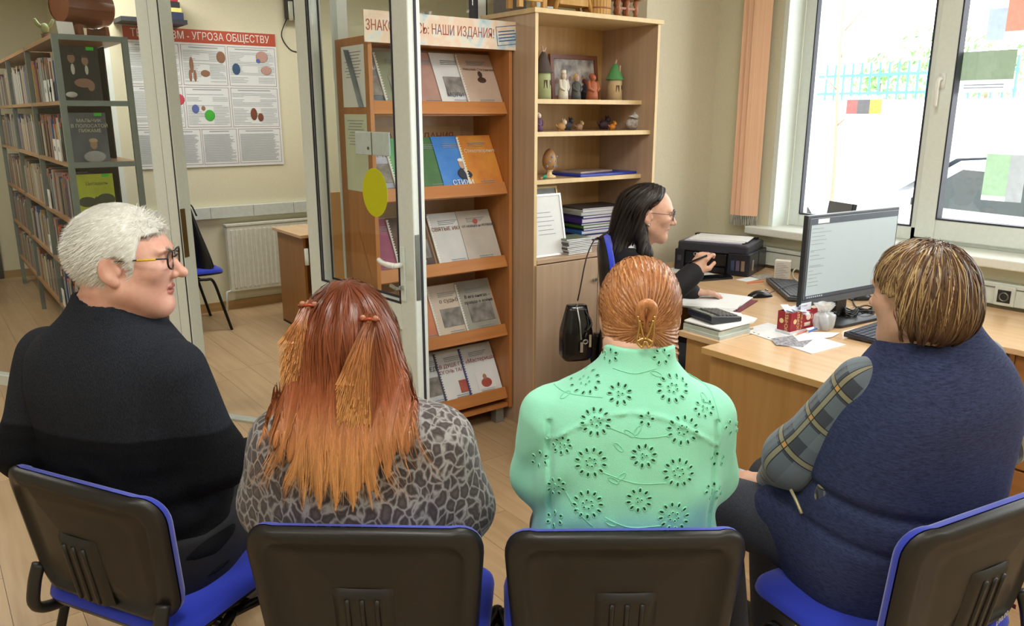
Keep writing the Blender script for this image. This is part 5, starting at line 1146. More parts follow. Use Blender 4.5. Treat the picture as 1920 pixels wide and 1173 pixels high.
# ================================================================== PEOPLE: implicit surfaces
def smin(a, b, k):
    h = np.maximum(k-np.abs(a-b), 0)/k; return np.minimum(a, b)-h*h*k*.25
def smax(a, b, k): return -smin(-a, -b, k)
def cone(P, a, b, r0, r1):
    a = np.asarray(a, float); b = np.asarray(b, float); d = b-a; t = np.clip(((P-a)@d)/max(d@d, 1e-12), 0, 1)
    return np.linalg.norm(P-a-t[:, None]*d, axis=1)-(r0+(r1-r0)*t)
def chain(P, pts, rs, k=.02):
    d = None
    for i in range(len(pts)-1):
        c = cone(P, pts[i], pts[i+1], rs[i], rs[i+1]); d = c if d is None else smin(d, c, k)
    return d
def ell(P, c, r, R=None):
    q = P-np.asarray(c, float)
    if R is not None: q = q@R
    r = np.asarray(r, float); k0 = np.linalg.norm(q/r, axis=1); k1 = np.linalg.norm(q/(r*r), axis=1)
    return k0*(k0-1)/np.maximum(k1, 1e-9)
def rotz(a):            # yaw to the right (degrees): columns are local right, forward, up
    a = math.radians(a); return np.array([[math.cos(a), math.sin(a), 0], [-math.sin(a), math.cos(a), 0], [0, 0, 1.]])
def rotx(a): a = math.radians(a); return np.array([[1, 0, 0], [0, math.cos(a), -math.sin(a)], [0, math.sin(a), math.cos(a)]])
def roty(a): a = math.radians(a); return np.array([[math.cos(a), 0, math.sin(a)], [0, 1, 0], [-math.sin(a), 0, math.cos(a)]])
class Loft:
    def __init__(s, c, yaw, rows, n=2.5):
        s.c = np.array([c[0], c[1], 0.]); s.R = rotz(yaw); r = np.array(rows, float); zz = np.linspace(r[0, 0], r[-1, 0], 80)
        out = []
        for j in range(1, 5):
            y = r[:, j]; x = r[:, 0]; m = np.gradient(y, x); i = np.clip(np.searchsorted(x, zz)-1, 0, len(x)-2); h = x[i+1]-x[i]; t = (zz-x[i])/h
            out.append((2*t**3-3*t**2+1)*y[i]+(t**3-2*t**2+t)*h*m[i]+(-2*t**3+3*t**2)*y[i+1]+(t**3-t**2)*h*m[i+1])
        s.z = zz; s.cols = out; s.n = n
    def __call__(s, P, g=0.):
        q = (P-s.c)@s.R; z = q[:, 2]; dx, dy, a, b = [np.interp(z, s.z, c) for c in s.cols]; a = a+g; b = b+g
        r = (np.abs((q[:, 0]-dx)/a)**s.n+np.abs((q[:, 1]-dy)/b)**s.n)**(1/s.n)
        d = (r-1)*np.minimum(a, b); return np.maximum(d, np.maximum(s.z[0]-z-g, z-s.z[-1]-g))
_rs = np.random.RandomState(3); _W = _rs.randn(14, 3); _W /= np.linalg.norm(_W, axis=1)[:, None]; _F = _rs.uniform(.6, 1.7, 14); _PH = _rs.uniform(0, 6.28, 14)
def wav(P, s):
    q = P*s; o = np.zeros(len(P)); w2 = np.sin(q@_W[0]*1.1+_PH[0])*.8
    for i in range(1, 9): o += np.sin(q@_W[i]*_F[i]+_PH[i]+w2)
    return o/8
def grad(f, P, e=.0015):
    g = np.empty_like(P)
    for i in range(3):
        d = np.zeros(3); d[i] = e; g[:, i] = (f(P+d)-f(P-d))/(2*e)
    return g
def surf(f, lo, hi, h, newton=1):
    lo = np.array(lo, float); hi = np.array(hi, float); c = 3
    n = (np.ceil((hi-lo)/(h*c)).astype(int))*c+1
    ax = [lo[i]+h*np.arange(n[i]) for i in range(3)]
    G = np.stack(np.meshgrid(*[a[::c] for a in ax], indexing='ij'), -1); V0 = f(G.reshape(-1, 3)).reshape(G.shape[:3])
    V = np.repeat(np.repeat(np.repeat(V0, c, 0), c, 1), c, 2)[:n[0], :n[1], :n[2]].astype(np.float32).copy()
    V = np.where(V < 0, -1., 1.).astype(np.float32)
    near2 = np.abs(V0) < h*c*2.1
    mask = np.repeat(np.repeat(np.repeat(near2, c, 0), c, 1), c, 2)[:n[0], :n[1], :n[2]]
    idx = np.argwhere(mask); P = lo+idx*h
    vals = np.concatenate([f(P[i:i+300000]) for i in range(0, len(P), 300000)]); V[tuple(idx.T)] = vals
    S = V < 0
    A = S[:-1, :-1, :-1].astype(np.int8)
    cnt = np.zeros_like(A)
    for dx in (0, 1):
        for dy in (0, 1):
            for dz in (0, 1): cnt += S[dx:n[0]-1+dx, dy:n[1]-1+dy, dz:n[2]-1+dz]
    act = (cnt > 0) & (cnt < 8); ci = np.argwhere(act); vid = -np.ones(act.shape, np.int64); vid[tuple(ci.T)] = np.arange(len(ci))
    acc = np.zeros((len(ci), 3)); num = np.zeros(len(ci))
    corners = [(a, b, c_) for a in (0, 1) for b in (0, 1) for c_ in (0, 1)]
    cv = {k: V[tuple((ci+np.array(k)).T)] for k in corners}
    for k in corners:
        for a_ in range(3):
            if k[a_] == 0:
                k2 = list(k); k2[a_] = 1; k2 = tuple(k2); v0 = cv[k]; v1 = cv[k2]; cr = (v0 < 0) != (v1 < 0)
                t = np.where(cr, v0/np.where(cr, v0-v1, 1), 0); p = np.tile(np.array(k, float), (len(ci), 1)); p[:, a_] += t
                acc[cr] += p[cr]; num[cr] += 1
    verts = lo+(ci+acc/num[:, None])*h
    quads = []
    for a_ in range(3):
        b_, c_ = (a_+1) % 3, (a_+2) % 3
        sl0 = [slice(None)]*3; sl1 = [slice(None)]*3; sl0[a_] = slice(0, n[a_]-1); sl1[a_] = slice(1, n[a_])
        s0 = S[tuple(sl0)]; s1 = S[tuple(sl1)]; e = np.argwhere(s0 != s1); ok = (e[:, b_] > 0) & (e[:, c_] > 0) & (e[:, b_] < n[b_]-1) & (e[:, c_] < n[c_]-1); e = e[ok]
        def cell(db, dc): q = e.copy(); q[:, b_] += db; q[:, c_] += dc; return vid[tuple(q.T)]
        q = np.stack([cell(-1, -1), cell(0, -1), cell(0, 0), cell(-1, 0)], 1); fl = ~s0[tuple(e.T)]; q[fl] = q[fl][:, ::-1]; quads.append(q)
    quads = np.concatenate(quads); quads = quads[(quads >= 0).all(1)]
    for _ in range(newton):
        g = grad(f, verts); d = f(verts); st_ = (d/np.maximum((g*g).sum(1), .05))[:, None]*g; ln = np.linalg.norm(st_, axis=1)[:, None]; verts = verts-st_*np.minimum(1, h*.7/np.maximum(ln, 1e-9))
    return verts, quads
def np_mesh(name, verts, quads, mats, root, smooth=True, matidx=None, attrs=None, uv=True):
    """verts in (right, forward, up); written relative to the root's place"""
    W = uv2w(verts) if uv else np.asarray(verts); W = W-np.array(root.location) if root is not None else W
    me = bpy.data.meshes.new(name); k = quads.shape[1]; me.vertices.add(len(W)); me.vertices.foreach_set('co', W.astype(np.float32).ravel())
    me.loops.add(quads.size); me.loops.foreach_set('vertex_index', quads.astype(np.int32).ravel()); me.polygons.add(len(quads))
    me.polygons.foreach_set('loop_start', (np.arange(len(quads))*k).astype(np.int32))
    for m_ in (mats if isinstance(mats, (list, tuple)) else [mats]): me.materials.append(m_)
    if matidx is not None: me.polygons.foreach_set('material_index', matidx.astype(np.int32))
    me.update(calc_edges=True); me.validate()
    me.polygons.foreach_set('use_smooth', np.full(len(me.polygons), smooth))
    if attrs:
        for an_, val in attrs.items():
            if val.ndim == 2: a_ = me.attributes.new(an_, 'FLOAT_COLOR', 'POINT'); c4 = np.ones((len(W), 4), np.float32); c4[:, :3] = val; a_.data.foreach_set('color', c4.ravel())
            else: a_ = me.attributes.new(an_, 'FLOAT', 'POINT'); a_.data.foreach_set('value', val.astype(np.float32))
    return link(name, me, root)
# ------------------------------------------------------------------ head in its own frame: x right, y to the face, z up, metres
class Head:
    def __init__(s, c, yaw, pitch=0., roll=0., scale=1., female=True, jaw=1., nose=1., open_=0.):
        s.c = np.array(c, float); s.R = rotz(yaw)@rotx(pitch)@roty(roll); s.s = scale; s.female = female; s.jaw = jaw; s.nose = nose; s.open = open_
    def loc(s, P): return ((P-s.c)@s.R)/s.s
    def glob(s, q): return (np.asarray(q, float)*s.s)@s.R.T+s.c
    def skull(s, q): return smin(ell(q, (0, -.012, .032), (.077, .098, .090)), ell(q, (0, .020, .0), (.068, .075, .085)), .03)
    def face(s, q):
        j = s.jaw; n_ = s.nose; S = np.abs(q); m = np.stack([S[:, 0], q[:, 1], q[:, 2]], 1)
        d = s.skull(q)
        d = smin(d, ell(q, (0, .032, -.045), (.058*j, .060, .070)), .03)
        d = smin(d, ell(q, (0, .068, -.098*1.0), (.024*j, .024, .022)), .03)
        d = smin(d, cone(m, (.050*j, .002, -.058), (.012, .070, -.100), .022, .016), .035)
        d = smin(d, ell(m, (.040, .060, -.014), (.026, .026, .022)), .02)
        d = smin(d, ell(m, (.022, .082, .030), (.030, .014, .012)), .016)
        d = smax(d, -ell(m, (.031, .100, .012), (.017, .018, .012)), .012)
        d = smin(d, ell(m, (.031, .078, .012), (.0125, .0125, .0125)), .003)
        d = smin(d, cone(q, (0, .088, .020), (0, .112*n_+.006*(n_-1), -.022), .008, .0105), .014)
        d = smin(d, ell(q, (0, .112*n_, -.024), (.012, .012, .010)), .008); d = smin(d, ell(m, (.0115, .101, -.028), (.008, .011, .008)), .006)
        o = s.open
        d = smin(d, ell(q, (0, .0885, -.054), (.023, .012, .0075)), .006); d = smin(d, ell(q, (0, .0865, -.0655-o*.6), (.021, .0115, .0075)), .006)
        d = smax(d, -ell(q, (0, .098, -.0598-o*.3), (.024, .012, .0016+o*.5)), .003)
        Re = rotx(-12)@rotz(0)
        e = smax(ell(m, (.082, -.013, -.006), (.0095, .021, .032), rotz(-12)), -ell(m, (.0925, -.006, -.003), (.0075, .0125, .022), rotz(-12)), .004)
        e = smin(e, ell(m, (.079, -.004, -.034), (.007, .011, .012)), .008); e = smin(e, ell(m, (.079, .006, -.010), (.006, .006, .010)), .004)
        return smin(d, e, .004)
    def __call__(s, P): return s.face(s.loc(P))*s.s
def hand_sdf(P, w, d, n, side, curl, sc=1.):
    """w wrist, d towards the fingers, n out of the back of the hand"""
    d = np.array(d, float); d /= np.linalg.norm(d); n = np.array(n, float); n -= d*(n@d); n /= np.linalg.norm(n); s_ = np.cross(d, n)*side; w = np.array(w, float)
    pal = ell(P, w+d*.048*sc, (.038*sc, .050*sc, .015*sc), np.stack([s_, d, n], 1)); o = smin(pal, cone(P, w-d*.03, w+d*.02, .026*sc, .024*sc), .02)
    for i, (off, ln) in enumerate(((-.028, .070), (-.010, .078), (.010, .074), (.027, .058))):
        a = w+d*.088*sc+s_*off*sc; t = 0; p = a; r = .0090*sc
        for j in range(3):
            t += curl*(.9 if j else .6); dd = d*math.cos(t)-n*math.sin(t); L_ = ln*sc*(.45, .32, .23)[j]; q = p+dd*L_; c = cone(P, p, q, r, r*.9); o = smin(o, c, .006 if j else .012); p = q; r *= .9
    a = w+d*.025*sc-s_*.028*sc; b = a+(d*.7-s_*.55-n*.35)*.042*sc; c = b+(d*.9-s_*.05-n*.45)*.036*sc
    return smin(o, smin(cone(P, a, b, .0125*sc, .0105*sc), cone(P, b, c, .0100*sc, .0085*sc), .006), .014)
skin_m = mat('skin', (206, 158, 134), .45, c2=(216, 172, 150), scale=40, spec=.4); skin_m.node_tree.nodes['Principled BSDF'].inputs['Subsurface Weight'].default_value = .12
skin_m.node_tree.nodes['Principled BSDF'].inputs['Subsurface Radius'].default_value = (.012, .005, .003)
skin_red = mat('skin_ruddy', (204, 150, 132), .45, c2=(216, 170, 152), scale=30, spec=.4)
lip_m = mat('lips', (184, 108, 100), .4); eye_m = mat('eye_white', (226, 222, 216), .2)
def strands(name, roots, dirs, step, nseg, width, colf, root_obj, sdf, off, pull, seed=0, mats=None, gravity=None, jitter=.15, lens=None, taper=.25, conv=None, lift=None):
    """ribbons that follow a surface: roots (N,3), direction field pull(p, i)->(N,3)"""
    rs = np.random.RandomState(seed); N = len(roots); p = roots.copy(); pts = [p.copy()]; nrm = []; t = dirs/np.linalg.norm(dirs, axis=1)[:, None]
    offs = off*(1+.5*rs.rand(N)); L = (lens if lens is not None else np.ones(N))*step; jit = rs.randn(N, 3)*jitter
    for i in range(nseg):
        g = grad(sdf, p, .002); gl = np.linalg.norm(g, axis=1)[:, None]; g = g/np.maximum(gl, 1e-6); nrm.append(g)
        d = pull(p, i/nseg)+jit; d = d-g*(d*g).sum(1)[:, None]*(.85 if lift is None else lift); d /= np.maximum(np.linalg.norm(d, axis=1), 1e-6)[:, None]; t = t*.45+d*.55; t /= np.linalg.norm(t, axis=1)[:, None]
        p = p+t*L[:, None]; dv = sdf(p); need = offs-dv; 
        g2 = grad(sdf, p, .002); g2 /= np.maximum(np.linalg.norm(g2, axis=1), 1e-6)[:, None]
        p = p+g2*(np.where(need > 0, need, need*(.35 if lift is None else 0.)))[:, None]; pts.append(p.copy())
    nrm.append(nrm[-1]); P = np.stack(pts, 1); Nn = np.stack(nrm, 1); T = np.gradient(P, axis=1); T /= np.maximum(np.linalg.norm(T, axis=2), 1e-9)[..., None]
    sd = np.cross(T, Nn); sd /= np.maximum(np.linalg.norm(sd, axis=2), 1e-9)[..., None]
    k = nseg+1; tt = np.linspace(0, 1, k); wd = width*(1-(1-taper)*tt**1.5)*(.5+.5*np.minimum(1, tt*6)); wr = (.6+.8*rs.rand(N))
    A = P-sd*(wd[None, :, None]*wr[:, None, None]/2); B = P+sd*(wd[None, :, None]*wr[:, None, None]/2)
    verts = np.stack([A, B], 2).reshape(-1, 3); base = (np.arange(N)*k*2)[:, None]+(np.arange(nseg)*2)[None]
    q = np.stack([base, base+1, base+3, base+2], -1).reshape(-1, 4); col = colf(P, tt, rs, N); col = np.repeat(col.reshape(N, k, 1, 3), 2, 2).reshape(-1, 3)
    return np_mesh(name, verts, q, mats, root_obj, attrs={'hair_colour': col})
def lin(c): return np.array(srgb(c)[:3])
def surface_pts(f, lo, hi, n, seed, cond=None):
    rs = np.random.RandomState(seed); out = []
    while sum(map(len, out)) < n:
        P = lo+(np.array(hi)-lo)*rs.rand(n*6, 3); d = f(P); P = P[np.abs(d) < .02]
        for _ in range(4): g = grad(f, P); P = P-(f(P)/np.maximum((g*g).sum(1), .1))[:, None]*g
        if cond is not None: P = P[cond(P)]
        out.append(P)
        if len(out) > 40: break
    P = np.concatenate(out); return P[:n]
hair_mats = {}
def hair_mat(name, rough=.38):
    m = mat(name, (100, 80, 60), rough, var=.12, scale=200, attr='hair_colour', spec=.35); return m
def person(label, at):
    p = uv2w([at[0], at[1], 0]); return thing('person', label, 'person', (p[0], p[1], 0), group='people in the room')
def cloth(name, f, lo, hi, h, mats, root, **kw):
    v, q = surf(f, lo, hi, h); return np_mesh(name, v, q, mats, root, **kw), v, q
def shoe(P, heel, d, sc=1.):
    d = np.array(d, float); d /= np.linalg.norm(d); a = np.array(heel, float); up = np.array([0, 0, 1.]); s_ = np.cross(d, up)
    o = ell(P, a+d*.10*sc+up*.035, (.045*sc, .145*sc, .038*sc), np.stack([s_, d, up], 1)); o = smin(o, cone(P, a+up*.05+d*.02, a+up*.11, .044, .046), .03); return smax(o, .001-P[:, 2], .01)

mat('trousers_black', (24, 25, 30), .8, var=.1, scale=300); mat('shoe_black', (24, 22, 22), .5)
def body_mesh(root, f, lo, hi, zc, hc, H_, hf, mats, lipw):
    """one skin mesh: coarse below the collar, fine for the head"""
    v1, q1 = surf(f, lo, (hi[0], hi[1], zc), hc); a = H_.c-.155*H_.s; a[2] = zc-.006; v2, q2 = surf(f, a, H_.c+.155*H_.s, hf)
    v = np.concatenate([v1, v2]); q = np.concatenate([q1, q2+len(v1)]); lq = H_.loc(v[q].mean(1))
    mi = ((np.abs(lq[:, 0]) < lipw) & (lq[:, 1] > .080) & (np.abs(lq[:, 2]+.0605) < .0145) & (np.abs(lq[:, 0])*.35+np.abs(lq[:, 2]+.0605) < .0165)).astype(int)
    np_mesh('body', v, q, mats, root, matidx=mi)
# ================================================================== THE PEOPLE
def knit(name, c, c2, sc=420., stretch=(1, 1, .35), bump=.9, rough=.95, sheen=.0): return mat(name, c, rough, c2=c2, scale=sc, stretch=stretch, bump=bump, sheen=sheen, spec=.2)
# ---------------------------------------------------------------- man in the dark sweater
def build_man():
    u0, v0 = -.945, 1.80; yaw = 18
    root = person('grey-haired man in glasses and a dark sweater looking to the right', (u0, v0))
    rows = [(.46, 0, .03, .21, .15), (.58, 0, .03, .220, .15), (.75, 0, .022, .214, .15), (.90, 0, .004, .213, .145), (1.0, 0, -.012, .204, .135), (1.06, 0, -.015, .188, .122), (1.105, .006, -.015, .150, .104), (1.145, .012, -.012, .104, .088), (1.18, .018, -.008, .080, .080), (1.205, .02, -.004, .072, .074)]
    T = Loft((u0, v0), yaw, rows); R = rotz(yaw)
    def L(x, y, z): return np.array([u0, v0, 0])+R@np.array([x, y, z])
    aR = [L(.184, -.015, 1.025), np.array([-.71, 1.75, .79]), L(.155, .26, .70)]; aL = [L(-.192, -.015, 1.03), np.array([-1.195, 1.80, .80]), L(-.14, .27, .70)]
    H_ = Head(Q(235, 491, 1.775), 79, -2, -2, 1.02, False, 1.04, 1.05); neck = [L(.018, .0, 1.15), H_.glob((0, -.030, -.055))]
    kn = [L(s*.13, .40, .50) for s in (-1, 1)]; hp = [L(s*.10, .0, .54) for s in (-1, 1)]; an_ = [L(-.15, .42, .08), L(.20, .40, .08)]
    def neckf(P): return smin(chain(P, neck, [.072, .066]), chain(P, [L(0, .03, 1.15), H_.glob((0, .022, -.070))], [.050, .044]), .03)
    def hands(P): return np.minimum(hand_sdf(P, aR[2], R@np.array([-.5, .8, -.1]), (0, 0, 1), -1, .45, 1.05), hand_sdf(P, aL[2], R@np.array([.5, .8, -.1]), (0, 0, 1), 1, .45, 1.05))
    def body(P):
        d = T(P, -.014); d = smin(d, neckf(P), .04)
        for a in (aR, aL): d = smin(d, chain(P, a, [.058, .046, .030]), .04)
        for i in (0, 1): d = smin(d, chain(P, [hp[i], kn[i], an_[i]], [.080, .058, .042]), .05)
        return smin(smin(d, H_(P), .02), hands(P), .012)
    body_mesh(root, body, (-1.42, 1.5, .03), (-.5, 2.35, 1.47), 1.12, .008, H_, .0026, [skin_red, mat('lips_man', (176, 104, 94), .45)], .023)
    def sweater(P):
        d = T(P, .006)
        for a in (aR, aL): d = smin(d, chain(P, a, [.070, .062, .044], .05), .035)
        ax_ = (P-np.array([u0, v0, 0]))@R
        d = d-.0075*wav(P, 22)*np.clip((1.1-P[:, 2])*4, 0, 1)-.002*wav(P, 60)-.005*np.sin(ax_[:, 2]*70+ax_[:, 0]*22+3*np.sin(ax_[:, 0]*14))*np.clip((.86-P[:, 2])*6, 0, 1)
        d = d+.0035*np.exp(-((np.abs(ax_[:, 0])-.158-.02*np.clip((P[:, 2]-.9)*4, -1, 1))/.006)**2)*(P[:, 2] > .84)
        d = smax(d, P[:, 2]-(1.205-.10*np.clip(ax_[:, 1]+.06, 0, .2)), .006); d = smax(d, -neckf(P)+.004, .006); d = smax(d, .50-P[:, 2], .01)
        for a in (aR, aL): d = smax(d, .045-np.linalg.norm(P-a[2], axis=1), .006)
        return d
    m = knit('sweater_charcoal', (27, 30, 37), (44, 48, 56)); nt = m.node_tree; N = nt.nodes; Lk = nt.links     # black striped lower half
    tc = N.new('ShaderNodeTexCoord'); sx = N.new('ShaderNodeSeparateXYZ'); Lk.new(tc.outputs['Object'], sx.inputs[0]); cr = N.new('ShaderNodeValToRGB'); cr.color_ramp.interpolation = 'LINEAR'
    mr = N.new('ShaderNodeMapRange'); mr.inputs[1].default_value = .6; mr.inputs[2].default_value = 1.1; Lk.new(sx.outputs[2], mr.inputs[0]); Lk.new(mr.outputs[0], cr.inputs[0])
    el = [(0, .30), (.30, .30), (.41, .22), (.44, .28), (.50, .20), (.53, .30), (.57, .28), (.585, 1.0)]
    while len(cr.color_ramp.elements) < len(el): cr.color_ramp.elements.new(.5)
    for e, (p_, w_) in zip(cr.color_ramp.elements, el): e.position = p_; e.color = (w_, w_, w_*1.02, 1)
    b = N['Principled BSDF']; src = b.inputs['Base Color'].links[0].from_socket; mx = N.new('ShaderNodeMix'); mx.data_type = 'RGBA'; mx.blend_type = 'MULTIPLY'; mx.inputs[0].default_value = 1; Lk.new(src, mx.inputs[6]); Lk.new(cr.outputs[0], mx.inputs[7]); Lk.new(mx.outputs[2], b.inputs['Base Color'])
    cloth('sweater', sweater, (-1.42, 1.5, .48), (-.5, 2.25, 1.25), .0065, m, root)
    def pants(P):
        d = smax(T(P, .004), P[:, 2]-.62, .02)
        for i in (0, 1): d = smin(d, chain(P, [hp[i], kn[i], an_[i]], [.098, .078, .062]), .06)
        d = d-.005*wav(P, 30); return smax(d, .085-P[:, 2], .01)
    cloth('trousers', pants, (-1.3, 1.55, .06), (-.5, 2.4, .70), .010, mat('trousers_black', (24, 25, 30), .8, var=.1, scale=300), root)
    for i in (0, 1): cloth('shoe', lambda P, i=i: shoe(P, an_[i]*np.array([1, 1, 0]), R@np.array([.1, 1, 0]), 1.), an_[i]-np.array([.25, .25, .09]), an_[i]+np.array([.25, .30, .14]), .008, mat('shoe_grey', (58, 52, 50), .6), root)
    # hair
    def hv(P):
        q = H_.loc(P); d = H_.skull(q)-.010
        front = .078-q[:, 2]-.25*np.abs(q[:, 0])                           # below the front hairline
        side = q[:, 1]-.036-.22*np.clip(q[:, 2], -.1, .1)                   # in front of the temples
        d = smax(d, np.minimum(side, front)*.8, .008)
        d = smax(d, -.070-q[:, 2]+.35*np.clip(q[:, 1]+.09, 0, .2), .010)
        ear = ell(np.stack([np.abs(q[:, 0]), q[:, 1], q[:, 2]], 1), (.085, .000, -.018), (.022, .034, .040)); d = smax(d, -ear, .006)
        return (d-.0012*wav(P, 260))*H_.s
    hm = hair_mat('hair_white'); 
    v, q = surf(hv, H_.c-.15, H_.c+.15, .004); np_mesh('hair', v, q, hm, root, attrs={'hair_colour': np.tile(lin((206, 206, 198)), (len(v), 1))})
    P0 = surface_pts(hv, H_.c-.15, H_.c+.15, 12000, 2, lambda P: np.abs(hv(P)) < .003)
    lc = H_.loc(P0); Bk = H_.R@np.array([0, -1, -.75]); Fw = H_.R@np.array([0, .7, .2])
    def pull(P, t): l = H_.loc(P); w_ = np.clip((l[:, 1]-.0)/.06, 0, 1)*np.clip((l[:, 2]-.05)/.04, 0, 1); g = grad(hv, P, .003); return Bk*(1-w_)[:, None]+Fw*w_[:, None]+g*.16
    cf = lambda P, tt, rs, N: (lin((196, 196, 188))+(lin((244, 244, 238))-lin((196, 196, 188)))*rs.rand(N, 1))[:, None, :]*np.ones((1, len(tt), 1))
    strands('hair_strands', P0, np.tile(Bk, (len(P0), 1)), .0040, 4, .0009, cf, root, hv, .0004, pull, 1, hm, jitter=.22, lift=.0)['kind'] = 'stuff'
    glasses(root, H_, mat('specs_black', (22, 20, 26), .3), 1.0, .026, .020, mat('specs_yellow', (206, 170, 40), .35))
    brow(root, H_, (150, 140, 130))
def glasses(root, H_, m, s, rw, rh, accent=None, thin=.0022):
    def W(q): return tuple(uv2w(H_.glob(q))-np.array(root.location))
    g = MB(); yy = .106
    for sx in (-1, 1):
        g.tube([W((sx*(.034+rw*.95*math.copysign(abs(math.cos(a))**.8, math.cos(a))), yy-.004*abs(math.cos(a)), .010+rh*math.copysign(abs(math.sin(a))**.8, math.sin(a)))) for a in np.linspace(0, 2*math.pi, 29)[:-1]], thin, 6, closed=True)
        g.tube([W((sx*.061, yy-.004, .016)), W((sx*.076, .085, .017)), W((sx*.083, .02, .014)), W((sx*.084, -.012, .012)), W((sx*.083, -.03, -.004))], thin*.8, 6)
    g.tube([W((-.010, yy, .014)), W((0, yy+.004, .018)), W((.010, yy, .014))], thin, 6)
    o = g.build('glasses', m, root, smooth=True)
    if accent:
        a_ = MB(); a_.tube([W((.0785, .082, .0165)), W((.0835, .045, .0150))], thin*1.25, 6); a_.build('temple_accent', accent, o, smooth=True)
    l_ = MB()
    for sx in (-1, 1): l_.add([W((sx*.034+rw*.93*math.cos(a), yy-.002, .010+rh*.95*math.sin(a))) for a in np.linspace(0, 2*math.pi, 25)[:-1]], [tuple(range(24))])
    l_.build('lens', glass_mat('lens_glass', (.97, .97, .97)), o)
def brow(root, H_, c):
    def W(q): return tuple(uv2w(H_.glob(q))-np.array(root.location))
    for sx in (-1, 1):
        g = MB(); g.tube([W((sx*.014, .0985, .030)), W((sx*.030, .0965, .036)), W((sx*.048, .082, .031))], [.003, .0035, .002], 6); g.build('eyebrow', mat('brow_%d' % c[0], c, .8), root, smooth=True)
# ---------------------------------------------------------------- generic seated woman
def seated(root, u0, v0, yaw, rows, H_, aR, aL, leg, n=2.5, armr=(.044, .040, .028), hand=True, bodyh=.006, lo=None, hi=None, neckr=.052, curls=(.5, .5), hdir=None, headh=.005):
    T = Loft((u0, v0), yaw, rows, n); R = rotz(yaw)
    def L(x, y, z): return np.array([u0, v0, 0])+R@np.array([x, y, z])
    zt = rows[-1][0]; neck = [L(rows[-1][1], rows[-1][2], zt-.03), H_.glob((0, -.03, -.06))]
    hips = [L(-.09, .0, .54), L(.09, .0, .54)]; knees = [np.array(leg[0][0]), np.array(leg[1][0])]; ank = [np.array(leg[0][1]), np.array(leg[1][1])]
    def neckf(P): return smin(chain(P, neck, [neckr+.004, neckr]), chain(P, [L(0, .02, zt-.02), H_.glob((0, .02, -.08))], [.045, .036]), .04)
    def hands(P):
        hd_ = hdir or ((R@np.array([-.4, .8, -.1]), (0, 0, 1)), (R@np.array([.4, .8, -.1]), (0, 0, 1)))
        return np.minimum(hand_sdf(P, aR[-1], hd_[0][0], hd_[0][1], -1, curls[0], .92), hand_sdf(P, aL[-1], hd_[1][0], hd_[1][1], 1, curls[1], .92))
    def body(P):
        d = smin(T(P, -.016), neckf(P), .04)
        for a in (aR, aL): d = smin(d, chain(P, a, list(armr)), .04)
        for i in (0, 1): d = smin(d, chain(P, [hips[i], knees[i], ank[i]], [.075, .055, .038]), .05)
        return smin(smin(d, H_(P), .02), hands(P), .012)
    body_mesh(root, body, lo, hi, zt-.03, bodyh, H_, headh, [skin_m, lip_m], .022)
    def pants(P, g=.018):
        d = smax(T(P, .0), P[:, 2]-.60, .02)
        for i in (0, 1): d = smin(d, chain(P, [hips[i], knees[i], ank[i]], [.075+g*1.2, .055+g*1.2, .040+g]), .06)
        d = d-.004*wav(P, 32); return smax(d, .085-P[:, 2], .01)
    return T, R, L, neckf, pants, hips, knees, ank
def shoes(root, ank, dirs, m):
    for a, d in zip(ank, dirs): cloth('shoe', lambda P, a=a, d=d: shoe(P, np.array(a)*np.array([1, 1, 0]), d, .88), np.array(a)-np.array([.24, .24, .09]), np.array(a)+np.array([.24, .28, .13]), .009, m, root)
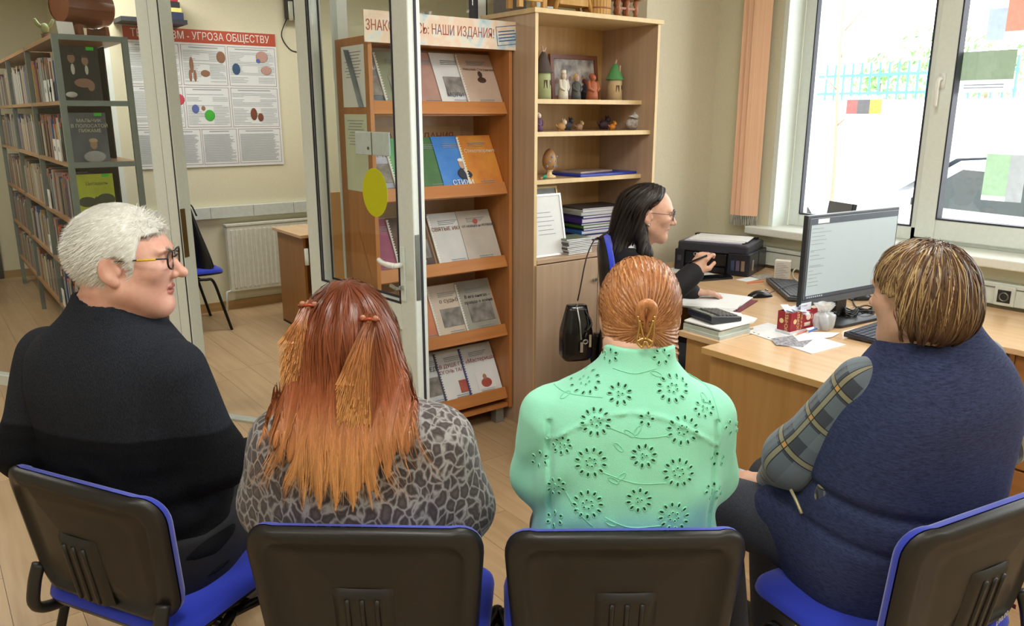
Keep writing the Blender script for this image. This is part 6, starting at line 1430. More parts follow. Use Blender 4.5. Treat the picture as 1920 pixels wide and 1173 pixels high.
# ---------------------------------------------------------------- red-haired woman
def build_red():
    u0, v0 = -.325, 1.60; root = person('red-haired woman with two hair clips in a grey leopard print blouse', (u0, v0))
    rows = [(.46, 0, .02, .20, .15), (.58, 0, .0, .205, .15), (.72, 0, -.01, .20, .150), (.83, 0, -.012, .203, .142), (.90, 0, -.012, .198, .130), (.955, 0, -.012, .172, .112), (.99, 0, -.01, .128, .092), (1.015, 0, -.006, .088, .078), (1.045, 0, 0, .060, .060)]
    H_ = Head(Q(652, 637, 1.60), -6, -6, 2, .93); yaw = 0
    aR = [np.array([u0+.168, v0-.01, .915]), np.array([-.115, 1.60, .755]), np.array([-.20, 1.85, .66])]; aL = [np.array([u0-.168, v0-.01, .915]), np.array([-.535, 1.615, .755]), np.array([-.45, 1.85, .66])]
    leg = [((-.42, 1.97, .50), (-.43, 1.98, .08)), ((-.22, 1.97, .50), (-.21, 1.98, .08))]
    T, R, L, neckf, pants, hips, knees, ank = seated(root, u0, v0, yaw, rows, H_, aR, aL, leg, lo=(-.75, 1.3, .03), hi=(.1, 2.15, 1.32), bodyh=.010)
    def blouse(P):
        d = T(P, .006)
        for a in (aR, aL): d = smin(d, chain(P, a, [.072, .066, .046], .05), .06)
        d = d-.005*wav(P, 24)+.006*np.exp(-((P[:, 0]-(u0+.145+.10*(.9-P[:, 2])))/.008)**2)*(P[:, 2] < .93)*np.clip((P[:, 2]-.74)*20, 0, 1)
        d = smax(d, P[:, 2]-(1.015-.25*np.clip(P[:, 1]-v0+.02, 0, .3)), .006); d = smax(d, .004-neckf(P), .006); d = smax(d, .47-P[:, 2], .01)
        for a in (aR, aL): d = smax(d, .045-np.linalg.norm(P-a[2], axis=1), .006)
        return d
    cloth('blouse', blouse, (-.72, 1.33, .45), (.08, 2.05, 1.06), .0065, leopard(), root)
    cloth('trousers', pants, (-.72, 1.38, .06), (.05, 2.2, .66), .011, mat('trousers_navy', (30, 34, 50), .8, var=.1, scale=300), root)
    shoes(root, ank, [(-.1, 1, 0), (.1, 1, 0)], mat('shoe_black', (24, 22, 22), .5))
    def cap(P): q = H_.loc(P); return smax(H_.skull(q)-.016, smin(q[:, 1]-.055, (.060-q[:, 2]), .02), .01)*H_.s
    Rb = H_.R; c = H_.c
    # flat curtain of hair behind the shoulders
    K = Loft((c[0]+.008, c[1]-.062), 0, [(.870, .012, -.118, .030, .004), (.915, .010, -.108, .072, .009), (.950, .008, -.096, .108, .014), (.980, .004, -.080, .142, .020), (1.01, .004, -.060, .140, .026), (1.06, .002, -.026, .126, .040), (1.12, .002, .004, .108, .060), (1.165, .0, .02, .094, .074), (1.20, -.0, .03, .078, .076), (1.225, 0, .035, .045, .05)], 2.2)
    def hv(P): return smin(cap(P), K(P), .03)-.0022*np.sin(P[:, 0]*190+4*np.sin(P[:, 2]*9))-.0015*wav(P*np.array([1, 1, .2]), 160)
    hm = hair_mat('hair_red', .34); dark, mid, lt = lin((104, 52, 32)), lin((148, 82, 50)), lin((204, 146, 90))
    v, q = surf(hv, (c[0]-.17, c[1]-.20, .88), (c[0]+.17, c[1]+.12, c[2]+.15), .005)
    def ramp(z, x, rnd):
        t = np.clip((1.05-z)/.15, 0, 1)[..., None]; base = dark+(mid-dark)*np.clip((1.26-z)/.16, 0, 1)[..., None]; return (base*(1-t)+lt*t)*(.75+.5*rnd[..., None])
    np_mesh('hair', v, q, hm, root, attrs={'hair_colour': ramp(v[:, 2]+.02, v[:, 0], np.full(len(v), .4))})
    crown = H_.glob((0, -.035, .125)); 
    P0 = surface_pts(hv, np.array([c[0]-.15, c[1]-.2, 1.0]), np.array([c[0]+.15, c[1]+.1, c[2]+.15]), 6000, 4, lambda P: (H_.loc(P)[:, 1] < .05))
    def pull(P, t):
        d = P-crown; d[:, 2] = 0; d /= np.maximum(np.linalg.norm(d, axis=1), .02)[:, None]; top = np.clip((P[:, 2]-(c[2]+.07))/.05, 0, 1)[:, None]; o = d*top+np.array([0, 0, -1.])*(1-.6*top)
        low = np.clip((1.0-P[:, 2])/.08, 0, 1)[:, None]; side = np.sign(P[:, 0]-c[0])[:, None]*np.clip((np.abs(P[:, 0]-c[0])-.055)/.05, 0, 1)[:, None]
        return o+np.concatenate([side*.9, -.5*np.ones_like(side), np.zeros_like(side)], 1)*low
    rsx = np.random.RandomState(5); Z0 = P0[:, 2]; targ = np.where(np.abs(P0[:, 0]-c[0]) < .06, .845+.11*rsx.rand(len(P0)), .945+.06*rsx.rand(len(P0))); ln = np.maximum(Z0-targ, .03)*1.1
    cf = lambda P, tt, rs, N: ramp(P[..., 2], P[..., 0], np.repeat(rs.rand(N, 1), len(tt), 1))
    strands('hair_strands', P0, np.tile((0, -.3, -1.), (len(P0), 1)), 1/16, 16, .0026, cf, root, lambda P: np.minimum(hv(P), blouse(P)), .0022, pull, 3, hm, jitter=.07, lens=ln, taper=.12)['kind'] = 'stuff'
    # two bunches held by clips
    for k, (px, py, bx, by, n_) in enumerate(((694, 597, 664, 790, 2200), (581, 571, 556, 712, 1200))):
        a = Q(px, py, c[1]-.105 if k == 0 else c[1]-.06); b = Q(bx, by, c[1]-.150 if k == 0 else c[1]-.105); rs_ = np.random.RandomState(8+k); t = np.linspace(0, 1, 15)
        tg = b+np.clip(rs_.randn(n_, 3), -1.7, 1.7)*np.array([.019, .003, .045]); fan = (t**.8)[None, :, None]; mid_ = a+rs_.randn(n_, 3)*.004
        Pp = mid_[:, None]*(1-fan)+tg[:, None]*fan; Pp[..., 1] -= (.020*np.sin(np.pi*np.minimum(t*1.3, 1)))[None]
        wv = rs_.rand(n_); Tt = np.gradient(Pp, axis=1); sd = np.cross(Tt, np.array([0, -1., .3])); sd /= np.linalg.norm(sd, axis=2)[..., None]; wd = .0010*(1-.5*t)[None, :, None]
        A = Pp-sd*wd; B = Pp+sd*wd; vv = np.stack([A, B], 2).reshape(-1, 3); base = (np.arange(n_)*30)[:, None]+(np.arange(14)*2)[None]; qq = np.stack([base, base+1, base+3, base+2], -1).reshape(-1, 4)
        col = (mid[None, None]*(1-t)[None, :, None]+lt[None, None]*t[None, :, None])*(.8+.5*wv)[:, None, None]*np.clip(.65+t*.8, 0, 1)[None, :, None]; col = np.repeat(col[:, :, None], 2, 2).reshape(-1, 3)
        np_mesh('hair_bunch', vv, qq, hm, root, attrs={'hair_colour': col})['kind'] = 'stuff'
        m = MB(); w0 = uv2w(a)-np.array(root.location); ex = RT; ez = np.array([0, 0, 1.])
        for j, (dx, dz) in enumerate(((-.012, .004), (0, -.003), (.012, .003))): m.ball(tuple(w0+ex*dx+ez*dz-FH*.010), .0062, 8)
        cl = m.build('hair_clip', mat('clip_clear', (190, 130, 100), .15, trans=.3), root, smooth=True); m = MB(); m.tube([tuple(w0-ex*.020-FH*.010), tuple(w0-FH*.015+ez*.003), tuple(w0+ex*.020-FH*.010)], .0035, 6); m.build('clip_bar', mat('clip_amber', (150, 60, 30), .2), cl, smooth=True)
def leopard():
    m = mat('leopard_print', (92, 84, 82), .85, sheen=.2, bump=.2, scale=600); N = m.node_tree.nodes; Lk = m.node_tree.links; b = N['Principled BSDF']
    tc = N.new('ShaderNodeTexCoord'); nz = N.new('ShaderNodeTexNoise'); nz.inputs['Scale'].default_value = 30; mixv = N.new('ShaderNodeMix'); mixv.data_type = 'VECTOR'; mixv.inputs[0].default_value = .025
    mp = N.new('ShaderNodeMapping'); mp.inputs['Scale'].default_value = (1, 1, .78); Lk.new(tc.outputs['Object'], mp.inputs[0])
    Lk.new(mp.outputs[0], nz.inputs['Vector']); Lk.new(mp.outputs[0], mixv.inputs[4]); Lk.new(nz.outputs['Color'], mixv.inputs[5])
    vo = N.new('ShaderNodeTexVoronoi'); vo.feature = 'DISTANCE_TO_EDGE'; vo.inputs['Scale'].default_value = 46; Lk.new(mixv.outputs[1], vo.inputs['Vector'])
    cr = N.new('ShaderNodeValToRGB'); el = [(0, (158, 156, 157)), (.05, (138, 134, 134)), (.12, (88, 80, 79)), (.20, (62, 55, 55)), (.38, (86, 78, 77)), (.55, (98, 90, 88))]
    while len(cr.color_ramp.elements) < len(el): cr.color_ramp.elements.new(.5)
    for e, (p_, c_) in zip(cr.color_ramp.elements, el): e.position = p_; e.color = srgb(c_)
    n2 = N.new('ShaderNodeTexNoise'); n2.inputs['Scale'].default_value = 55; Lk.new(tc.outputs['Object'], n2.inputs['Vector']); ad = N.new('ShaderNodeMath'); ad.operation = 'MULTIPLY_ADD'; ad.inputs[1].default_value = .22; Lk.new(n2.outputs['Fac'], ad.inputs[0])
    sb_ = N.new('ShaderNodeMath'); sb_.operation = 'SUBTRACT'; sb_.inputs[1].default_value = .11; Lk.new(vo.outputs['Distance'], sb_.inputs[0]); Lk.new(sb_.outputs[0], ad.inputs[2])
    Lk.new(ad.outputs[0], cr.inputs[0]); Lk.new(cr.outputs[0], b.inputs['Base Color']); return m
# ---------------------------------------------------------------- woman in the mint jacket
def build_green():
    u0, v0 = .245, 1.585; root = person('woman in a mint eyelet jacket with hair held by a gold claw clip', (u0, v0))
    rows = [(.46, 0, .02, .205, .15), (.58, 0, .0, .20, .148), (.72, 0, -.006, .188, .145), (.84, 0, -.012, .186, .138), (.94, 0, -.014, .190, .126), (1.0, 0, -.016, .180, .112), (1.04, 0, -.015, .152, .095), (1.07, .012, -.012, .108, .080), (1.095, .018, -.008, .080, .072), (1.15, .020, 0, .066, .062)]
    H_ = Head(Q(1199, 590, 1.645), 6, -8, 0, .93); 
    aR = [np.array([u0+.172, v0-.012, .985]), np.array([u0+.198, v0+.03, .825]), np.array([u0+.12, v0+.26, .72])]; aL = [np.array([u0-.172, v0-.012, .985]), np.array([u0-.190, v0+.03, .825]), np.array([u0-.12, v0+.26, .72])]
    leg = [((.13, 1.97, .50), (.12, 1.99, .08)), ((.33, 1.97, .50), (.34, 1.99, .08))]
    T, R, L, neckf, pants, hips, knees, ank = seated(root, u0, v0, 0, rows, H_, aR, aL, leg, lo=(-.15, 1.3, .03), hi=(.65, 2.15, 1.35), bodyh=.010)
    def jacket(P):
        d = T(P, .008)
        for a in (aR, aL): d = smin(d, chain(P, a, [.054, .050, .046], .04), .04)
        x = P[:, 0]-u0; bk = (P[:, 1] < v0+.02)
        yk = 1.030-.070*(x/.165)**2-.006*np.sin(x*8)
        d = d-.0045*np.exp(-((P[:, 2]-yk)/.0045)**2)*bk*(np.abs(x) < .175)*(1+.4*np.sin(x*160))    # yoke seam with a frayed ridge
        d = d+.006*np.exp(-((np.abs(x)-.166+.03*np.clip(.86-P[:, 2], -.1, .3))/.006)**2)*(P[:, 2] < 1.0)*(P[:, 2] > .70)*bk
        d = d-.0060*wav(P, 20)-.0024*wav(P, 60)-.0010*wav(P, 130)-.0045*np.sin(46*(P[:, 2]+.75*np.abs(x))+2*np.sin(x*17))*np.exp(-((np.abs(x)-.165)/.045)**2)*np.clip((1.0-P[:, 2])*8, 0, 1)
        d = smax(d, P[:, 2]-(1.142-.30*np.clip(P[:, 1]-v0+.03, 0, .3)), .004); d = smax(d, .004-neckf(P), .005); d = smax(d, .50-P[:, 2], .01)
        col = np.abs(np.abs(T(P, .012))-.0)  # stand collar
        for a in (aR, aL): d = smax(d, .050-np.linalg.norm(P-a[2], axis=1), .006)
        return d
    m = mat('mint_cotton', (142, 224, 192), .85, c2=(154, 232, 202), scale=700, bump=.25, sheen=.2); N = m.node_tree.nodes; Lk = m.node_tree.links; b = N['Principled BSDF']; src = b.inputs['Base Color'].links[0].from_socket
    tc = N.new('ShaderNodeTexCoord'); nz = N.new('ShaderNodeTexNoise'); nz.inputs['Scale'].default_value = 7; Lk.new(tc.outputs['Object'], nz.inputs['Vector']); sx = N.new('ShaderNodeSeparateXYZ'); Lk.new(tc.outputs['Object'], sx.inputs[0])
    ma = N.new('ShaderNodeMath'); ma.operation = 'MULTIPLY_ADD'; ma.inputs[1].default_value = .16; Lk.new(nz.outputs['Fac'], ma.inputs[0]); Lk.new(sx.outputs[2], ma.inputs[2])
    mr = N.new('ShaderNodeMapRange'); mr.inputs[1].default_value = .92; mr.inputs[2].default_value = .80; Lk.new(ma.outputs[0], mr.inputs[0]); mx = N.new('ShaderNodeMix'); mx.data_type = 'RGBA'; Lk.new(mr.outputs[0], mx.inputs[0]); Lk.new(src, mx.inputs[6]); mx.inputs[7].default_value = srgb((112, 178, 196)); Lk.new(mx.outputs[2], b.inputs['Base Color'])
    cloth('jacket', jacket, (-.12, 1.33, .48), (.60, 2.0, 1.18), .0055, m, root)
    # eyelet embroidery: flowers of stitched rims around little holes
    FL = [(1097, 713, 27, 12), (1162, 738, 20, 9), (1261, 727, 27, 12), (1320, 765, 17, 8), (1117, 790, 26, 12), (1280, 806, 27, 12), (1212, 785, 12, 5), (1054, 834, 16, 8), (1108, 866, 27, 12), (1207, 854, 21, 10), (1272, 885, 26, 12), (1043, 911, 15, 8), (1102, 945, 26, 12), (1198, 937, 21, 10), (1263, 968, 26, 12), (1145, 666, 12, 6), (1240, 668, 14, 6), (1338, 920, 15, 7), (1345, 860, 12, 5), (1040, 972, 14, 6), (1012, 860, 14, 6), (1372, 800, 12, 5)]
    holes = MB(); rims = MB(); rl = np.array(root.location)
    def onto_many(px):
        px = np.array(px, float); d = FW[None]+RT[None]*((px[:, 0]-CX)/F)[:, None]-UPV[None]*((px[:, 1]-CY)/F)[:, None]; duv = np.stack([d@RT, d@FH, d[:, 2]], 1); duv /= np.linalg.norm(duv, axis=1)[:, None]; t = np.full(len(px), 1.3); o = np.array([0, 0, H])
        for _ in range(30): t = t+jacket(o+duv*t[:, None])*.75
        p = o+duv*t[:, None]; ok = (np.abs(jacket(p)) < .01) & (p[:, 1] < v0+.05); g = grad(jacket, p, .004); return p, g/np.linalg.norm(g, axis=1)[:, None], ok
    OV = []
    def oval(px, py, a, r1, r2, rim): OV.append((px, py, a, r1, r2, rim))
    def flush():
        Pp, Nn, ok = onto_many([(o[0], o[1]) for o in OV]); an_ = np.linspace(0, 2*math.pi, 11)[:-1]; W = lambda q: tuple(uv2w(q)-rl)
        for (px, py, a, r1, r2, rim), p, n, k in zip(OV, Pp, Nn, ok):
            if not k: continue
            t1 = np.cross(np.array([0, 0, 1.]), n); t1 /= np.linalg.norm(t1); t2 = np.cross(n, t1); e1 = t1*math.cos(a)+t2*math.sin(a); e2 = -t1*math.sin(a)+t2*math.cos(a)
            holes.add([W(p+n*.0014+e1*r1*math.cos(t)+e2*r2*math.sin(t)) for t in an_], [tuple(range(10))])
            rims.tube([W(p+n*.0008+e1*(r1+.0012)*math.cos(t)+e2*(r2+.0012)*math.sin(t)) for t in an_], .0013, 5, closed=True)
    for (px, py, r, n) in FL:
        pm = 920.; ph = RND.random()
        for k in range(n):
            a = 2*math.pi*(k+ph)/n; oval(px+r*math.cos(a)*.95, py+r*math.sin(a)*.88, -a, .0042 if r > 18 else .0032, .0022, True)
        if r > 22:
            for k in range(6): a = 2*math.pi*(k+.3)/6; oval(px+9*math.cos(a), py+8*math.sin(a), 0, .0016, .0016, True)
        elif r > 14:
            for k in range(3): a = 2*math.pi*k/3; oval(px+5*math.cos(a), py+4*math.sin(a), 0, .0014, .0014, True)
    flush()
    holes.build('eyelet_holes', mat('hole_green', (34, 66, 40), .9), root)['kind'] = 'stuff'; rims.build('embroidery', mat('mint_thread', (140, 222, 188), .7), root, smooth=True)['kind'] = 'stuff'
    st_ = MB()
    for pts in ([(1020, 700), (1060, 735), (1130, 745)], [(1140, 800), (1200, 820), (1260, 815)], [(1130, 885), (1190, 905), (1250, 905)], [(1135, 970), (1180, 988), (1240, 985)], [(1060, 920), (1085, 960), (1110, 985)], [(1290, 700), (1330, 730), (1350, 790)], [(1150, 690), (1190, 700), (1230, 690)]):
        Pp, Nn, ok = onto_many([(v.x, v.y) for v in bez([(a, b_, 0) for a, b_ in pts], 7)]); q = [tuple(uv2w(p_+n_*.0006)-rl) for p_, n_, k_ in zip(Pp, Nn, ok) if k_]
        if len(q) > 3: st_.tube(q, .0011, 5)
    for (px, py, a) in [(1180, 812, .6), (1195, 806, 2.2), (1150, 900, .5), (1165, 893, 2.4), (1145, 980, .4), (1320, 745, 1.0), (1060, 740, 2.5), (1230, 700, .4), (1160, 838, .8)]:
        Pp, Nn, ok = onto_many([(px+11*math.cos(t)*math.cos(a)-4*math.sin(t)*math.sin(a), py+11*math.cos(t)*math.sin(a)+4*math.sin(t)*math.cos(a)) for t in np.linspace(0, 6.28, 13)[:-1]])
        if ok.all(): st_.tube([tuple(uv2w(p_+n_*.0006)-rl) for p_, n_ in zip(Pp, Nn)], .0011, 5, closed=True)
    st_.build('vine_stitching', MATS['mint_thread'], root, smooth=True)['kind'] = 'stuff'
    cloth('trousers', pants, (-.12, 1.38, .06), (.60, 2.2, .66), .011, mat('trousers_grey', (60, 62, 70), .8, var=.1, scale=300), root)
    shoes(root, ank, [(-.1, 1, 0), (.1, 1, 0)], MATS['shoe_black'])
    c = H_.c; kn = Q(1212, 612, c[1]-.105)
    def hv(P):
        q = H_.loc(P); d = smin((H_.skull(q)-.014)*H_.s, ell(P, c+np.array([-.004, -.056, -.080]), (.077, .064, .074)), .05)
        d = smax(d, np.minimum(q[:, 1]-.045, .085-q[:, 2]), .015)
        return d-.0012*np.sin((np.arctan2(P[:, 0]-kn[0], P[:, 2]-kn[2]))*60)
    hm = hair_mat('hair_copper', .33); a_, b_ = lin((150, 92, 52)), lin((206, 148, 98))
    v, q = surf(hv, c-.19, c+.19, .005); np_mesh('hair', v, q, hm, root, attrs={'hair_colour': np.tile(lin((168, 106, 64)), (len(v), 1))})
    P0 = surface_pts(hv, c-.16, c+.16, 4200, 6)
    def pull(P, t):
        d = kn-P; dl = np.linalg.norm(d, axis=1)[:, None]; return d/np.maximum(dl, .02)+np.array([0, -.1, -.35])*np.clip(dl/.1, 0, 1)
    ds = np.linalg.norm(P0-kn, axis=1)
    cf = lambda P, tt, rs, N: (a_+(b_-a_)*(rs.rand(N, 1)**1.3))[:, None, :]*(1+.0*tt[None, :, None])
    strands('hair_strands', P0, np.tile((0, 0, -1.), (len(P0), 1)), 1/12, 12, .0030, cf, root, hv, .0014, pull, 7, hm, jitter=.06, lens=np.clip(ds*.92, .02, .16))['kind'] = 'stuff'
    # twisted loop above the clip and the gold claw clip
    W = lambda px, py, dv=0.: tuple(uv2w(Q(px, py, c[1]-.118+dv))-rl)
    m = MB(); m.tube(bez([W(1205, 612), W(1200, 590, -.012), W(1203, 574, -.018), W(1215, 568, -.02), W(1225, 578, -.016), W(1220, 600, -.008), W(1212, 618, 0)], 6), .0095, 10); np_ = m
    o = m.build('hair_twist', mat('hair_twist', (176, 112, 68), .33, c2=(204, 146, 98), scale=60, stretch=(6, 6, .6)), root, smooth=True)
    gd = mat('clip_gold', (206, 170, 110), .22, .95)
    m = MB()
    for pts in ([(1196, 592), (1198, 615), (1194, 640), (1204, 652)], [(1227, 592), (1226, 615), (1224, 640), (1216, 652)], [(1194, 640), (1210, 634), (1224, 642)], [(1204, 652), (1210, 640), (1216, 652)], [(1199, 600), (1204, 622), (1207, 634)], [(1225, 600), (1218, 622), (1212, 634)]):
        m.tube(bez([W(a, b, -.022) for a, b in pts], 6), .0024, 8)
    for k in range(6): m.tube([W(1196+.4*k, 598+k*7, -.022), W(1206, 603+k*6, -.016)], .0013, 6)
    for k in range(4): m.tube([W(1226, 600+k*8, -.022), W(1217, 604+k*8, -.016)], .0013, 6)
    m.build('claw_clip', gd, root, smooth=True)
# ---------------------------------------------------------------- woman in the blue vest
def build_blue():
    u0, v0 = .965, 1.745; yaw = -26; root = person('woman with short streaked hair in a blue vest and plaid shirt', (u0, v0)); R0 = rotz(yaw)
    rows = [(.46, 0, .05, .225, .17), (.56, 0, .04, .236, .175), (.68, 0, .025, .234, .175), (.80, 0, .01, .226, .170), (.90, 0, -.006, .220, .160), (.98, 0, -.016, .200, .148), (1.04, 0, -.018, .168, .125), (1.085, 0, -.016, .128, .103), (1.115, 0, -.012, .096, .085), (1.14, 0, -.008, .074, .074), (1.175, 0, 0, .062, .062)]
    H_ = Head(Q(1728, 554, 1.71), -33, -6, 0, 1.0, jaw=1.06)
    eL = Q(1492, 858, 1.84); sL = Q(1620, 724, 1.725); wL = Q(1452, 903, 2.02); aL = [sL, eL, wL]
    sR = np.array([u0, v0, 0])+R0@np.array([.178, -.01, 1.03]); aR = [sR, np.array([1.205, 1.83, .82]), np.array([1.03, 2.02, .74])]
    leg = [((.57, 2.08, .52), (.62, 1.96, .08)), ((.80, 2.18, .52), (.80, 2.12, .08))]
    hd = ((R0@np.array([-.5, .8, -.1]), (0, 0, 1)), (np.array([-.75, .45, -.05]), (0, 0, 1)))
    T, R, L, neckf, pants, hips, knees, ank = seated(root, u0, v0, yaw, rows, H_, aR, aL, leg, lo=(.35, 1.4, .03), hi=(1.35, 2.4, 1.40), bodyh=.007, armr=(.046, .046, .03), curls=(.4, .35), hdir=hd, headh=.0035)
    def top(P):
        d = T(P, .010); x = (P-np.array([u0, v0, 0]))@R
        d = smin(d, chain(P, [L(-.10, .05, .55), L(-.13, .24, .57)], [.14, .105]), .08); d = smin(d, chain(P, [L(.10, .05, .55), L(.08, .25, .56)], [.13, .10]), .08)
        d = smin(d, ell(P, sR+np.array([-.012, 0, -.04]), (.062, .07, .085)), .06)
        d = d-.008*wav(P*np.array([1, 1, 1.6]), 15)*np.clip((.98-P[:, 2])*5, 0.1, 1)+.010*np.exp(-((P[:, 2]-.715+.10*x[:, 0])/.016)**2)+.008*np.exp(-((P[:, 2]-.60+.2*x[:, 0])/.014)**2)
        d = smax(d, P[:, 2]-(1.155-.35*np.clip(x[:, 1]+.02, 0, .3)), .006); d = smax(d, .004-neckf(P), .006); return smax(d, .465-P[:, 2], .012)
    vm = mat('vest_blue', (20, 23, 45), .95, c2=(70, 78, 116), scale=60, stretch=(1, 1, 5), bump=.25, sheen=.0, detail=9., spec=.2)
    nzn = [n for n in vm.node_tree.nodes if n.type == 'TEX_NOISE'][0]; nzn.inputs['Roughness'].default_value = .85
    cloth('vest', top, (.45, 1.4, .44), (1.33, 2.3, 1.18), .0065, vm, root)
    def sleeve(P, a, rr): return chain(P, a, rr, .05)-.004*wav(P, 26)
    pl_ = plaid()
    for a, rr, nm in ((aL, [.070, .070, .048], 'shirt_sleeve'), (aR, [.050, .064, .048], 'shirt_sleeve')):
        def f(P, a=a, rr=rr): d = sleeve(P, a, rr); return smax(d, .04-np.linalg.norm(P-a[2], axis=1), .006)
        lo_ = np.min(a, 0)-.11; hi_ = np.max(a, 0)+.11; v, q = surf(f, lo_, hi_, .006)
        d1 = (a[1]-a[0]); L1 = np.linalg.norm(d1); d1 = d1/L1; d2 = a[2]-a[1]; L2 = np.linalg.norm(d2); d2 = d2/L2
        s1 = (v-a[0])@d1; s2 = (v-a[1])@d2; w_ = np.clip((s1-L1*.92)/.05, 0, 1); s_ = s1*(1-w_)+(L1+s2)*w_
        e = np.cross(d1, np.array([0, 1., .0])); e /= np.linalg.norm(e); e2 = np.cross(d1, e); r_ = v-a[0]-s1[:, None]*d1; ang = np.arctan2(r_@e2, r_@e)*.07
        np_mesh(nm, v, q, pl_, root, attrs={'along': s_, 'around': ang})
    # shirt tail under the vest
    def tail(P): a = Q(1552, 905, 1.70); b = Q(1562, 965, 1.66); return smax(chain(P, [a, b], [.045, .040])-.0, -np.ones(len(P)), .01)
    a = Q(1568, 880, 1.745); b = Q(1552, 962, 1.70); v, q = surf(lambda P: smin(ell(P, (a+b)/2, (.040, .030, .065), rotz(-20)@roty(20)), np.ones(len(P)), .01)-.003*wav(P, 60), (a+b)/2-.12, (a+b)/2+.12, .005)
    np_mesh('shirt_tail', v, q, pl_, root, attrs={'along': v[:, 2]*1.0, 'around': v[:, 0]})
    def jeans(P): return pants(P, .026)
    cloth('jeans', jeans, (.35, 1.42, .06), (1.33, 2.4, .66), .010, mat('denim_dark', (44, 46, 56), .85, c2=(58, 62, 74), scale=260, bump=.2), root)
    shoes(root, ank, [(-.5, .8, 0), (-.3, 1, 0)], MATS['shoe_black'])
    rl = np.array(root.location); W = lambda px, py, v: tuple(uv2w(Q(px, py, v))-rl)
    m = MB(); m.tube([W(1483, 918, 1.73), W(1494, 940, 1.70), W(1503, 962, 1.67)], .004, 6); m.build('zip', mat('zip_tan', (176, 168, 130), .4, .4), root, smooth=True)
    def col_(P): return smax(np.abs(ell(P, L(0, -.004, 1.135), (.080, .082, .05)))-.004, smax(P[:, 2]-1.170, 1.12-P[:, 2], .004), .004)
    v, q = surf(col_, L(0, 0, 1.13)-.13, L(0, 0, 1.13)+.13, .005); np_mesh('shirt_collar', v, q, pl_, root, attrs={'along': v[:, 2], 'around': v[:, 0]})
    c = H_.c; crown = c+np.array([.012, -.015, .125])
    def hv(P):
        q = H_.loc(P); d = smin(ell(P, c+np.array([-.002, -.006, .022]), (.102, .110, .103)), ell(P, c+np.array([.006, -.030, -.030]), (.090, .085, .062)), .05)
        d = smax(d, smin(q[:, 1]-.045-.25*q[:, 2], np.maximum(q[:, 1]-.06, .05-q[:, 2]), .02), .015)
        d = smax(d, -ell(np.stack([np.abs(q[:, 0]), q[:, 1], q[:, 2]], 1), (.095, .046, -.060), (.062, .080, .088)), .01)
        an_ = np.arctan2(P[:, 0]-crown[0], P[:, 1]-crown[1]); return d-.0025*np.sin(an_*13+P[:, 2]*20)-.0012*np.sin(an_*37+P[:, 2]*33)
    hm = hair_mat('hair_streaked', .36); dk, br, bl_ = lin((66, 44, 32)), lin((112, 80, 54)), lin((214, 184, 130))
    v, q = surf(hv, c-.2, c+.2, .005); np_mesh('hair', v, q, hm, root, attrs={'hair_colour': np.tile(lin((66, 44, 30)), (len(v), 1))})
    P0 = surface_pts(hv, c-.19, c+.19, 5200, 9, lambda P: (H_.loc(P)[:, 1] < .03) & (P[:, 2] > c[2]-.05))
    def pull(P, t):
        d = P-crown; d[:, 2] = 0; dl = np.linalg.norm(d, axis=1)[:, None]; d = d/np.maximum(dl, .02); k = np.clip((P[:, 2:3]-(c[2]+.04))/.07, 0, 1); inw = np.clip((c[2]-.06-P[:, 2:3])/.05, 0, 1)
        return d*(k*1.0-.5*inw)+np.array([0, 0, -1.])*(1-.55*k)
    def cf(P, tt, rs, N):
        x = P[:, 0, 0]-c[0]; pb = np.clip(.75-(x+.10)*4.0, .12, .95)*(P[:, 0, 2] > c[2]-.02); r = rs.rand(N); r2 = rs.rand(N, 1)
        base = np.where((r < pb)[:, None], br+(bl_-br)*(.15+.7*r2), dk+(br-dk)*r2); k = np.clip((P[..., 2]-(c[2]-.09))/.10, 0, 1)[..., None]
        return base[:, None, :]*k+(dk+(br-dk)*.5)[None, None]*(1-k)
    strands('hair_strands', P0, np.tile((0, 0, -1.), (len(P0), 1)), 1/14, 14, .0026, cf, root, hv, .0020, pull, 11, hm, jitter=.13, lens=np.where((H_.loc(P0)[:, 0] < .0) & (H_.loc(P0)[:, 1] > -.035), np.clip((P0[:, 2]-(c[2]+.012))*1.12, .02, .25), np.clip((P0[:, 2]-(c[2]-.098))*1.12, .035, .25)))['kind'] = 'stuff'
    # phone in her hand
    pw = uv2w(Q(1412, 900, 2.06)); ph = thing('phone', 'black phone held in the hand of the woman in the blue vest', 'phone', tuple(pw), yaw_z(-55)); m = MB(); m.obox((0, 0, 0), (.072, .145, .009), rotm(6)); m.build('case', MATS['printer_gloss'], ph, bevel=.002)
def rotm(a): return Matrix.Rotation(math.radians(a), 3, 'X')
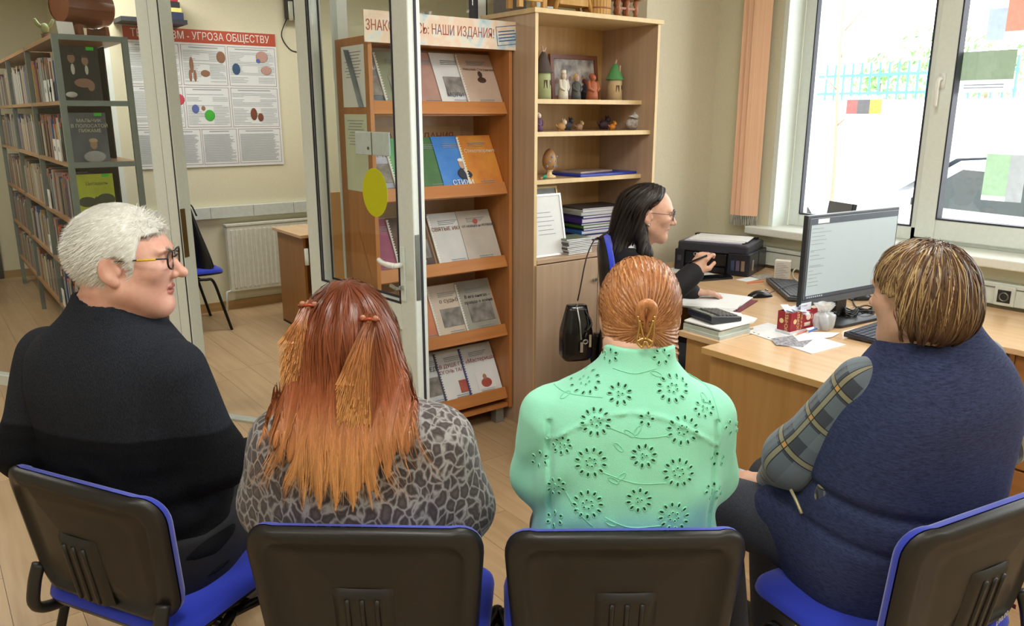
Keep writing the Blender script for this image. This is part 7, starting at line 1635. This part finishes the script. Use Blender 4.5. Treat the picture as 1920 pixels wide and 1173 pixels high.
def plaid():
    m = mat('plaid_shirt', (80, 84, 96), .9, sheen=.2, bump=.2, scale=500); N = m.node_tree.nodes; Lk = m.node_tree.links; b = N['Principled BSDF']
    def at(n): a = N.new('ShaderNodeAttribute'); a.attribute_name = n; return a.outputs['Fac']
    def M_(op, a, b_=None, c=None):
        n = N.new('ShaderNodeMath'); n.operation = op
        for i, x in enumerate((a, b_, c)):
            if x is None: continue
            if isinstance(x, (int, float)): n.inputs[i].default_value = x
            else: Lk.new(x, n.inputs[i])
        return n.outputs[0]
    def band(src, per, off, w): f = M_('FRACT', M_('ADD', M_('DIVIDE', src, per), off)); return M_('LESS_THAN', M_('ABSOLUTE', M_('SUBTRACT', f, .5)), w)
    cur = None
    def over(prev, fac, col, amt=1.):
        mx = N.new('ShaderNodeMix'); mx.data_type = 'RGBA'; Lk.new(M_('MULTIPLY', fac, amt), mx.inputs[0])
        if isinstance(prev, tuple): mx.inputs[6].default_value = prev
        else: Lk.new(prev, mx.inputs[6])
        mx.inputs[7].default_value = srgb(col); return mx.outputs[2]
    s, r = at('along'), at('around'); c = srgb((58, 62, 74))
    c = over(c, band(s, .105, .0, .22), (112, 124, 134), .6); c = over(c, band(r, .105, .3, .22), (112, 124, 134), .6)
    c = over(c, band(s, .105, .36, .055), (150, 142, 108), .75); c = over(c, band(r, .105, .68, .055), (150, 142, 108), .75)
    for o in (.29, .43): c = over(c, band(s, .105, o, .012), (24, 26, 32)); 
    for o in (.61, .75): c = over(c, band(r, .105, o, .012), (24, 26, 32))
    k = M_('MULTIPLY', band(s, .105, .36, .05), band(r, .105, .68, .05)); c = over(c, k, (196, 138, 70))
    Lk.new(c, b.inputs['Base Color']); return m
# ---------------------------------------------------------------- young woman at the corner desk
def build_young():
    u0, v0 = .535, 3.47; yaw = 84; root = person('young woman with long dark hair and glasses in a black blazer', (u0, v0)); R0 = rotz(yaw)
    rows = [(.46, 0, .02, .165, .125), (.58, 0, .0, .16, .12), (.70, 0, .0, .145, .105), (.82, 0, .0, .155, .115), (.90, 0, -.005, .165, .108), (.955, 0, -.01, .160, .095), (.995, 0, -.01, .125, .078), (1.02, 0, -.006, .085, .064), (1.05, 0, .002, .055, .052)]
    H_ = Head(Q(1219, 400, 3.47), 98, -9, 0, .97, open_=.006)
    hq = Q(1300, 512, 3.36)
    aR = [np.array([u0, v0, 0])+R0@np.array([.155, -.01, .94]), Q(1228, 575, 3.30), hq]; aL = [np.array([u0, v0, 0])+R0@np.array([-.155, -.01, .94]), np.array([.64, 3.72, .78]), np.array([.84, 3.62, .79])]
    leg = [((.93, 3.62, .50), (.93, 3.62, .08)), ((.93, 3.42, .50), (.93, 3.42, .08))]
    hd = ((np.array([.45, .0, .9]), (-.55, -.75, .3)), (R0@np.array([.2, .9, 0]), (0, 0, 1)))
    T, R, L, neckf, pants, hips, knees, ank = seated(root, u0, v0, yaw, rows, H_, aR, aL, leg, lo=(.25, 3.15, .03), hi=(1.1, 3.95, 1.36), bodyh=.005, armr=(.048, .038, .026), neckr=.046, curls=(.95, .3), hdir=hd, headh=.0028)
    def blz(P):
        d = T(P, .012); x = (P-np.array([u0, v0, 0]))@R
        d = smax(d, P[:, 2]-(1.035-.9*np.clip(x[:, 1]+.01, 0, .3)), .006); d = smax(d, .006-neckf(P), .006)
        d = smax(d, -(np.maximum(np.maximum(np.abs(x[:, 0])-.055*np.clip((P[:, 2]-.78)*4.2, 0, 1.2), .085-x[:, 1]), .78-P[:, 2])), .004)
        for a in (aR, aL): d = smin(d, chain(P, a, [.066, .056, .046], .04), .05)
        d = d-.005*wav(P, 26)
        for a in (aR, aL): d = smax(d, .034-np.linalg.norm(P-a[2], axis=1), .004)
        return smax(d, .49-P[:, 2], .01)
    cloth('blazer', blz, (.25, 3.15, .47), (1.05, 3.9, 1.10), .0065, mat('blazer_black', (22, 22, 26), .8, var=.1, scale=400), root)
    def shirt(P):
        x = (P-np.array([u0, v0, 0]))@R; d = smax(T(P, .004), P[:, 2]-1.04, .01); d = smin(d, smax(np.abs(chain(P, [L(0, .0, 1.0), L(0, .012, 1.055)], [.068, .060]))-.003, P[:, 2]-(1.065-.35*np.clip(x[:, 1], 0, .2)), .004), .01)
        for a in (aR, ): d = smin(d, np.maximum(np.abs(chain(P, [a[1], a[2]], [.040, .036]))-.003, np.abs(np.linalg.norm(P-a[2], axis=1)-.026)-.016), .002)
        return smax(smax(d, .004-neckf(P), .004), .6-P[:, 2], .01)
    cloth('shirt', shirt, (.30, 3.15, .58), (1.0, 3.85, 1.12), .005, mat('shirt_white', (232, 234, 238), .8), root)
    cloth('trousers', pants, (.25, 3.15, .06), (1.15, 3.95, .66), .012, MATS['trousers_black'], root)
    shoes(root, ank, [(1, 0, 0), (1, 0, 0)], MATS['shoe_black'])
    c = H_.c
    def hv(P):
        q = H_.loc(P); d = H_.skull(q)-.014; m_ = np.stack([np.abs(q[:, 0]), q[:, 1], q[:, 2]], 1)
        d = smax(d, np.minimum(np.maximum(q[:, 1]-.030+.35*np.clip(.06-q[:, 2], -.1, .2), .078-.35*q[:, 1]*0-q[:, 2]+.30*(q[:, 1]-.06)), 1), .012); d = smax(d, -.045-q[:, 2], .02); d = d*H_.s
        b1 = Loft((0, 0), 0, [(.0, 0, 0, .1, .1), (1., 0, 0, .1, .1)])
        back = chain(P, [H_.glob((0, -.070, .03)), H_.glob((0, -.085, -.06)), np.array([c[0]-.135, c[1]-.0, 1.0]), np.array([c[0]-.165, c[1]-.01, .90])], [.066, .062, .060, .050], .05)
        ft = chain(P, [H_.glob((.070, -.035, .01)), H_.glob((.066, -.030, -.07)), np.array([c[0]-.030, c[1]-.10, 1.02]), np.array([c[0]-.02, c[1]-.125, .90])], [.022, .022, .024, .020], .03)
        d = smin(smin(d, back, .05), ft, .03); e = ell(m_, (.085, .012, -.012), (.030, .032, .045))*H_.s; d = smax(d, -e, .008)
        return d-.0014*np.sin((P[:, 0]*1.0-P[:, 2]*.35)*330)
    hm = hair_mat('hair_dark', .42); a_, b_ = lin((24, 19, 18)), lin((58, 46, 42))
    v, q = surf(hv, (c[0]-.28, c[1]-.2, .83), (c[0]+.14, c[1]+.16, c[2]+.15), .005); np_mesh('hair', v, q, hm, root, attrs={'hair_colour': np.tile(lin((34, 27, 25)), (len(v), 1))})
    P0 = surface_pts(hv, np.array([c[0]-.2, c[1]-.16, c[2]-.1]), np.array([c[0]+.12, c[1]+.12, c[2]+.15]), 1800, 12)
    part = H_.glob((0, .05, .12))
    def pull(P, t): return np.clip((P[:, 2:3]-(c[2]+.02))/.08, 0, 1)*np.array([-.9, -.35, 0])+np.array([-.30, -.05, -1.])
    cf = lambda P, tt, rs, N: (a_+(b_-a_)*rs.rand(N, 1)**2)[:, None, :]*np.ones((1, len(tt), 1))
    strands('hair_strands', P0, np.tile((-.5, 0, -1.), (len(P0), 1)), 1/14, 14, .0032, cf, root, hv, .0012, pull, 13, hm, jitter=.05, lens=np.clip(P0[:, 2]-.88, .05, .45))['kind'] = 'stuff'
    glasses(root, H_, mat('specs_silver', (70, 76, 92), .25, .6), 1., .025, .022, None, .0016); brow(root, H_, (58, 44, 40))
    rl = np.array(root.location); W = lambda q: tuple(uv2w(H_.glob(q))-rl)
    m = MB(); m.ball(W((.083, .0, -.043)), .005, 8); m.build('earring', steel, root, smooth=True)
    pn = uv2w(Q(1318, 481, 3.34)); k = thing('pen', 'dark pen in the raised hand of the young woman', 'pen', tuple(pn), yaw_z(0)); m = MB(); m.tube([(-.055, .02, -.03), (.018, 0, .006)], .0042, 8); m.build('barrel', black, k, smooth=True)
for fn in (build_man, build_red, build_green, build_blue, build_young):
    fn()
